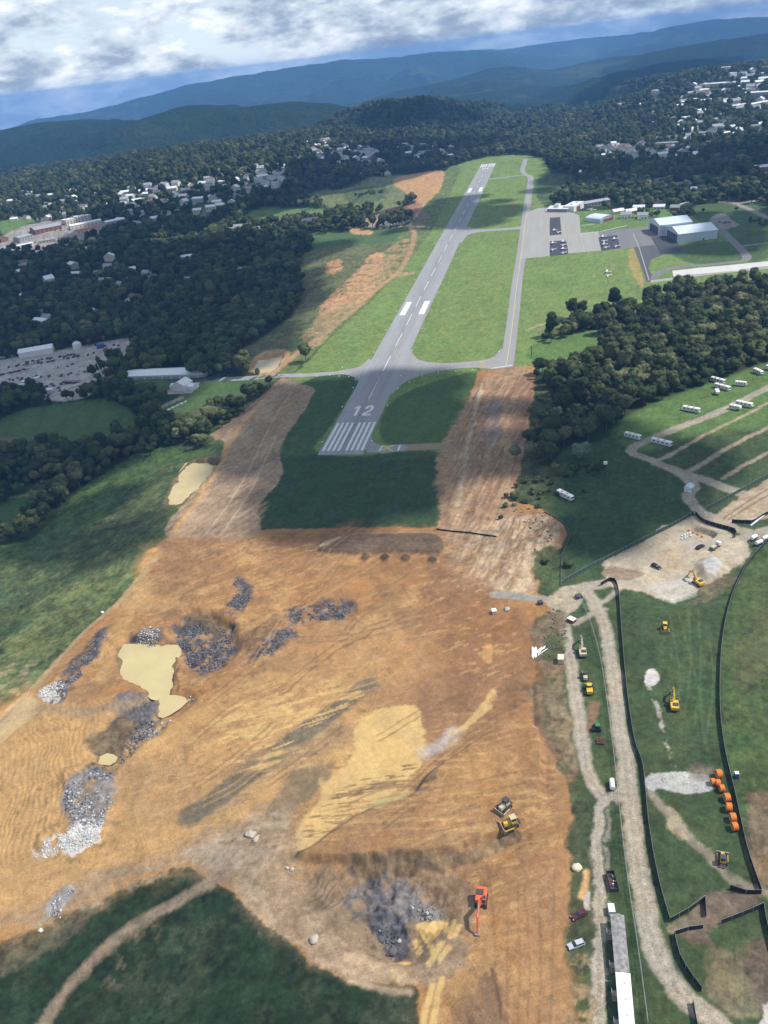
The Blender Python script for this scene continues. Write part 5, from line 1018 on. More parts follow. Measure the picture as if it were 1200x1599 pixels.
barn('shop', 'long thin white-roofed building below the town car park', 'building', (22,389), (53,383), 9, 4, 1.2, M_WHITE, M_WROOF, wins=6); barn('shop', 'flat grey-roofed building at the town car park corner', 'building', (62,381), (88,377), 20, 4.5, 0, M_CREAM, M_GROOF, flat=True, wins=5)
barn('store', 'cream block with tall front behind the shop terrace', 'store', (105,352), (120,348), 22, 9, 0, M_CREAM, M_WROOF, flat=True, wins=3); barn('store', 'big pale cream store at the back of the town centre', 'store', (122,347.5), (144,344), 28, 10, 0, M_CREAM, M_WROOF, flat=True, wins=4)
barn('house', 'white low house at the end of the shop row', 'house', (-2,393), (13,391), 14, 4, 2, M_WHITE, M_WROOF, wins=3); barn('house', 'brick gabled house beside the town road', 'house', (3,379), (14,375.5), 12, 6, 3, M_BRICK, M_BROOF, axis='y', wins=2); barn('shed', 'white hut standing on the bright green town field', 'shed', (17,346), (28,344), 10, 4, 2.5, M_WHITE, M_WROOF)
t_ = barn('school', 'dark brick schoolhouse with pale entrance beside the green field', 'school', (472,354), (497,348.5), 20, 6.5, 3.5, M_BRICK, M_DROOF, wins=6)
barn('school', 'white-fronted wing next to the dark brick schoolhouse', 'building', (498,349), (512,345), 16, 5, 2.5, M_WHITE, M_DROOF, wins=3)
# row hangar on the left
t_ = barn('row_hangar', 'long white row hangar with grey doors and black asphalt apron', 'hangar', (187,597), (321,589), 18, 4.4, 2.0, M_WHITE, M_WROOF, ov=0.7)
L = t_.children[0].dimensions.x
for k in range(10):
    b = MB(); b.box(((k+0.5)*L/10, -0.06, 1.5), (L/10*0.86, 0.14, 3.0)); b.obj('door', M_GREYW, t_)
a, L, rz = front((270,611), (290,611.5)); t_ = thing('white_hangar', 'small white gabled hangar with side wings on a concrete pad', 'hangar', a, rz)
wl, rf = gable(L, 13, 5, 3.4, 0.3, 'y'); wl.obj('wall', M_WHITE, t_); rf.obj('roof', M_WROOF, t_)
b = MB(); b.box((L/2, -0.1, 2.2), (L*0.55, 0.2, 4.4)); b.obj('door', M_TRIM, t_); b = MB(); b.prism([(2, 0), (11, 0), (11, 3.8), (6.5, 5.4), (2, 3.8)], 7, c=(L+3.5, 0, 0)); b.obj('side_wing', M_WROOF, t_)
b = MB(); b.prism([(3, 0), (11, 0), (11, 3.2), (7, 4.6), (3, 3.2)], 4.5, c=(-2.25, 0, 0)); b.obj('side_wing', M_WHITE, t_)
barn('storage_shed', 'long pale steel shed standing at the back of the scrap yard', 'shed', (31,560), (84,551.5), 17, 6, 2.6, M_WHITE, M_WROOF)
q = PX(122,544); t_ = thing('storage_tank', 'round white storage tank beside the scrap yard shed', 'tank', q); b = MB(); b.tube((0, 0, -1), (0, 0, 6), 5.0, 24, 5.0); b.obj('shell', M_WHITE, t_, smooth=False); b = MB(); b.tube((0, 0, 6.0), (0, 0, 8.0), 5.0, 24, 2.4); b.tube((0, 0, 8.0), (0, 0, 8.6), 2.4, 24, 0.3); b.obj('dome', M_WROOF, t_)
# big hangar
t_ = barn('aircraft_hangar', 'large blue-grey steel hangar with plain front wall, larger of the joined pair', 'hangar', (1059.5,379.5), (1120,372.5), 44, 9.5, 4.5, M_BLUEG, M_BLUER, ov=0.4)
L = t_.children[0].dimensions.x
b = MB(); b.box((-0.08, 22, 4.0), (0.2, 34, 8.0)); d_ = b.obj('hangar_door', M_DROOF, t_)
for k in range(4): b = MB(); b.box((-0.22, 22-12.75+k*8.5, 4.0), (0.1, 0.3, 7.8)); b.obj('door_seam', M_GREYW, d_)
for k in range(11): b = MB(); b.box(((k+0.5)*L/11, -0.06, 4.6), (0.25, 0.12, 9.2)); b.obj('wall_rib', M_BLUEG, t_)
b = MB(); b.box((L*0.64, -0.05, 1.2), (1.6, 0.15, 2.4)); b.obj('door', M_DROOF, t_)
t2 = thing('aircraft_hangar', 'blue-grey steel hangar joined behind the larger one', 'hangar', t_.matrix_basis @ Vector((-6.5, 46, 0)), t_.rotation_euler.z)
wl, rf = gable(L*0.86, 42, 12.0, 4.0, 0.4); wl.obj('wall', M_BLUEG, t2); rf.obj('roof', M_BLUER, t2); b = MB(); b.box((-0.08, 21, 4.5), (0.2, 30, 9)); b.obj('hangar_door', M_DROOF, t2)
for k in range(9): b = MB(); b.box(((k+0.5)*L*0.86/9, -0.06, 5.7), (0.25, 0.12, 11.4)); b.obj('wall_rib', M_BLUEG, t2)
# terminal group
t_ = barn('terminal', 'white airport terminal with glazed front and low white roof', 'terminal', (855,331), (887,331.5), 22, 4.5, 2.2, M_GREYW, M_WROOF, wins=9, win_z=0.9, win_h=2.4); b = MB(); b.box((12, 8, 7), (7, 7, 5)); b.obj('tower', M_WHITE, t_)
t_ = barn('terminal_hangar', 'white block hangar with brown door next to the terminal', 'hangar', (896.5,331), (912,324.5), 16, 8.0, 0, M_WHITE, M_WROOF, flat=True, door=(0.45, 14, 6.0, M_MAROON)); barn('workshop', 'grey metal workshop with ribbed pale roof behind the terminal', 'workshop', (914,322.5), (953,319), 16, 5, 2, M_GREYW, M_GROOF, wins=8)
a, L, rz = front((938,348.5), (959,342.5)); t_ = thing('arch_hangar', 'arched blue-grey hangar with red-brown door and white frame', 'hangar', a, rz)
ar = [(L/2-math.cos(math.pi*k/12)*L/2, 4.2+math.sin(math.pi*k/12)*3.2) for k in range(13)]; n = 13
b = MB(); o_ = [(x, z) for x, z in ar]+[(x, z-0.3) for x, z in reversed(ar)]; m_ = len(o_); b.add([(x, -0.5, z) for x, z in o_]+[(x, 26, z) for x, z in o_], [(i, (i+1) % m_, m_+(i+1) % m_, m_+i) for i in range(m_)]+[(i, i+1, m_-2-i, m_-1-i) for i in range(n-1)]); b.obj('arched_roof', M_BLUER, t_)
b = MB(); p_ = [(0, -1), (L, -1), (L, 4.1)]+[(x, z-0.35) for x, z in reversed(ar)]+[(0, 4.1)]; m_ = len(p_); b.add([(x, 0.2, z) for x, z in p_]+[(x, 25.6, z) for x, z in p_], [tuple(range(m_)), tuple(range(2*m_-1, m_-1, -1))]+[(i, (i+1) % m_, m_+(i+1) % m_, m_+i) for i in range(m_)]); b.obj('wall', M_BLUEG, t_)
b = MB(); b.box((L*0.56, 0.05, 2.0), (L*0.72, 0.3, 4.0)); b.obj('door', M_MAROON, t_)
for x in (0.4, L*0.16, L-0.4): b = MB(); b.box((x, -0.2, 2.4), (0.8, 0.8, 4.8)); b.obj('pillar', M_TRIM, t_)
barn('brick_block', 'large red brick building with white roof edge at the wood', 'building', (1178,273.5), (1215,267.5), 26, 9, 0, M_BRICK, M_WROOF, flat=True, wins=6)
barn('clubhouse', 'purple-grey roofed house with tan side wall among trees', 'house', (1022,291), (1047,287.5), 18, 6, 4, M_TANW, mat('plum_roof', (0.16, 0.12, 0.15), 0.8), wins=5); barn('clubhouse', 'brown-roofed long house beside the purple-grey roofed one', 'house', (1050,297), (1081,291.5), 16, 5, 3, M_TANW, M_BROOF, wins=6)
# far right town on the hill
for lb, p0, p1, dp, h, w_, r_, fl in (('tall white institute block on the hill above the town', (1126,113), (1146,111.5), 30, 16, M_WHITE, M_WROOF, 1), ('white block with bright end wall below the institute', (1141,121.5), (1151,119), 30, 12, M_WHITE, M_WROOF, 1), ('wide grey-roofed hall beside the white block', (1116,120), (1139,119.5), 30, 8, M_GREYW, M_GROOF, 1),
    ('very long pale warehouse roof across the hilltop', (1092,137.5), (1156,131.5), 40, 8, M_TANW, M_WROOF, 0), ('long grey warehouse with white roof below the hilltop', (1064,164.5), (1141,156), 30, 7, M_GREYW, M_WROOF, 0), ('pale factory roof near the hill edge', (1160,151.5), (1215,146.5), 40, 8, M_GREYW, M_WROOF, 0),
    ('white-roofed store below the factory', (1150,170), (1168,166.5), 30, 8, M_WHITE, M_WROOF, 1), ('long tan-fronted store below the factory', (1172,168.5), (1212,161), 30, 8, M_TANW, M_WROOF, 0), ('tan tower block standing on the wooded ridge', (1016,150.5), (1029,148), 22, 15, M_CREAM, M_WROOF, 1),
    ('low pale wing beside the tan tower block', (987,156.5), (1013,152), 20, 6, M_WHITE, M_WROOF, 0), ('grey-roofed hall with white gable on the estate', (1150,201), (1172,196.5), 28, 7, M_WHITE, M_GROOF, 0), ('long grey roof among the estate houses', (1080,214), (1140,206), 22, 5, M_GREYW, M_GROOF, 0), ('flat tan-grey block beside the dark wood', (1022,231), (1056,226), 22, 7, M_TANW, M_GROOF, 1),
    ('white sheds at the edge of the dark wood', (1067,246.5), (1087,245), 12, 4, M_WHITE, M_WROOF, 0), ('pale long roof past the hilltop warehouse', (1165,122), (1210,114), 20, 6, M_CREAM, M_WROOF, 0)):
    barn('town_building', lb, 'building', p0, p1, dp*0.7, h*0.85, h*0.2, w_, r_, wins=0 if fl == 0 else 5, flat=bool(fl))
# houses
def house_proto(w, d, h, rise, wall, roof, axis):
    t_ = empty('house'); wl, rf = gable(w, d, h, rise, 0.5, axis)
    for p in (wl, rf): p.v = [(x-w/2, y-d/2, z) for x, y, z in p.v]
    wl.obj('wall', wall, t_); r_ = rf.obj('roof', roof, t_); b = MB(); b.box((w*0.25, d*0.1, h+rise*0.8), (0.9, 0.9, rise+1.2)); b.obj('chimney', M_BRICK, r_)
    for x in (-0.3, 0.0, 0.3):
        if x == 0.0: b = MB(); b.box((0, -d/2-0.02, 1.1), (1.2, 0.12, 2.2)); b.obj('door', M_DROOF, t_)
        else: b = MB(); b.box((x*w, -d/2-0.02, 1.6), (1.8, 0.12, 1.4)); b.obj('window', M_GLASS, t_)
    return t_
HP = [(house_proto(14, 9, 5.5, 3.0, M_WHITE, M_GROOF, 'x'), 'white house with grey roof'), (house_proto(12, 10, 6.0, 3.5, M_WHITE, M_BROOF, 'y'), 'white gable-fronted house'), (house_proto(16, 9, 4.0, 2.6, M_CREAM, M_WROOF, 'x'), 'long cream house with pale roof'),
      (house_proto(13, 9, 4.6, 3.0, M_BRICK, M_GROOF, 'x'), 'brick house with grey roof'), (house_proto(11, 9, 6.2, 3.2, M_WHITE, M_DROOF, 'y'), 'tall white house with dark roof')]
used = [False]*5
def place_house(px, py, k, where, scl=1.0, rz=None):
    q = PX(px, py); o = HP[k][0] if not used[k] else copy_tree(HP[k][0]); used[k] = True; o.location = (q.x, q.y, q.z-0.3); o.rotation_euler = (0, 0, (YAW*-1)*0+random.uniform(-0.6, 0.6) if rz is None else rz); o.scale = (scl,)*3
    tag(o, HP[k][1]+' '+where, 'house', 'houses '+where); CLEAR.append((q.x, q.y, 11*scl))
rh = random.Random(5)
for pts, where, ks, sc_ in (([(420,269),(432,273),(405,284),(415,289),(440,281),(432,291),(380,269),(372,273),(387,280),(398,263),(345,271),(352,265),(448,272),(410,274),(424,281)], 'in the estate below the wooded hill', [0,1,4,0], 1.25),
    ([(318,289),(330,285),(290,301),(270,297),(247,298),(225,301),(240,311),(215,316),(205,309),(195,321),(235,321),(288,309),(305,304),(258,292),(232,293)], 'in the valley estate among tall trees', [0,2,3,1,2], 1.3), ([(330,326),(345,323),(310,331),(188,346),(230,346),(215,353),(240,344),(365,363),(410,361),(373,358),(340,318)], 'scattered in the wooded valley', [2,0,3], 1.2),
    ([(503,223),(510,222),(518,224),(537,231),(541,233),(497,241),(515,237),(522,243),(500,247),(530,244),(540,243),(548,243),(556,241),(563,240),(570,239),(580,239),(588,241),(533,238),(508,233)], 'in the terrace estate under the dark hill', [1,4,0], 1.35), ([(565,257),(585,259),(572,263),(604,263),(606,274),(470,250),(462,252),(578,274),(560,271)], 'in the trees beside the dirt pad', [0,4,3], 1.2),
    ([(636,232),(643,234),(649,249),(655,246),(670,242),(682,241),(689,241),(705,233),(703,239),(668,261),(660,243)], 'in the shaded wood beyond the runway end', [4,0,1], 1.3), ([(942,238),(950,236),(958,238),(970,239),(978,236),(985,240),(995,236),(1003,231),(1010,243),(1018,243),(988,248),(1000,246)], 'in the large estate by the dark wood', [4,1,4], 1.45),
    ([(965,333),(985,333),(998,327),(978,340),(1004,341),(1007,316),(1068,326),(1055,328),(1092,303),(1086,300),(1030,326)], 'in the gardens behind the arched hangar', [2,0,3], 0.95), ([(1110,210),(1130,196),(1140,203),(1158,207),(1175,205),(1190,198),(1120,203),(1095,199),(1085,205),(1185,208),(1168,192)], 'in the hillside estate below the warehouses', [0,2,4], 1.4),
    ([(1082,160),(1095,151),(1060,169),(1005,166),(970,168),(1185,131),(1165,131),(1192,126),(1180,172),(1080,150),(1070,157),(906,274),(1100,144)], 'dotted over the wooded town hill', [0,2], 1.4), ([(125,441),(65,466),(145,488),(205,476),(40,464),(200,446),(206,441),(190,448),(380,426),(298,441),(8,472),(130,468),(120,430),(75,500),(230,430)], 'hidden in the dark wood', [2,0], 1.0),
    ([(10,325),(30,322),(60,310),(100,318),(130,330),(160,338),(175,322),(75,328),(150,318),(40,303),(115,300)], 'in the leafy suburb above the shops', [0,2,3], 1.25)):
    for x, y in pts: place_house(x, y, ks[rh.randrange(len(ks))], where, sc_)

# smaller, farther houses that show only wall and roof
SP = []
for w_, d_, h_, r_, wl_, rf_, ax_, nm in ((13, 9, 5, 3, M_WHITE, M_GROOF, 'x', 'small white house with grey roof'), (11, 9, 5.5, 3, M_CREAM, M_WROOF, 'y', 'small cream house with pale roof'), (14, 9, 4, 2.6, M_WHITE, M_BROOF, 'x', 'small white house with brown roof'), (18, 10, 5, 2, M_GREYW, M_WROOF, 'x', 'low grey building with white roof')):
    t_ = empty('house'); wl, rf = gable(w_, d_, h_, r_, 0.5, ax_)
    for p in (wl, rf): p.v = [(x-w_/2, y-d_/2, z) for x, y, z in p.v]
    wl.obj('wall', wl_, t_); rf.obj('roof', rf_, t_); SP.append([t_, nm, False])
for poly, n, where in (([(180,300),(300,285),(440,258),(455,290),(330,335),(200,340)], 52, 'in the wide valley suburb'), ([(0,305),(150,295),(180,345),(40,345)], 24, 'on the slope above the town shops'), ([(480,222),(590,236),(600,262),(500,258)], 26, 'below the dark wooded hill'), ([(1000,180),(1190,130),(1195,215),(1060,225)], 42, 'on the built-up hill beyond the apron'), ([(930,230),(1080,215),(1090,250),(950,255)], 20, 'between the hill estate and the dark wood'), ([(620,226),(715,232),(715,250),(625,256)], 12, 'past the end of the runway'), ([(10,400),(300,385),(330,430),(150,500),(10,520)], 18, 'deep in the dark valley wood'), ([(1070,140),(1195,108),(1195,130),(1090,150)], 10, 'along the hilltop')):
    g = np.array(poly, float); k = 0; c_ = 0
    while k < n and c_ < 900:
        c_ += 1; x, y = rh.uniform(g[:, 0].min(), g[:, 0].max()), rh.uniform(g[:, 1].min(), g[:, 1].max())
        if float(sdf(g, np.array([x]), np.array([y]))[0]) < 0: continue
        q = PX(x, y)
        if any((q.x-u)**2+(q.y-v)**2 < (r_+9)**2 for u, v, r_ in CLEAR): continue
        s_ = SP[rh.choice([0, 0, 1, 1, 2, 3])]; o = s_[0] if not s_[2] else copy_tree(s_[0]); s_[2] = True; k += 1; sc_ = rh.uniform(1.0, 1.5); o.location = (q.x, q.y, q.z); o.rotation_euler = (0, 0, rh.uniform(-0.8, 0.8)); o.scale = (sc_,)*3
        tag(o, s_[1]+' '+where, 'house', 'small houses '+where); CLEAR.append((q.x, q.y, 10*sc_))
# ------------------------------------------------------------------ machines and vehicles (built heading +Y)
M_YEL = mat('machine_yellow', (0.62, 0.40, 0.05), 0.45, var=0.18); M_ORG = mat('machine_orange', (0.62, 0.13, 0.045), 0.45, var=0.15); M_BLACK = mat('black_rubber', (0.025, 0.025, 0.027), 0.8, var=0.2); M_STEEL = mat('worn_steel', (0.30, 0.27, 0.23), 0.55, 0.3, var=0.25)
M_DGREY = mat('dark_grey_paint', (0.06, 0.06, 0.065), 0.5, var=0.2); M_OLD = mat('faded_tan_paint', (0.50, 0.43, 0.28), 0.6, var=0.2); M_RED = mat('dull_red_paint', (0.22, 0.035, 0.03), 0.5, var=0.2); M_MRN = mat('maroon_car_paint', (0.085, 0.02, 0.025), 0.3, var=0.1, spec=0.5)
M_SILV = mat('silver_car_paint', (0.55, 0.57, 0.60), 0.3, 0.3, var=0.05); M_CARB = mat('black_car_paint', (0.018, 0.018, 0.022), 0.25, var=0.1, spec=0.5); M_GREEN = mat('tractor_green', (0.03, 0.20, 0.06), 0.45, var=0.15); M_RV = mat('rv_white', (0.78, 0.77, 0.74), 0.4, var=0.05); M_STRIPE = mat('rv_stripe', (0.16, 0.15, 0.17), 0.4)
M_WOODS = mat('grey_timber', (0.30, 0.25, 0.19), 0.9, var=0.2); M_OLDROOF = mat('weathered_roof', (0.24, 0.23, 0.225), 0.85, var=0.45, scale=0.9); M_SHINY = mat('bright_white_roof', (0.80, 0.80, 0.79), 0.5, var=0.05); M_SPOOL = mat('orange_duct', (0.75, 0.25, 0.045), 0.55, var=0.12); M_BLUE = mat('blue_plastic', (0.04, 0.10, 0.35), 0.5, var=0.1)
M_FAB = mat('black_fence_fabric', (0.016, 0.017, 0.019), 0.9, var=0.3, scale=3.0); M_GFAB = mat('green_mesh_fabric', (0.055, 0.095, 0.075), 0.9, var=0.3, scale=2.0); M_POST = mat('galvanised_post', (0.42, 0.43, 0.43), 0.45, 0.4, var=0.1); M_WIRE = mat('galvanised_mesh', (0.30, 0.36, 0.33), 0.6, var=0.2)
def W(t_, pts, r, w, rim=M_STEEL, name='wheel'):
    for x, y in pts:
        b = MB(); b.ring((x, y, r), (1, 0, 0), r, w, 16); o = b.obj(name, M_BLACK, t_); s_ = 1 if x > 0 else -1; b = MB(); b.ring((x+s_*w*0.42, y, r), (1, 0, 0), r*0.55, w*0.3, 12); b.obj('rim', rim, o)
def tracks(t_, gx, L, h, w):
    for s_ in (-1, 1):
        b = MB(); pr = [(-L/2+h*0.35, 0), (L/2-h*0.35, 0), (L/2, h*0.5), (L/2-h*0.35, h), (-L/2+h*0.35, h), (-L/2, h*0.5)]; b.prism(pr, w, c=(s_*gx, 0, 0)); o = b.obj('track', M_BLACK, t_)
        b = MB(); b.box((s_*gx, 0, h*0.5), (w*1.06, L*0.62, h*0.35)); b.obj('track_frame', M_STEEL, o)
def beam(a, b_, w, h0, h1): # tapered arm in the y-z plane
    a = Vector(a); b_ = Vector(b_); d = (b_-a).normalized(); n_ = Vector((0, -d.z, d.y)); x = Vector((w/2, 0, 0)); return ([a-x-n_*h0, a+x-n_*h0, a+x+n_*h0, a-x+n_*h0, b_-x-n_*h1, b_+x-n_*h1, b_+x+n_*h1, b_-x+n_*h1], [(0, 1, 2, 3), (7, 6, 5, 4), (0, 4, 5, 1), (1, 5, 6, 2), (2, 6, 7, 3), (3, 7, 4, 0)])
def excavator(loc, rz, label, mp, reach=1.0, scl=1.0, dark=M_DGREY):
    t_ = thing('excavator', label, 'excavator', loc, rz); t_.scale = (scl,)*3
    tracks(t_, 1.35, 4.6, 1.0, 0.65); b = MB(); b.box((0, 0, 0.75), (2.1, 2.4, 0.5)); b.obj('undercarriage', M_DGREY, t_)
    b = MB(); b.box((0, -0.6, 1.75), (2.9, 4.0, 1.1), ty=0.96); h_ = b.obj('machine_house', mp, t_, 0.06); b = MB(); b.box((0.35, -1.2, 2.42), (1.9, 1.6, 0.3)); b.obj('engine_cover', dark, h_); b = MB(); b.box((0, -2.75, 1.7), (2.8, 0.7, 1.2), ty=0.7); b.obj('counterweight', mp, t_, 0.08)
    b = MB(); b.box((-0.95, 0.9, 2.3), (1.0, 1.7, 1.9), ty=0.85, tx=0.9); c_ = b.obj('cab', mp, t_, 0.05)
    b = MB(); b.box((-0.95, 1.72, 2.45), (0.85, 0.1, 1.3), rx=-0.12); b.obj('windscreen', M_GLASS, c_); b = MB(); b.box((-1.46, 0.9, 2.5), (0.06, 1.2, 1.0)); b.obj('side_window', M_GLASS, c_); b = MB(); b.box((-0.95, 0.9, 3.28), (0.7, 1.0, 0.06)); b.obj('roof_hatch', M_GLASS, c_)
    r_ = reach; p0 = (0, 1.0, 1.9); p1 = (0, 1.0+3.0*r_, 4.9); p2 = (0, 1.0+6.2*r_, 3.7); p3 = (0, 1.0+7.6*r_, 1.0)
    b = MB(); b.add(*beam(p0, p1, 0.6, 0.3, 0.48)); b.add(*beam(p1, p2, 0.55, 0.48, 0.25)); b.obj('boom', mp, t_)
    b = MB(); b.add(*beam((0, p2[1]-0.5, p2[2]+0.7), p3, 0.45, 0.3, 0.17)); b.obj('stick', mp, t_)
    for s_ in (-0.42, 0.42): b = MB(); b.tube((s_, 1.6, 1.7), (s_, 1.0+2.4*r_, 4.0), 0.1, 8); b.obj('ram', M_STEEL, t_)
    b = MB(); b.tube((0, p1[1], p1[2]+0.6), (0, p2[1]-0.3, p2[2]+1.0), 0.1, 8); b.obj('ram', M_STEEL, t_)
    y = p3[1]; b = MB(); b.prism([(y-0.25, 1.15), (y+0.5, 0.9), (y+0.55, 0.1), (y-0.1, -0.05), (y-0.9, 0.35), (y-0.8, 0.5), (y-0.1, 0.2), (y+0.3, 0.35), (y+0.2, 0.75)], 1.25); b.obj('bucket', M_STEEL, t_); return t_
def dozer(loc, rz, label, mp, name='bulldozer', roof=None, rake=False, scl=1.0):
    t_ = thing(name, label, 'bulldozer', loc, rz); t_.scale = (scl,)*3; tracks(t_, 1.15, 3.9, 1.15, 0.6)
    b = MB(); b.box((0, 0.9, 1.5), (1.3, 2.2, 1.1), tx=0.85); e_ = b.obj('engine_hood', mp, t_, 0.06); b = MB(); b.tube((0.25, 1.2, 2.0), (0.25, 1.2, 2.9), 0.08, 8); b.obj('exhaust', M_DGREY, e_); b = MB(); b.box((0, -0.9, 1.4), (1.7, 1.6, 1.0)); b.obj('body', mp, t_, 0.05)
    b = MB(); b.box((0, -0.75, 2.45), (1.5, 1.4, 1.2), tx=0.92); c_ = b.obj('cab', M_GLASS, t_, 0.04); b = MB(); b.box((0, -0.75, 3.12), (1.75, 1.75, 0.14)); b.obj('canopy', roof or mp, c_)
    for x in (-0.8, 0.8):
        for y in (-1.5, 0.0): b = MB(); b.box((x, y, 2.45), (0.12, 0.12, 1.2)); b.obj('roof_post', mp, c_)
    b = MB(); b.prism([(2.55, 0.05), (2.75, 0.02), (2.62, 0.6), (2.75, 1.35), (2.5, 1.3), (2.4, 0.6)], 3.9); b.obj('blade', M_STEEL if not rake else mp, t_)
    for s_ in (-1, 1): b = MB(); b.add(*beam((0, -0.4, 0.55), (0, 2.5, 0.45), 0.2, 0.14, 0.14)); b.v = [(x+s_*1.6, y, z) for x, y, z in b.v]; b.obj('push_arm', mp, t_)
    b = MB(); b.box((0, -2.4, 0.9), (1.8, 0.35, 0.5)); r_ = b.obj('ripper', M_DGREY, t_)
    for x in (-0.6, 0.6): b = MB(); b.box((x, -2.65, 0.6), (0.14, 0.25, 1.0)); b.obj('shank', M_STEEL, r_)
    return t_
def loader(loc, rz, label):
    t_ = thing('wheel_loader', label, 'loader', loc, rz); W(t_, [(-1.3, 1.6), (1.3, 1.6), (-1.3, -1.6), (1.3, -1.6)], 0.85, 0.65, M_YEL)
    b = MB(); b.box((0, -1.7, 1.6), (2.3, 2.8, 1.3), ty=0.9); b.obj('rear_body', M_YEL, t_, 0.08); b = MB(); b.box((0, 1.4, 1.2), (1.6, 2.0, 0.9)); b.obj('front_frame', M_YEL, t_, 0.05); b = MB(); b.box((0, 0.1, 2.4), (1.7, 1.5, 1.6), tx=0.9, ty=0.9); c_ = b.obj('cab', M_GLASS, t_); b = MB(); b.box((0, 0.1, 3.26), (1.8, 1.7, 0.14)); b.obj('cab_roof', M_YEL, c_)
    for s_ in (-0.6, 0.6): b = MB(); b.add(*beam((0, 1.0, 1.8), (0, 3.1, 0.8), 0.22, 0.2, 0.15)); b.v = [(x+s_, y, z) for x, y, z in b.v]; b.obj('lift_arm', M_YEL, t_)
    b = MB(); b.prism([(2.9, 0.1), (4.2, 0.05), (4.25, 0.15), (3.2, 0.35), (3.0, 1.25), (2.8, 1.2)], 3.0); b.obj('bucket', M_YEL, t_); return t_
def roller(loc, rz, label):
    t_ = thing('road_roller', label, 'roller', loc, rz); b = MB(); b.ring((0, 2.0, 0.75), (1, 0, 0), 0.75, 2.1, 24); b.obj('drum', M_STEEL, t_)
    for s_ in (-1, 1): b = MB(); b.box((s_*1.15, 1.6, 0.85), (0.15, 2.2, 0.4)); b.obj('drum_frame', M_DGREY, t_)
    b = MB(); b.box((0, -1.5, 1.35), (1.7, 2.2, 1.1), ty=0.85, tx=0.9); b.obj('engine_hood', M_OLD, t_, 0.1); b = MB(); b.box((0, 0.1, 1.9), (1.6, 1.4, 1.7), tx=0.9); c_ = b.obj('cab', M_GLASS, t_); b = MB(); b.box((0, 0.1, 2.8), (1.75, 1.6, 0.12)); b.obj('cab_roof', M_DGREY, c_); W(t_, [(-0.95, -1.4), (0.95, -1.4)], 0.72, 0.5); return t_
def tractor(loc, rz, label):
    t_ = thing('farm_tractor', label, 'tractor', loc, rz); W(t_, [(-1.0, -0.9), (1.0, -0.9)], 0.95, 0.6, mat('rim_yellow', (0.55, 0.42, 0.06), 0.5)); W(t_, [(-0.9, 1.5), (0.9, 1.5)], 0.6, 0.4, M_STEEL); b = MB(); b.box((0, 1.2, 1.3), (0.9, 2.4, 0.9), tx=0.85); h_ = b.obj('hood', M_GREEN, t_, 0.06)
    b = MB(); b.tube((0.3, 1.0, 1.7), (0.3, 1.0, 2.7), 0.06, 8); b.obj('exhaust', M_DGREY, h_); b = MB(); b.box((0, -0.6, 0.95), (1.0, 1.6, 0.7)); b.obj('chassis', M_DGREY, t_); b = MB(); b.box((0, -0.6, 2.0), (1.5, 1.5, 1.4), tx=0.92, ty=0.9); c_ = b.obj('cab', M_GLASS, t_); b = MB(); b.box((0, -0.6, 2.78), (1.7, 1.8, 0.2)); b.obj('cab_roof', M_GREEN, c_, 0.05); return t_
def harrow(loc, rz, label):
    t_ = thing('disc_harrow', label, 'harrow', loc, rz)
    for k, y in enumerate((-1.2, 0.0, 1.2)): b = MB(); b.box((0, y, 0.75), (2.6+0.3*k, 0.16, 0.16)); b.obj('cross_bar', M_RED, t_)
    for x in (-1.0, 0.0, 1.0): b = MB(); b.box((x, 0.1, 0.9), (0.14, 2.9, 0.14)); b.obj('frame_bar', M_RED, t_)
    for y, n_ in ((-0.9, 9), (0.9, 9)):
        for k in range(n_): b = MB(); b.ring((-1.4+2.8*k/(n_-1), y+(k-4)*0.07*(1 if y > 0 else -1), 0.32), (1, 0.25, 0), 0.32, 0.05, 12); b.obj('disc', M_STEEL, t_)
    return t_
def car(loc, rz, label, paint, name='car', L=4.7, w=1.85, h=1.5, suv=True, cat='car', group=None, wheels=True):
    t_ = thing(name, label, cat, loc, rz, group); f = L/2
    b = MB(); b.prism([(-f, 0.45), (-f+0.05, 0.95), (-f+0.2, 1.0), (f-1.25, 1.0), (f-0.15, 0.82), (f, 0.6), (f, 0.35), (-f+0.1, 0.3)], w); bo = b.obj('body', paint, t_, 0.05)
    r0 = -f+0.15 if suv else -f+0.9
    b = MB(); v = [(r0, 0.98), (r0+0.3, h), (f-2.25, h), (f-1.35, 0.98)]; n = len(v); b.add([(x*(0.5*w-0.05 if z < h else 0.5*w-0.22), y, z) for x in (-1, 1) for y, z in v], [tuple(range(n)), tuple(range(2*n-1, n-1, -1))]+[(i, n+i, n+(i+1) % n, (i+1) % n) for i in range(n)]); g_ = b.obj('glass_house', M_GLASS, t_)
    b = MB(); b.box((0, (r0+0.3+f-2.25)/2, h+0.015), (w-0.42, f-2.55-r0, 0.05)); b.obj('roof', paint, t_)
    if wheels:
        W(t_, [(-w/2+0.05, f-0.9), (w/2-0.05, f-0.9), (-w/2+0.05, -f+0.95), (w/2-0.05, -f+0.95)], 0.36, 0.24)
        for s_ in (-1, 1): b = MB(); b.box((s_*(w/2-0.3), f-0.04, 0.68), (0.4, 0.12, 0.18)); b.obj('headlight', M_TRIM, t_)
    return t_
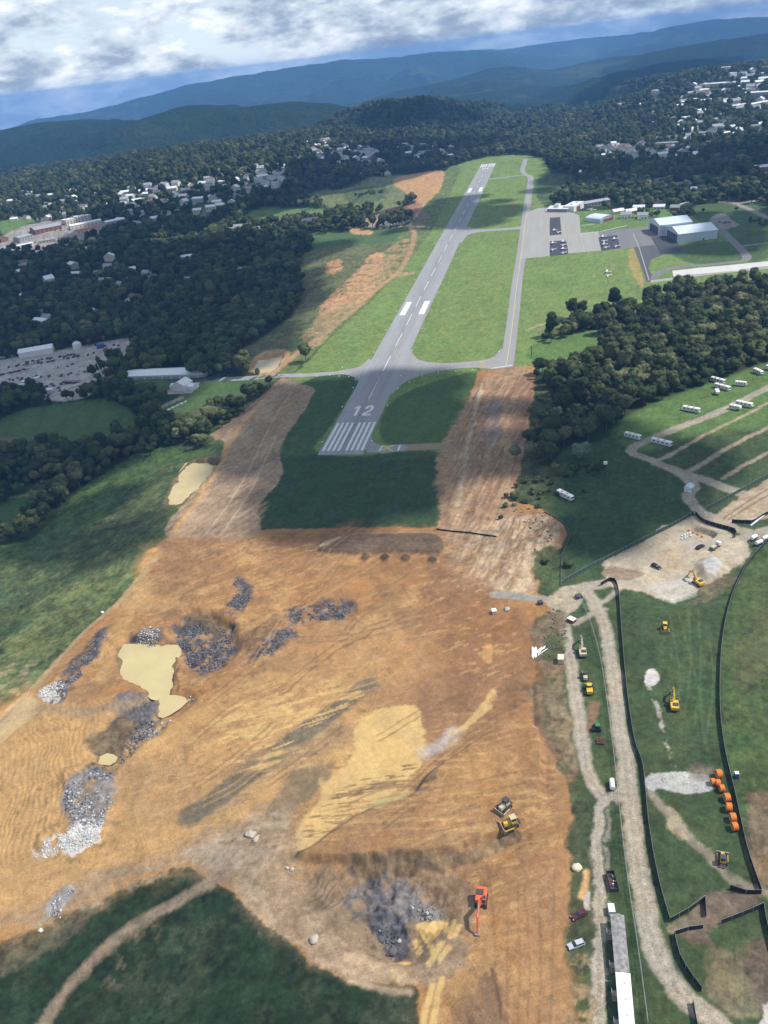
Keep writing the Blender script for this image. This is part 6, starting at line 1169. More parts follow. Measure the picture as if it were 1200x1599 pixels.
def rv(tail, head, label, kind, L=11.0, group='trailers parked on the grass'):
    m_, rz = pose(tail, head); t_ = thing('camper_trailer', label, 'camper', m_, rz); f = L/2; w = 2.55; h = 3.2
    if kind == 0: pr = [(-f, 0.5), (-f, h-0.25), (-f+0.25, h), (f-0.3, h), (f, h-0.4), (f, 0.7), (f-0.3, 0.5)]
    elif kind == 1: pr = [(-f, 0.6), (-f, h-0.5), (-f+0.4, h), (f-1.0, h), (f-0.25, h-0.8), (f, 1.4), (f-0.6, 0.6)]
    else: pr = [(-f, 0.9), (-f+0.1, h-0.4), (-f+0.6, h), (f-0.9, h), (f-0.1, h-0.5), (f, 1.5), (f-0.5, 0.9), (f-2.5, 0.9), (f-2.6, 0.55), (-f+0.5, 0.55)]
    b = MB(); b.prism(pr, w); bo = b.obj('body', M_RV, t_, 0.1)
    for s_ in (-1, 1):
        b = MB(); b.box((s_*(w/2+0.012), 0, 1.25), (0.04, L*0.9, 0.22)); b.obj('stripe', M_STRIPE, bo)
        for k in range(4):
            b = MB(); b.box((s_*(w/2+0.015), -f*0.7+k*L*0.225, 2.1), (0.05, L*0.11, 0.7)); b.obj('window', M_GLASS, t_)
    b = MB(); b.box((0, f-0.06 if kind == 0 else f-0.4, 2.2), (w*0.8, 0.3 if kind == 0 else 0.5, 0.9)); b.obj('windscreen', M_GLASS, t_)
    for y in (-f*0.35, f*0.3): b = MB(); b.box((0.1, y, h+0.16), (0.8, 1.1, 0.32)); b.obj('air_conditioner', M_RV if kind else M_GREYW, t_)
    W(t_, [(-1.1, -f*0.25), (1.1, -f*0.25), (-1.1, f*0.6 if kind == 0 else -f*0.25+1.0), (1.1, f*0.6 if kind == 0 else -f*0.25+1.0)], 0.42, 0.28)
    if kind: b = MB(); b.box((0, f+0.6, 0.6), (0.2, 1.4, 0.15)); b.obj('tow_bar', M_DGREY, t_)
    return t_
for tl, hd, lb, k, L in (((977,681),(1000,687.5),'white motorhome with dark windows parked against the wood edge',0,11), ((1018,690),(1049,698),'long white camper parked beside the bend of the gravel road',0,13), ((1066,640),(1093,645),'white camper with grey stripe parked below the wood',0,11.5), ((1139,638),(1157,641),'small white camper parked against a longer one',2,7.5), ((1149,632),(1176,637),'long white camper behind the small one',1,11.5),
    ((1109,594),(1133,600),'white motorhome half hidden at the wood edge',0,11), ((1114,604),(1142,611),'white motorhome with dark side panels next to the wood',0,12), ((1117,610),(1122.5,621),'short white camper pointing down the slope',2,6), ((1147,601.5),(1167,603),'plain white caravan alone on bright grass',1,8), ((1175,580),(1193,587),'white camper under the last trees of the trailer field',1,9), ((1195,576),(1214,580),'white camper at the far corner of the trailer field',2,9), ((871,771),(895,783),'white motorhome alone on the lower grass by the bare strip',0,11.5)):
    rv(tl, hd, lb, k, L)
m_, z_ = pose((752,1398), (744,1462)); excavator(PX(752,1408), z_, 'orange excavator digging at the grey rock hole', M_ORG, 1.15, 1.12)
m_, z_ = pose((1092,913), (1072,899)); excavator(PX(1090,912), z_, 'yellow excavator beside the grey gravel heap', M_YEL, 0.75, 1.0)
m_, z_ = pose((1054,1106), (1050,1075)); excavator(PX(1053,1104), z_, 'yellow excavator alone on the grass below the gravel patch', M_YEL, 0.85, 1.0)
m_, z_ = pose((911,1024), (906,990)); excavator(PX(910,1021), z_, 'tan excavator parked beside the access road with scrap attachment', M_OLD, 0.95, 1.0)
m_, z_ = pose((798,1254), (778,1271)); dozer(m_, z_, 'bulldozer with black canopy and wide blade on orange soil', M_OLD, roof=M_DGREY, scl=1.15); m_, z_ = pose((812,1287), (783,1293)); dozer(m_, z_, 'yellow bulldozer with pale canopy above the cut bank', M_YEL, roof=M_OLD, scl=1.2)
m_, z_ = pose((1038,975), (1039,992)); dozer(m_, z_, 'yellow bulldozer alone on the upper grass', M_YEL); m_, z_ = pose((1129,1360), (1128,1330)); dozer(m_, z_, 'grey and yellow tracked dozer on the worn grass track', M_YEL, roof=M_DGREY, scl=0.95)
m_, z_ = pose((922,1090), (919,1068)); loader(m_, z_, 'yellow wheel loader parked behind the roller'); m_, z_ = pose((915,1066), (913,1050)); roller(m_, z_, 'pale road roller with grey cab beside the access road')
m_, z_ = pose((934,1147), (932,1130)); tractor(m_, z_, 'green farm tractor with yellow rims parked in the verge'); harrow(PX(938,1159), z_, 'red disc harrow standing behind the green tractor')
m_, z_ = pose((914,1472), (886,1482)); car(m_, z_, 'silver estate car parked at the edge of the soil', M_SILV, L=4.9); m_, z_ = pose((917,1424), (892,1437)); car(m_, z_, 'maroon estate car parked on the grass verge', M_MRN, L=4.9)
m_, z_ = pose((1084,861), (1103,850)); car(m_, z_, 'black pickup-sized car beside the flatbed truck', M_CARB, L=5.2); m_, z_ = pose((1018,882), (1032,889)); car(m_, z_, 'black car alone on the bare dirt pad', M_CARB, L=5.0)
# flatbed with load, tank trailers
m_, z_ = pose((1108,862), (1126,850)); t_ = thing('flatbed_truck', 'grey flatbed truck loaded with pipe on the dirt pad', 'truck', m_, z_); W(t_, [(-1.0, 2.4), (1.0, 2.4), (-1.0, -2.0), (1.0, -2.0)], 0.5, 0.35)
b = MB(); b.box((0, 2.6, 1.6), (2.2, 1.9, 1.8), ty=0.85); c_ = b.obj('cab', M_WHITE, t_, 0.1); b = MB(); b.box((0, 3.52, 1.95), (1.9, 0.1, 0.7)); b.obj('windscreen', M_GLASS, c_); b = MB(); b.box((0, -1.0, 1.0), (2.4, 5.0, 0.3)); b.obj('bed', M_DGREY, t_); b = MB(); b.box((0, -1.4, 1.5), (1.6, 3.0, 0.7)); b.obj('load', M_OLD, t_)
for k, (tl, hd) in enumerate((((1172,846),(1182,840)), ((1180,853),(1190,849)), ((1190,846),(1200,842)))):
    m_, z_ = pose(tl, hd); t_ = thing('tank_trailer', ('white tank trailer at the road junction by the fence', 'white tank trailer between two others at the fence end', 'white tank trailer against the black fence end')[k], 'trailer', m_, z_); b = MB(); b.tube((0, -1.8, 1.7), (0, 1.8, 1.7), 0.95, 18); b.obj('tank', M_SHINY, t_, smooth=False); b = MB(); b.box((0, 0.3, 0.7), (1.7, 4.6, 0.25)); b.obj('chassis', M_DGREY, t_); W(t_, [(-0.9, -0.8), (0.9, -0.8)], 0.45, 0.3)
m_, z_ = pose((957,1238), (955,1220)); t_ = thing('tank_trailer', 'small white tank trailer where the two gravel roads join', 'trailer', m_, z_); b = MB(); b.tube((0, -1.9, 1.5), (0, 1.9, 1.5), 0.85, 18); b.obj('tank', M_SHINY, t_); b = MB(); b.box((0, 0.3, 0.6), (1.5, 4.4, 0.2)); b.obj('chassis', M_DGREY, t_); W(t_, [(-0.85, -0.5), (0.85, -0.5)], 0.4, 0.28)
# office trailers
def PZ(x, y, h):
    q = PX(x, y); d = rays([x], [y])[0]; z = q.z+h
    for _ in range(3):
        tt = (z-CAMP[2])/d[2]; p = CAMP+d*tt; z = zat(p[0], p[1])+h
    return Vector((p[0], p[1], z-h))
def office(c0, c1, label, roof, wall, steps):
    a = PZ(*c0, 3.6); b_ = PZ(*c1, 3.6); d = b_-a; L = math.hypot(d.x, d.y); m_ = (a+b_)/2; t_ = thing('office_trailer', label, 'office trailer', m_, math.atan2(-d.x, d.y))
    b = MB(); b.box((0, 0, 2.0), (3.5, L, 3.0)); bo = b.obj('body', wall, t_); b = MB(); b.prism([(-1.9, 3.5), (1.9, 3.5), (1.9, 3.58), (0, 3.74), (-1.9, 3.58)], L+0.3, 'x'); b.v = [(y, x, z) for x, y, z in b.v]; r_ = b.obj('roof', roof, t_)
    for k in range(3): b = MB(); b.tube((0.2, -L*0.3+k*L*0.3, 3.7), (0.2, -L*0.3+k*L*0.3, 3.95), 0.18, 10); b.obj('roof_vent', M_GREYW, r_)
    for k in range(6):
        b = MB(); b.box((1.76 if k % 2 else -1.76, -L*0.4+k*L*0.16, 2.3), (0.06, 1.0, 0.9)); b.obj('window', M_GLASS, t_)
    b = MB(); b.box((0.2, L/2+0.3, 2.7), (1.1, 0.6, 1.0)); b.obj('air_conditioner', M_TRIM, t_); b = MB(); b.box((0, 0, 0.35), (3.0, L*0.96, 0.5)); b.obj('skirting', M_DGREY, t_)
    for y in steps:                                  # timber landing on the road side
        b = MB(); b.box((-2.45, y, 0.9), (1.3, 1.6, 0.12)); dk = b.obj('landing', M_WOODS, t_); b = MB(); b.box((-1.77, y, 1.9), (0.06, 0.9, 2.0)); b.obj('door', M_TRIM, t_)
        for k in range(3): b = MB(); b.box((-2.45, y-1.0-k*0.3, 0.7-k*0.22), (1.2, 0.3, 0.08)); b.obj('step', M_WOODS, dk)
        for yy in (y-0.75, y+0.75): b = MB(); b.box((-3.05, yy, 1.0), (0.1, 0.1, 2.0)); b.obj('rail_post', M_WOODS, dk)
        b = MB(); b.box((-3.05, y, 1.95), (0.1, 1.6, 0.1)); b.obj('handrail', M_TRIM, dk)
    return t_
office((972.5,1517), (964,1429), 'long grey weathered office trailer behind the white one', M_OLDROOF, M_GREYW, (-5.0, 4.5)); office((980,1604), (973,1520), 'long white-roofed office trailer beside the access road', M_SHINY, M_WHITE, (-4.5, 3.0))
def crate(c, d, rz, name, label, cat, m, extra=None):
    t_ = thing(name, label, cat, c, rz); b = MB(); b.box((0, 0, d[2]/2), d); bo = b.obj('body', m, t_, 0.04); b = MB(); b.box((0, 0, d[2]+0.05), (d[0]+0.1, d[1]+0.1, 0.1)); b.obj('lid', extra or m, t_)
    for x in (-0.25, 0.25): b = MB(); b.box((x*d[0], -d[1]/2-0.03, d[2]*0.5), (d[0]*0.42, 0.06, d[2]*0.86)); b.obj('door', m, bo)
    return t_
zr = -YAW*0
crate(PX(955,1424), (1.7, 2.6, 1.9), 0.1, 'storage_box', 'small white storage box in front of the grey office trailer', 'storage box', M_SHINY); crate(PX(876,1033), (2.4, 3.4, 2.4), 0.0, 'shipping_container', 'beige storage container beside the access road', 'container', M_OLD, M_CREAM); crate(PX(893,970), (2.4, 3.2, 1.5), 0.9, 'toolbox_trailer', 'white and red box beside the gravel junction', 'box', M_RED, M_SHINY)
crate(PX(904,933), (2.6, 2.6, 1.2), 0.4, 'steel_box', 'dark steel trench box at the gravel junction', 'box', M_DGREY); crate(PX(772,957), (2.0, 2.2, 1.6), 0.3, 'generator', 'pale blue-grey generator on the orange soil', 'generator', M_SILV, M_SHINY); crate(PX(844,943), (2.0, 2.0, 1.4), 0.5, 'waste_skip', 'small black skip at the end of the gravel stub', 'skip', M_DGREY)
crate(PX(1150,1214), (1.2, 1.2, 2.2), 0.1, 'portable_toilet', 'blue portable toilet with white roof behind the black fence', 'toilet', M_BLUE, M_SHINY)
q = PX(1076,766); t_ = thing('gate_booth', 'small white booth with blue-grey gabled roof at the road bend', 'booth', q, -0.5); wl, rf = gable(3.6, 4.6, 2.5, 1.1, 0.25, 'y')
for p in (wl, rf): p.v = [(x-1.8, y-2.3, z) for x, y, z in p.v]
wl.obj('wall', M_WHITE, t_); rf.obj('roof', M_BLUER, t_); b = MB(); b.box((0, -2.33, 1.0), (0.9, 0.1, 2.0)); b.obj('door', M_BLUEG, t_); b = MB(); b.box((1.82, 0, 1.5), (0.1, 1.4, 0.9)); b.obj('window', M_GLASS, t_)
# open rubbish skip
m_, z_ = pose((960,1392), (953,1366)); t_ = thing('rubbish_skip', 'open black skip full of rubbish beside the access road', 'skip', m_, z_); L = 6.2; b = MB(); b.box((0, 0, 0.25), (2.3, L, 0.2)); b.obj('floor', M_DGREY, t_)
for nm, c, d in (('side', (-1.15, 0, 0.9), (0.08, L, 1.5)), ('side', (1.15, 0, 0.9), (0.08, L, 1.5)), ('end', (0, L/2, 0.9), (2.2, 0.08, 1.5)), ('end', (0, -L/2, 0.9), (2.2, 0.08, 1.5))): b = MB(); b.box(c, d); b.obj(nm, mat('skip_red', (0.13, 0.03, 0.04), 0.7, var=0.3) if c[0] < 0 else M_DGREY, t_)
for k in range(7): b = MB(); b.box((random.uniform(-0.7, 0.7), random.uniform(-2.4, 2.4), 0.6), (random.uniform(0.3, 0.9), random.uniform(0.4, 1.2), random.uniform(0.2, 0.6)), rz=random.random()*3, rx=0.3); b.obj('rubbish', (M_WHITE, M_DGREY, M_RED, M_WOODS)[k % 4], t_)
# coils of orange duct
def coil(p, rz, label, r=1.35, w=1.5):
    t_ = thing('duct_coil', label, 'coil', (p.x, p.y, p.z), rz); n = 6
    for k in range(n):
        x = -w/2+w*(k+0.5)/n; v = []; f = []; A = 22; B = 7; rr = w/n*0.54
        for i in range(A):
            for j in range(B): a = 2*math.pi*i/A; c = 2*math.pi*j/B; q = r-rr-0.18+(0.18+rr)*math.cos(c) if False else r-0.2+0.2*math.cos(c); v.append((x+rr*math.sin(c), q*math.cos(a), r+q*math.sin(a)))
        f = [(i*B+j, i*B+(j+1) % B, ((i+1) % A)*B+(j+1) % B, ((i+1) % A)*B+j) for i in range(A) for j in range(B)]; b = MB(); b.add(v, f); b.obj('winding', M_SPOOL, t_, smooth=True)
    b = MB(); b.tube((-w*0.52, 0, r), (w*0.52, 0, r), r*0.42, 16); b.obj('hub', M_WOODS, t_); return t_
for (x, y), lb, s_ in (((1122,1213),'large orange duct coil at the end of the row by the gravel', 1.25), ((1113,1224),'small orange duct coil leaning beside the large one', 0.95), ((1121,1226),'orange duct coil next to the large coil', 1.0), ((1127,1235),'tilted orange duct coil below the gravel patch corner', 1.05), ((1135,1250),'upper coil of the first touching pair of orange coils', 1.2), ((1138,1265),'lower coil of the first touching pair of orange coils', 1.2), ((1144,1281),'upper coil of the last touching pair of orange coils', 1.2), ((1147,1295),'orange duct coil at the far end, nearest the parked dozer', 1.15)):
    coil(PX(x, y), 0.1+random.uniform(-0.15, 0.15), lb, 1.2*s_, 1.45*s_)
# ------------------------------------------------------------------ fences
def fence(name, label, pts, h, fabric, sp=3.0, wire=False, lean=0.0, post=M_POST):
    g = catmull(np.array([PX(*p)[:2] for p in pts]), 5) if len(pts) > 2 else np.array([PX(*p)[:2] for p in pts]); L = np.concatenate([[0], np.cumsum(np.linalg.norm(np.diff(g, axis=0), axis=1))]); n = max(1, int(L[-1]/sp)); u = np.linspace(0, L[-1], n+1)
    X = np.interp(u, L, g[:, 0]); Y = np.interp(u, L, g[:, 1]); Z = H(X, Y); t_ = thing(name, label, 'fence', (X[0], Y[0], Z[0]))
    pb = MB(); pb.tube((0, 0, -0.3), (0, 0, h+0.12), 0.06, 6); pm = None
    for k in range(n+1):
        if pm is None: o = pb.obj('post', post, t_); pm = o.data
        else: o = bpy.data.objects.new('post', pm); COL.objects.link(o); o.parent = t_
        o.location = (X[k]-X[0], Y[k]-Y[0], Z[k]-Z[0])
    for k in range(n):
        a = Vector((X[k]-X[0], Y[k]-Y[0], Z[k]-Z[0])); b_ = Vector((X[k+1]-X[0], Y[k+1]-Y[0], Z[k+1]-Z[0])); up = Vector((0, 0, h)); nn = (b_-a).normalized().cross(Vector((0, 0, 1)))*0.03; b = MB()
        if not wire:
            s_ = nn*random.uniform(0.5, 2.5); mid = (a+b_)/2+s_+Vector((0, 0, 0.02)); top = up+Vector((0, 0, random.uniform(-0.06, 0.03)))
            for o_ in (nn, -nn): pass
            v = [a+nn, mid+nn, b_+nn, b_+nn+top, mid+nn+top*0.97, a+nn+top, a-nn, mid-nn, b_-nn, b_-nn+top, mid-nn+top*0.97, a-nn+top]
            b.add(v, [(0, 1, 4, 5), (1, 2, 3, 4), (7, 6, 11, 10), (8, 7, 10, 9), (5, 4, 10, 11), (4, 3, 9, 10), (0, 5, 11, 6), (2, 8, 9, 3), (1, 0, 6, 7), (2, 1, 7, 8)]); pn = b.obj('fabric_panel', fabric, t_)
            b = MB(); b.tube(a+up*1.02, b_+up*1.02, 0.035, 5); b.obj('rail', post, pn)
        else:
            b.tube(a+up, b_+up, 0.05, 5); pn = b.obj('rail', post, t_); b = MB()
            for j in range(8):
                p = a.lerp(b_, j/8); q = a.lerp(b_, min(1, (j+4)/8)); q2 = a.lerp(b_, max(0, (j-4)/8)); b.tube(p+up*0.03, q+up*(0.97 if j <= 4 else 0.5), 0.012, 3, cap=False); b.tube(p+up*0.03, q2+up*(0.97 if j >= 4 else 0.5), 0.012, 3, cap=False)
            o = b.obj('wire_mesh', M_WIRE, t_); o['kind'] = 'stuff'
    return t_
fence('screened_fence', 'long black screened fence following the gravel haul road', [(938,915),(957,906),(966,925),(971,990),(979,1080),(991,1160),(1004,1200),(1013,1290),(1028,1375),(1046,1440)], 2.0, M_FAB)
fence('screened_fence', 'long black screened fence with the orange coils beside it', [(1200,845),(1166,885),(1141,940),(1127,1010),(1124,1100),(1131,1170),(1147,1240),(1167,1330),(1189,1394)], 2.0, M_FAB)
fence('screened_fence', 'short black fence running up from the haul road gap', [(1046,1440),(1075,1424),(1101,1405)], 2.0, M_FAB); fence('screened_fence', 'one black fence panel folded back at the gap', [(1101,1405),(1103,1432)], 2.0, M_FAB)
fence('screened_fence', 'curved black fence along the haul road below the gap', [(1053,1460),(1060,1492),(1074,1518),(1096,1548)], 2.0, M_FAB); fence('screened_fence', 'short black fence at the top of the fenced grass corner', [(1053,1460),(1075,1453),(1098,1450)], 1.8, M_FAB)
fence('screened_fence', 'black fence crossing from the trodden gap to the corner', [(1126,1443),(1160,1430),(1192,1416)], 2.0, M_FAB); fence('screened_fence', 'black fence dropping from the far corner of the grass', [(1192,1416),(1198,1450),(1212,1500)], 2.0, M_FAB); fence('screened_fence', 'short black fence leaning at the end of the coil fence', [(1140,1388),(1165,1396),(1189,1396)], 1.9, M_FAB)
fence('screened_fence', 'short black fence panel standing alone on the haul road', [(1082,1567),(1089,1605)], 2.0, M_FAB)
fence('screened_fence', 'green mesh fence between the grass field and the dirt pad', [(881,910),(920,888),(965,865),(1010,842),(1050,822),(1084,803)], 2.2, M_GFAB); fence('screened_fence', 'green mesh fence along the lowest trailer lane', [(1103,797),(1140,777),(1180,755),(1230,728)], 2.2, M_GFAB)
fence('screened_fence', 'black screened fence round the top of the open trench', [(1086,803),(1097,815),(1120,823),(1148,831),(1148,840)], 2.2, M_FAB); fence('screened_fence', 'black screened fence by the stacked pipes', [(1143,816),(1160,817),(1176,817),(1190,808),(1215,796)], 2.0, M_FAB)
fence('silt_fence', 'thin black silt fence across the head of the site', [(682,826),(730,832),(776,839)], 0.9, M_FAB); fence('silt_fence', 'thin black silt fence below the taxiway end', [(831,540),(831,558)], 0.9, M_FAB)
fence('silt_fence', 'low dark silt fence curling round the grass bank', [(850,800),(880,818),(890,840),(878,870),(876,915)], 0.8, mat('brown_fabric', (0.10, 0.06, 0.04), 0.9))
fence('chain_fence', 'pale chain-link fence running between the two gravel roads', [(905,935),(920,968),(936,1022),(946,1082),(955,1150),(962,1210),(969,1280),(981,1380),(996,1480),(1012,1600)], 1.8, None, 4.0, True)
# ------------------------------------------------------------------ small things on the site
q = PX(945,752); t_ = thing('beacon_pole', 'dark pole with a white box on top by the silvery tree', 'pole', q); b = MB(); b.tube((0, 0, 0), (0, 0, 11), 0.16, 8); b.obj('pole', M_DGREY, t_); b = MB(); b.box((0, 0, 11.8), (2.0, 1.2, 1.6)); b.obj('lamp_box', M_SHINY, t_, 0.1)
a_ = PX(834,1020)
for k in range(34):
    an = (random.gauss(1.5, 0.09) if k < 26 else random.gauss(0.85, 0.12)); L = random.uniform(5.0, 6.5); c = a_+Vector((random.uniform(-1.1, 1.1), random.uniform(-0.8, 0.8), 0.14+0.11*(k % 6)))
    if k >= 26: c = c+Vector((2.4, 1.2, -0.1))
    d = Vector((math.cos(an), math.sin(an), 0))*L/2; b = MB(); b.tube(c-d, c+d, 0.16, 8); o = b.obj('plastic_pipe', M_SHINY, None); tag(o, 'white plastic pipe in the loose heap beside the site', 'pipe', 'white pipes in the loose heap')
for k in range(9):
    a0 = PX(1172+k*2.6, 822-k*2.2); d = PX(1186+k*2.6, 812-k*2.0)-a0; c = Vector((a0.x, a0.y, a0.z+0.45+0.0*k)); b = MB(); b.tube(c, c+d.normalized()*5.5+Vector((0, 0, 0.02)), 0.42, 10); o = b.obj('plastic_pipe', mat('pale_blue_pipe', (0.55, 0.60, 0.64), 0.5), None); tag(o, 'pale blue-white drain pipe in the stack by the fence', 'pipe', 'drain pipes stacked by the fence')
for k in range(4):
    q = PX(1076+k*7, 829+k*3.2); b = MB(); b.tube((0, 0, 0), (0, 0, 1.0), 0.55, 14, 0.5); b.tube((0, 0, 1.0), (0, 0, 1.1), 0.5, 14, 0.3); o = b.obj('orange_barrel', M_SPOOL, None); o.location = q; tag(o, 'orange barrel standing along the lip of the open trench', 'barrel', 'orange barrels along the trench')
for k in range(9):
    q = PX(1066+k % 5*4.2+random.uniform(-1, 1), 838-k % 5*1.5+(k//5)*4); b = MB(); b.box((0, 0, 0.35), (1.1, 0.9, 0.7), tx=0.8, ty=0.8, rz=random.random()); o = b.obj('sand_bag', mat('white_sack', (0.62, 0.64, 0.66), 0.8), None, 0.12); o.location = q; tag(o, 'white bulk sack dropped on the dirt pad by the trench', 'sack', 'white sacks beside the trench')
# boulders
def rock_mesh(seed, r):
    d = ICO2[0]; s_ = r*(0.55+0.8*fbm(d[:, 0]*1.3+seed*3.1, d[:, 1]*1.3+d[:, 2]*1.7, 3, seed)); return d*s_[:, None]*np.array((1, 0.85, 0.65))
M_STONE = mat('pale_stone', (0.42, 0.37, 0.30), 0.9, var=0.25, scale=1.2); M_DSTONE = mat('dark_stone', (0.10, 0.10, 0.11), 0.85, var=0.4, scale=1.0); M_WSTONE = mat('white_stone', (0.60, 0.585, 0.56), 0.9, var=0.2)
for k, (x, y, r, lb, m) in enumerate(((391,1304,1.7,'largest pale boulder of the group by the brush heap',M_STONE), (400,1311,1.2,'pale boulder at the lower side of the boulder group',M_STONE), (397,1302,1.0,'small pale boulder touching the largest one',M_STONE), (404,1306,0.6,'stray pale stone beside the boulder group',M_STONE), (456,1358,0.9,'pale boulder above the ringed tyre marks',M_STONE), (449,1356,0.7,'smaller pale boulder above the ringed tyre marks',M_STONE),
    (613,1487,1.5,'large grey boulder at the foot of the rock hole',M_DSTONE), (596,1468,1.2,'grey boulder against the dark rock face',M_DSTONE), (624,1470,0.8,'pale boulder below the dark rock face',M_STONE), (160,957,1.1,'white boulder on the soil edge by the grass slope',M_WSTONE), (64,1453,0.8,'white boulder on the dark grass edge',M_WSTONE), (491,1468,1.6,'pale rough boulder on the trodden bank above dark grass',M_STONE), (901,1356,1.7,'big cream boulder in the verge beside the access road',mat('cream_stone', (0.62, 0.54, 0.40), 0.9, var=0.15)), (792,952,1.6,'tan boulder heap next to the pale generator',M_STONE))):
    me = tri_mesh('boulder', rock_mesh(k+11, r), ICO2[1], m); o = bpy.data.objects.new('boulder', me); COL.objects.link(o); o.location = PX(x, y, r*0.2); o.rotation_euler = (0, 0, k*1.3); tag(o, lb, 'boulder')
def rubble(name, polys, n, m, r0, r1, seed, label):
    r_ = np.random.default_rng(seed); base_ = [unit(ICO0[0])*(0.7+0.6*r_.random((len(ICO0[0]), 1))) for _ in range(8)]; V = []; F = []; nv = 0
    G = [catmull(P0(p)[:, :2], 3, True) for p in polys]; ar = np.array([abs(np.sum(g[:, 0]*np.roll(g[:, 1], -1)-g[:, 1]*np.roll(g[:, 0], -1)))/2 for g in G]); pts = []
    for g, a in zip(G, ar):
        k = int(n*a/ar.sum())*3; q = r_.uniform(g.min(0), g.max(0), (k, 2)); cl = fbm(q[:, 0]/4.5, q[:, 1]/4.5, 3, seed); q = q[(sdf(g, q[:, 0], q[:, 1]) > r_.normal(0, 0.7, k)) & (cl > 0.40)]; pts.append(q[:k//3])
    pts = np.concatenate(pts); z = H(pts[:, 0], pts[:, 1])
    for (x, y), zz in zip(pts, z):
        s_ = r0+(r1-r0)*r_.random()**5; a = r_.random()*6.28; c, d = math.cos(a), math.sin(a); v = base_[r_.integers(8)]*s_*np.array((1.1, 0.9, 0.75)); v = np.stack([v[:, 0]*c-v[:, 1]*d+x, v[:, 0]*d+v[:, 1]*c+y, v[:, 2]+zz+s_*0.2], 1); V.append(v); F.append(ICO0[1]+nv); nv += len(v)
    o = bpy.data.objects.new(name, tri_mesh(name, np.concatenate(V), np.concatenate(F), m)); COL.objects.link(o); struct(o, 'stuff'); o['label'] = label
_ib = bmesh.new(); bmesh.ops.create_icosphere(_ib, subdivisions=1, radius=1.0); ICO0 = (np.array([v.co[:] for v in _ib.verts]), np.array([[v.index for v in f.verts] for f in _ib.faces])); _ib.free()
def rubble_mat(name, a, b_):
    m = bpy.data.materials.new(name); m.use_nodes = True; t = m.node_tree; p = t.nodes['Principled BSDF']; geo = N(t, 'ShaderNodeNewGeometry'); c = RAMP(t, geo.outputs['Random Per Island'], [(0.0, a), (0.7, tuple((x+y)*0.45 for x, y in zip(a, b_))), (1.0, b_)]); t.links.new(c, p.inputs['Base Color']); p.inputs['Roughness'].default_value = 0.75; return m
DARK = [[(276,985),(300,968),(335,970),(370,990),(358,1015),(330,1045),(300,1040),(285,1010)], [(358,945),(372,930),(390,932),(378,955)], [(366,912),(372,905),(384,907),(380,916)], [(460,962),(480,945),(540,940),(545,952),(510,965)], [(398,1030),(425,1005),(455,980),(456,992),(425,1022)], [(185,1180),(215,1130),(240,1120),(235,1140),(195,1185)], [(140,1203),(160,1198),(172,1215),(150,1224)], [(590,1430),(612,1435),(622,1468),(604,1476)], [(90,1075),(130,1030),(158,990),(165,1000),(125,1060)]]
rubble('rock_rubble', DARK, 8000, rubble_mat('blasted_rock', (0.04, 0.041, 0.048), (0.20, 0.20, 0.22)), 0.10, 0.62, 3, 'dark blasted rock rubble heaped in the soil')
rubble('rock_rubble', [[(195,1005),(215,985),(245,980),(243,1000),(205,1010)], [(205,1150),(250,1120),(265,1125),(235,1150)], [(285,1085),(300,1090),(310,1080),(300,1075)], [(105,1240),(150,1210),(175,1225),(165,1285),(120,1290)], [(75,1425),(100,1395),(115,1390),(95,1430)], [(640,1400),(675,1404),(680,1418),(655,1422)]], 3000, rubble_mat('mixed_rock', (0.10, 0.10, 0.105), (0.55, 0.54, 0.53)), 0.12, 0.65, 4, 'mixed grey and pale rock rubble on the site')
rubble('rock_rubble', [[(100,1312),(125,1285),(160,1290),(150,1315),(110,1330)], [(52,1332),(80,1312),(112,1305),(115,1320),(70,1340)], [(58,1085),(90,1068),(100,1080),(80,1095)]], 2000, rubble_mat('bleached_rock', (0.40, 0.39, 0.37), (0.72, 0.71, 0.69)), 0.10, 0.5, 5, 'bleached white rock rubble at the edge of the site')
rubble('brush_debris', [[(850,985),(880,985),(888,1015),(870,1030),(850,1020)], [(840,955),(875,950),(880,975),(850,985)], [(895,975),(905,978),(903,1000),(893,998)], [(364,1302),(378,1302),(380,1315),(366,1316)], [(800,795),(850,805),(875,830),(840,870)]], 500, rubble_mat('brush_wood', (0.06, 0.05, 0.03), (0.34, 0.28, 0.20)), 0.15, 0.7, 6, 'heaped brush and timber debris beside the access road')
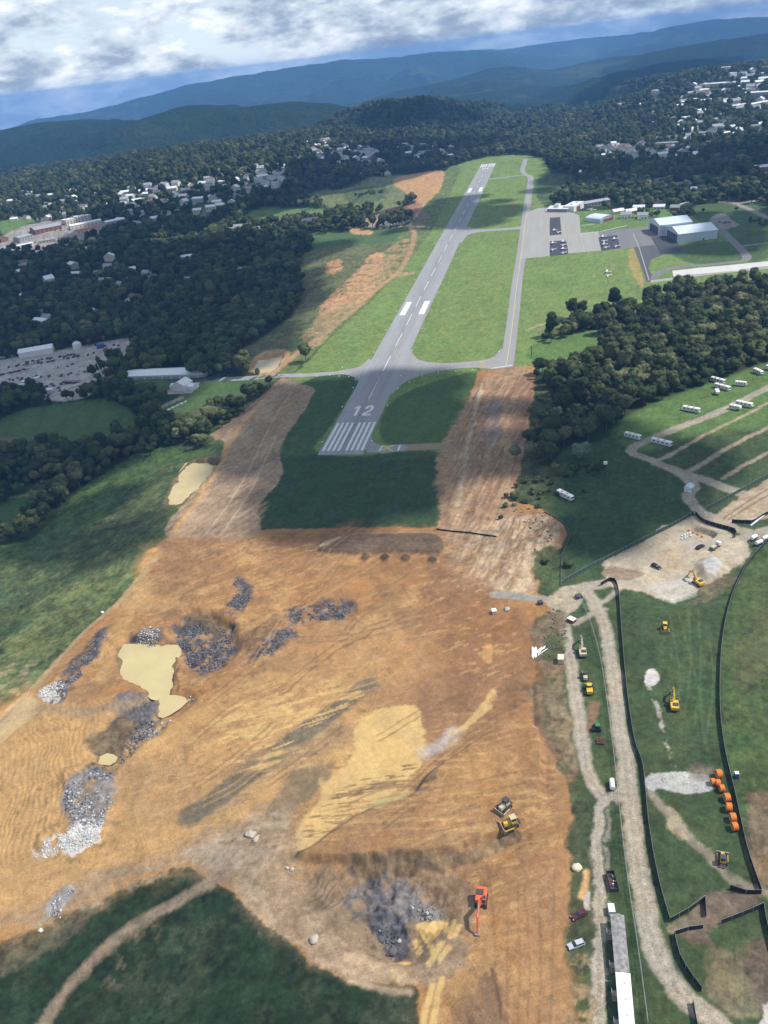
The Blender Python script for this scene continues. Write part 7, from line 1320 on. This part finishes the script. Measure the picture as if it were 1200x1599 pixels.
# ------------------------------------------------------------------ aeroplanes on the apron
M_PLANE = mat('aircraft_white', (0.78, 0.78, 0.77), 0.35, var=0.03)
def plane_proto(high):
    t_ = empty('light_aircraft'); V = []; secs = [(-3.6, 0.12, 1.35), (-2.0, 0.35, 1.25), (0.0, 0.58, 1.25), (1.2, 0.6, 1.2), (2.4, 0.5, 1.15), (3.2, 0.28, 1.12)]; n = 10
    for y, r, z in secs: V += [(r*math.cos(2*math.pi*k/n), y, z+r*1.15*math.sin(2*math.pi*k/n)) for k in range(n)]
    F = [(i*n+k, i*n+(k+1) % n, (i+1)*n+(k+1) % n, (i+1)*n+k) for i in range(len(secs)-1) for k in range(n)]+[tuple(range(n-1, -1, -1)), tuple(range((len(secs)-1)*n, len(secs)*n))]; b = MB(); b.add(V, F); b.obj('fuselage', M_PLANE, t_, smooth=True); zw = 1.95 if high else 0.85
    for s_ in (-1, 1): b = MB(); b.add([(s_*0.3, 1.3, zw-0.1), (s_*5.3, 1.15, zw+0.05), (s_*5.3, 0.1, zw+0.05), (s_*0.3, -0.35, zw-0.1), (s_*0.3, 1.2, zw+0.12), (s_*5.3, 1.1, zw+0.16), (s_*5.3, 0.15, zw+0.16), (s_*0.3, -0.3, zw+0.12)], [(3, 2, 1, 0), (4, 5, 6, 7), (0, 1, 5, 4), (1, 2, 6, 5), (2, 3, 7, 6), (3, 0, 4, 7)]); b.obj('wing', M_PLANE, t_)
    b = MB(); b.box((0, -3.3, 1.45), (3.3, 0.85, 0.1)); b.obj('tailplane', M_PLANE, t_); b = MB(); b.prism([(-3.7, 1.4), (-2.6, 1.4), (-3.3, 2.7), (-3.8, 2.7)], 0.1); b.obj('fin', M_PLANE, t_); b = MB(); b.box((0, 0.7, 1.75), (0.95, 1.3, 0.45), tx=0.7, ty=0.7); b.obj('canopy', M_GLASS, t_); b = MB(); b.box((0, 3.3, 1.12), (1.8, 0.06, 0.14)); b.obj('propeller', M_DGREY, t_)
    W(t_, [(-1.1, 0.3), (1.1, 0.3), (0.0, 2.4)], 0.22, 0.14); return t_
PP = [plane_proto(True), plane_proto(False)]; pu = [False, False]
for k, (x, y, hd, where) in enumerate(((866,361,1.4,'on the black tie-down pad nearest the terminal'), (873,363.5,1.5,'on the black tie-down pad nearest the terminal'), (864,381,1.5,'on the black tie-down pad beside the taxiway'), (864,391,1.6,'on the black tie-down pad beside the taxiway'), (880,378.5,1.5,'on the black tie-down pad beside the taxiway'), (880,384,1.55,'on the black tie-down pad beside the taxiway'), (880,390,1.5,'on the black tie-down pad beside the taxiway'), (880,396,1.6,'on the black tie-down pad beside the taxiway'),
    (942,371,1.4,'on the black tie-down pad nearest the large hangars'), (944,377.5,1.5,'on the black tie-down pad nearest the large hangars'), (944,383,1.4,'on the black tie-down pad nearest the large hangars'), (947,387.5,1.5,'on the black tie-down pad nearest the large hangars'), (960,374.5,1.5,'on the black tie-down pad nearest the large hangars'), (963,385.5,1.4,'on the black tie-down pad nearest the large hangars'), (949,426,1.5,'parked on the open grass'), (950,431.5,1.6,'parked on the open grass'), (922,328.5,0.6,'beside the brown hangar door'), (927,329,0.5,'beside the brown hangar door'))):
    j = k % 2; q = PX(x, y); o = PP[j] if not pu[j] else copy_tree(PP[j]); pu[j] = True; o.location = (q.x, q.y, q.z+0.12); o.rotation_euler = (0, 0, hd); tag(o, ('white high-wing light aircraft ', 'white low-wing light aircraft ')[j]+where, 'aircraft', 'light aircraft '+where)
# ------------------------------------------------------------------ scrap yard and parked cars
CP = [car((0, 0, 0), 0, 'x', m, wheels=False, suv=s_) for m, s_ in ((M_SILV, True), (M_CARB, False), (M_WHITE, True), (M_MRN, False), (mat('blue_car_paint', (0.05, 0.08, 0.16), 0.35), False))]
CN = ('silver estate car', 'black saloon car', 'white van-like car', 'dark red saloon car', 'blue saloon car'); cu = [False]*5; rc = random.Random(3)
def lot(pts, n, where, hd, jit):
    g = np.array([PX(*p)[:3] for p in pts])
    for k in range(n):
        u = (k+0.5)/n*(len(g)-1); i = min(int(u), len(g)-2); p = g[i]+(g[i+1]-g[i])*(u-i); j = rc.choice([0, 1, 1, 2, 3, 4]); o = CP[j] if not cu[j] else copy_tree(CP[j]); cu[j] = True
        x = p[0]+rc.uniform(-jit, jit); y = p[1]+rc.uniform(-jit, jit); o.location = (x, y, zat(x, y)); o.rotation_euler = (0, 0, hd+rc.uniform(-0.25, 0.25)); s_ = rc.uniform(1.0, 1.25); o.scale = (s_, s_, s_); tag(o, CN[j]+' '+where, 'car', 'cars '+where)
lot([(40,566),(80,560),(128,552)], 16, 'in the dense back row of the scrap yard', 0.2, 2.0); lot([(45,570),(85,564),(125,556)], 15, 'in the dense back row of the scrap yard', 0.2, 2.0); lot([(0,586),(20,582),(45,576)], 9, 'on the open side of the scrap yard', 1.3, 1.5); lot([(75,600),(85,608),(82,615),(70,612)], 12, 'in the jumbled front of the scrap yard', 0.7, 4); lot([(55,604),(65,616),(78,620)], 8, 'in the jumbled front of the scrap yard', 0.4, 3)
lot([(88,575),(105,572),(118,568)], 5, 'in the middle of the scrap yard', 0.5, 2.5); lot([(130,543),(150,540),(180,540)], 7, 'near the scrap yard gate', 0.3, 2); lot([(0,560),(25,556)], 6, 'beside the scrap yard shed', 1.5, 1); lot([(100,598),(120,598)], 4, 'in the middle of the scrap yard', 1.2, 2)
lot([(10,575),(60,566),(130,556),(190,540)], 18, 'along the yard lane of the scrap yard', 0.3, 3); lot([(20,592),(60,590),(110,585),(150,575)], 24, 'in the middle of the scrap yard', 0.6, 6); lot([(0,600),(40,598),(100,606),(140,600)], 20, 'in the jumbled front of the scrap yard', 0.6, 6)
lot([(1125,348),(1135,346),(1140,352)], 8, 'in the car park behind the big hangar', 0.5, 4); lot([(40,380),(100,372),(150,368)], 14, 'in the town car park', 0.5, 6); lot([(985,340),(1005,344)], 4, 'in the gardens behind the arched hangar', 0.5, 3); lot([(60,362),(110,360)], 8, 'in front of the brick store', 0.9, 3)
for lb, p0, p1, dp, h, m, rf_ in (('long blue-white box trailer in the scrap yard', (37,602), (64,594), 4, 3.4, M_BLUEG, M_WROOF), ('short white box body at the front of the scrap yard', (24,608), (38,605), 4, 3, M_WHITE, M_WROOF), ('blue container near the scrap yard gate', (152,545), (163,543), 5, 4, M_BLUE, M_BLUE), ('rusty brown container beside the blue one', (163,552), (171,550), 5, 4.5, M_BRICK, M_BRICK), ('dark red flat trailer in the scrap yard', (98,601), (124,597), 5, 1.6, M_MRN, M_MRN), ('white box body among the front scrap', (73,616), (83,614), 5, 3.6, M_WHITE, M_WROOF)):
    a, L, rz = front(p0, p1); t_ = thing('box_trailer', lb, 'container', a, rz); b = MB(); b.box((L/2, dp/2, h/2+0.3), (L, dp, h)); bo = b.obj('body', m, t_); b = MB(); b.box((L/2, dp/2, h+0.36), (L+0.2, dp+0.2, 0.12)); b.obj('roof', rf_, t_)
    for k in range(5): b = MB(); b.box(((k+0.5)*L/5, -0.04, h/2+0.3), (0.15, 0.08, h*0.94)); b.obj('rib', m, bo)
q = PX(163,595); t_ = thing('lattice_crane', 'thin white crane mast on a small truck by the yard trees', 'crane', q); b = MB(); b.box((0, 0, 1.2), (4, 3, 2.0)); b.obj('base', M_WHITE, t_); b = MB(); b.tube((0, 0, 2), (-2, 0, 17), 0.3, 8, 0.18); b.obj('mast', M_WHITE, t_)

# marker lights along the pavement edges
lb_ = MB(); lb_.tube((0, 0, 0), (0, 0, 0.35), 0.22, 8, 0.16); lb_.tube((0, 0, 0.35), (0, 0, 0.5), 0.3, 8, 0.2); lm_ = None
for x, y, w in [(s_*17.0, 20+k*61, 'the runway') for k in range(12) for s_ in (-1, 1)]+[(*P0([p])[0][:2], 'the taxiway curve') for p in ((651,566),(666,570),(685,571),(706,571.5),(730,569),(752,566),(770,560),(780,550),(622,607),(640,597),(660,588),(685,582),(712,580),(738,578),(530,588),(545,589),(555,594),(552,606),(535,584-10),(515,586),(495,588))]:
    if lm_ is None: o = lb_.obj('edge_light', M_SHINY, None); lm_ = o.data
    else: o = bpy.data.objects.new('edge_light', lm_); COL.objects.link(o)
    o.location = (x, y, zat(x, y)); o.scale = (1.6, 1.6, 1.4); tag(o, 'small white marker light in the grass along '+w, 'marker light', 'marker lights along '+w)
plant_all()
# ------------------------------------------------------------------ cloud deck that shades the ground, and the air
M_CLOUD = bpy.data.materials.new('cloud_vapour'); M_CLOUD.use_nodes = True; t = M_CLOUD.node_tree; t.nodes.clear()
df = N(t, 'ShaderNodeBsdfDiffuse'); df.inputs[0].default_value = (0.9, 0.9, 0.92, 1); tl = N(t, 'ShaderNodeBsdfTranslucent'); tl.inputs[0].default_value = (0.9, 0.92, 0.96, 1); tp = N(t, 'ShaderNodeBsdfTransparent')
m1 = N(t, 'ShaderNodeMixShader'); m1.inputs[0].default_value = 0.4; t.links.new(df.outputs[0], m1.inputs[1]); t.links.new(tl.outputs[0], m1.inputs[2])
geo = N(t, 'ShaderNodeNewGeometry'); n = N(t, 'ShaderNodeTexNoise', i_Scale=0.012, i_Detail=5.0, i_Roughness=0.6); t.links.new(geo.outputs['Position'], n.inputs['Vector'])
m2 = N(t, 'ShaderNodeMixShader'); t.links.new(RAMP(t, n.outputs[0], [(0.36, (0.62,)*3), (0.54, (0.98,)*3)]), m2.inputs[0]); t.links.new(tp.outputs[0], m2.inputs[1]); t.links.new(m1.outputs[0], m2.inputs[2])
ou = N(t, 'ShaderNodeOutputMaterial'); t.links.new(m2.outputs[0], ou.inputs[0])
CV = []; CF = []; CZ = 1500.0
def puff(x, y, r, seed, flat=0.42, zz=0.0):
    d = ICO3[0]; s_ = (r*(0.66+0.7*fbm(d[:, 0]*1.6+seed, d[:, 1]*1.6+d[:, 2]*2.1, 4, seed)))[:, None]
    v = d*s_*np.where(d[:, 2:] > 0, np.array((1, 1, flat)), np.array((1, 1, 0.12)))+np.array((x, y, CZ+zz)); CF.append(ICO3[1]+len(ICO3[0])*len(CV)); CV.append(v)
def cloud_over(pts, rmax, seed):
    g = P0(pts)[:, :2]; off_ = SUND[:2]/SUND[2]*CZ; r_ = np.random.default_rng(seed)
    lo = g.min(0); hi = g.max(0); st = rmax*1.05; k = 0
    for x in np.arange(lo[0], hi[0]+st, st):
        for y in np.arange(lo[1], hi[1]+st, st):
            x1 = x+r_.normal()*st*0.18; y1 = y+r_.normal()*st*0.18
            sd = float(sdf(g, np.array([x1]), np.array([y1]))[0])
            if sd > -rmax*0.05:
                rr = min(rmax, max(sd+rmax*0.35, rmax*0.45))*r_.uniform(0.95, 1.25); k += 1
                puff(x1+off_[0], y1+off_[1], rr, seed+k, 0.5, r_.uniform(-20, 60))
cloud_over([(-150,420),(0,400),(200,385),(400,372),(505,385),(480,470),(420,540),(330,600),(300,690),(180,760),(60,820),(-150,860)], 75, 500)
cloud_over([(480,605),(560,590),(640,580),(760,585),(740,700),(690,815),(410,825),(440,700)], 34, 560)
cloud_over([(840,620),(930,630),(1000,670),(1200,700),(1200,740),(1060,800),(890,880),(820,790),(830,680)], 34, 600)
cloud_over([(440,285),(470,262),(560,235),(700,225),(760,238),(640,262),(600,280),(500,300)], 150, 680)
cloud_over([(540,195),(600,170),(690,168),(760,185),(700,200),(600,205)], 170, 700)
cloud_over([(660,318),(720,306),(752,306),(810,325),(800,345),(740,352),(680,350),(640,362)], 36, 720)
cloud_over([(860,300),(960,290),(1100,285),(1200,290),(1200,240),(1080,235),(950,255),(870,280)], 70, 780); cloud_over([(1080,335),(1200,332),(1200,395),(1100,400)], 36, 800)
cloud_over([(870,175),(960,120),(1040,92),(1180,95),(1180,115),(1080,112),(960,150)], 210, 820)
cloud_over([(160,330),(330,300),(460,290),(480,320),(380,340),(200,380)], 90, 870); cloud_over([(100,860),(230,740),(280,720),(250,820),(160,920)], 26, 890)
me = tri_mesh('cloud_layer', np.concatenate(CV), np.concatenate(CF), M_CLOUD, True)
o = bpy.data.objects.new('cloud_layer', me); COL.objects.link(o); struct(o, 'stuff')
hz = bpy.data.materials.new('haze_air'); hz.use_nodes = True; t = hz.node_tree; t.nodes.clear(); pv = N(t, 'ShaderNodeVolumePrincipled')
pv.inputs['Color'].default_value = (0.22, 0.50, 1.0, 1); pv.inputs['Density'].default_value = 8e-5; pv.inputs['Anisotropy'].default_value = 0.0
ou = N(t, 'ShaderNodeOutputMaterial'); t.links.new(pv.outputs[0], ou.inputs['Volume'])
zlo = float(min(FZ.min(), GZ.min()))-30; zhi = max(float(FZ.max()), float(GZ.max())+30, CAMP[2]+20)+15
print('haze', zlo, zhi)
hb = MB(); hb.box((-3200, 6800, (zlo+zhi)/2), (22400, 18700, zhi-zlo)); ho = hb.obj('haze', hz); struct(ho, 'stuff')
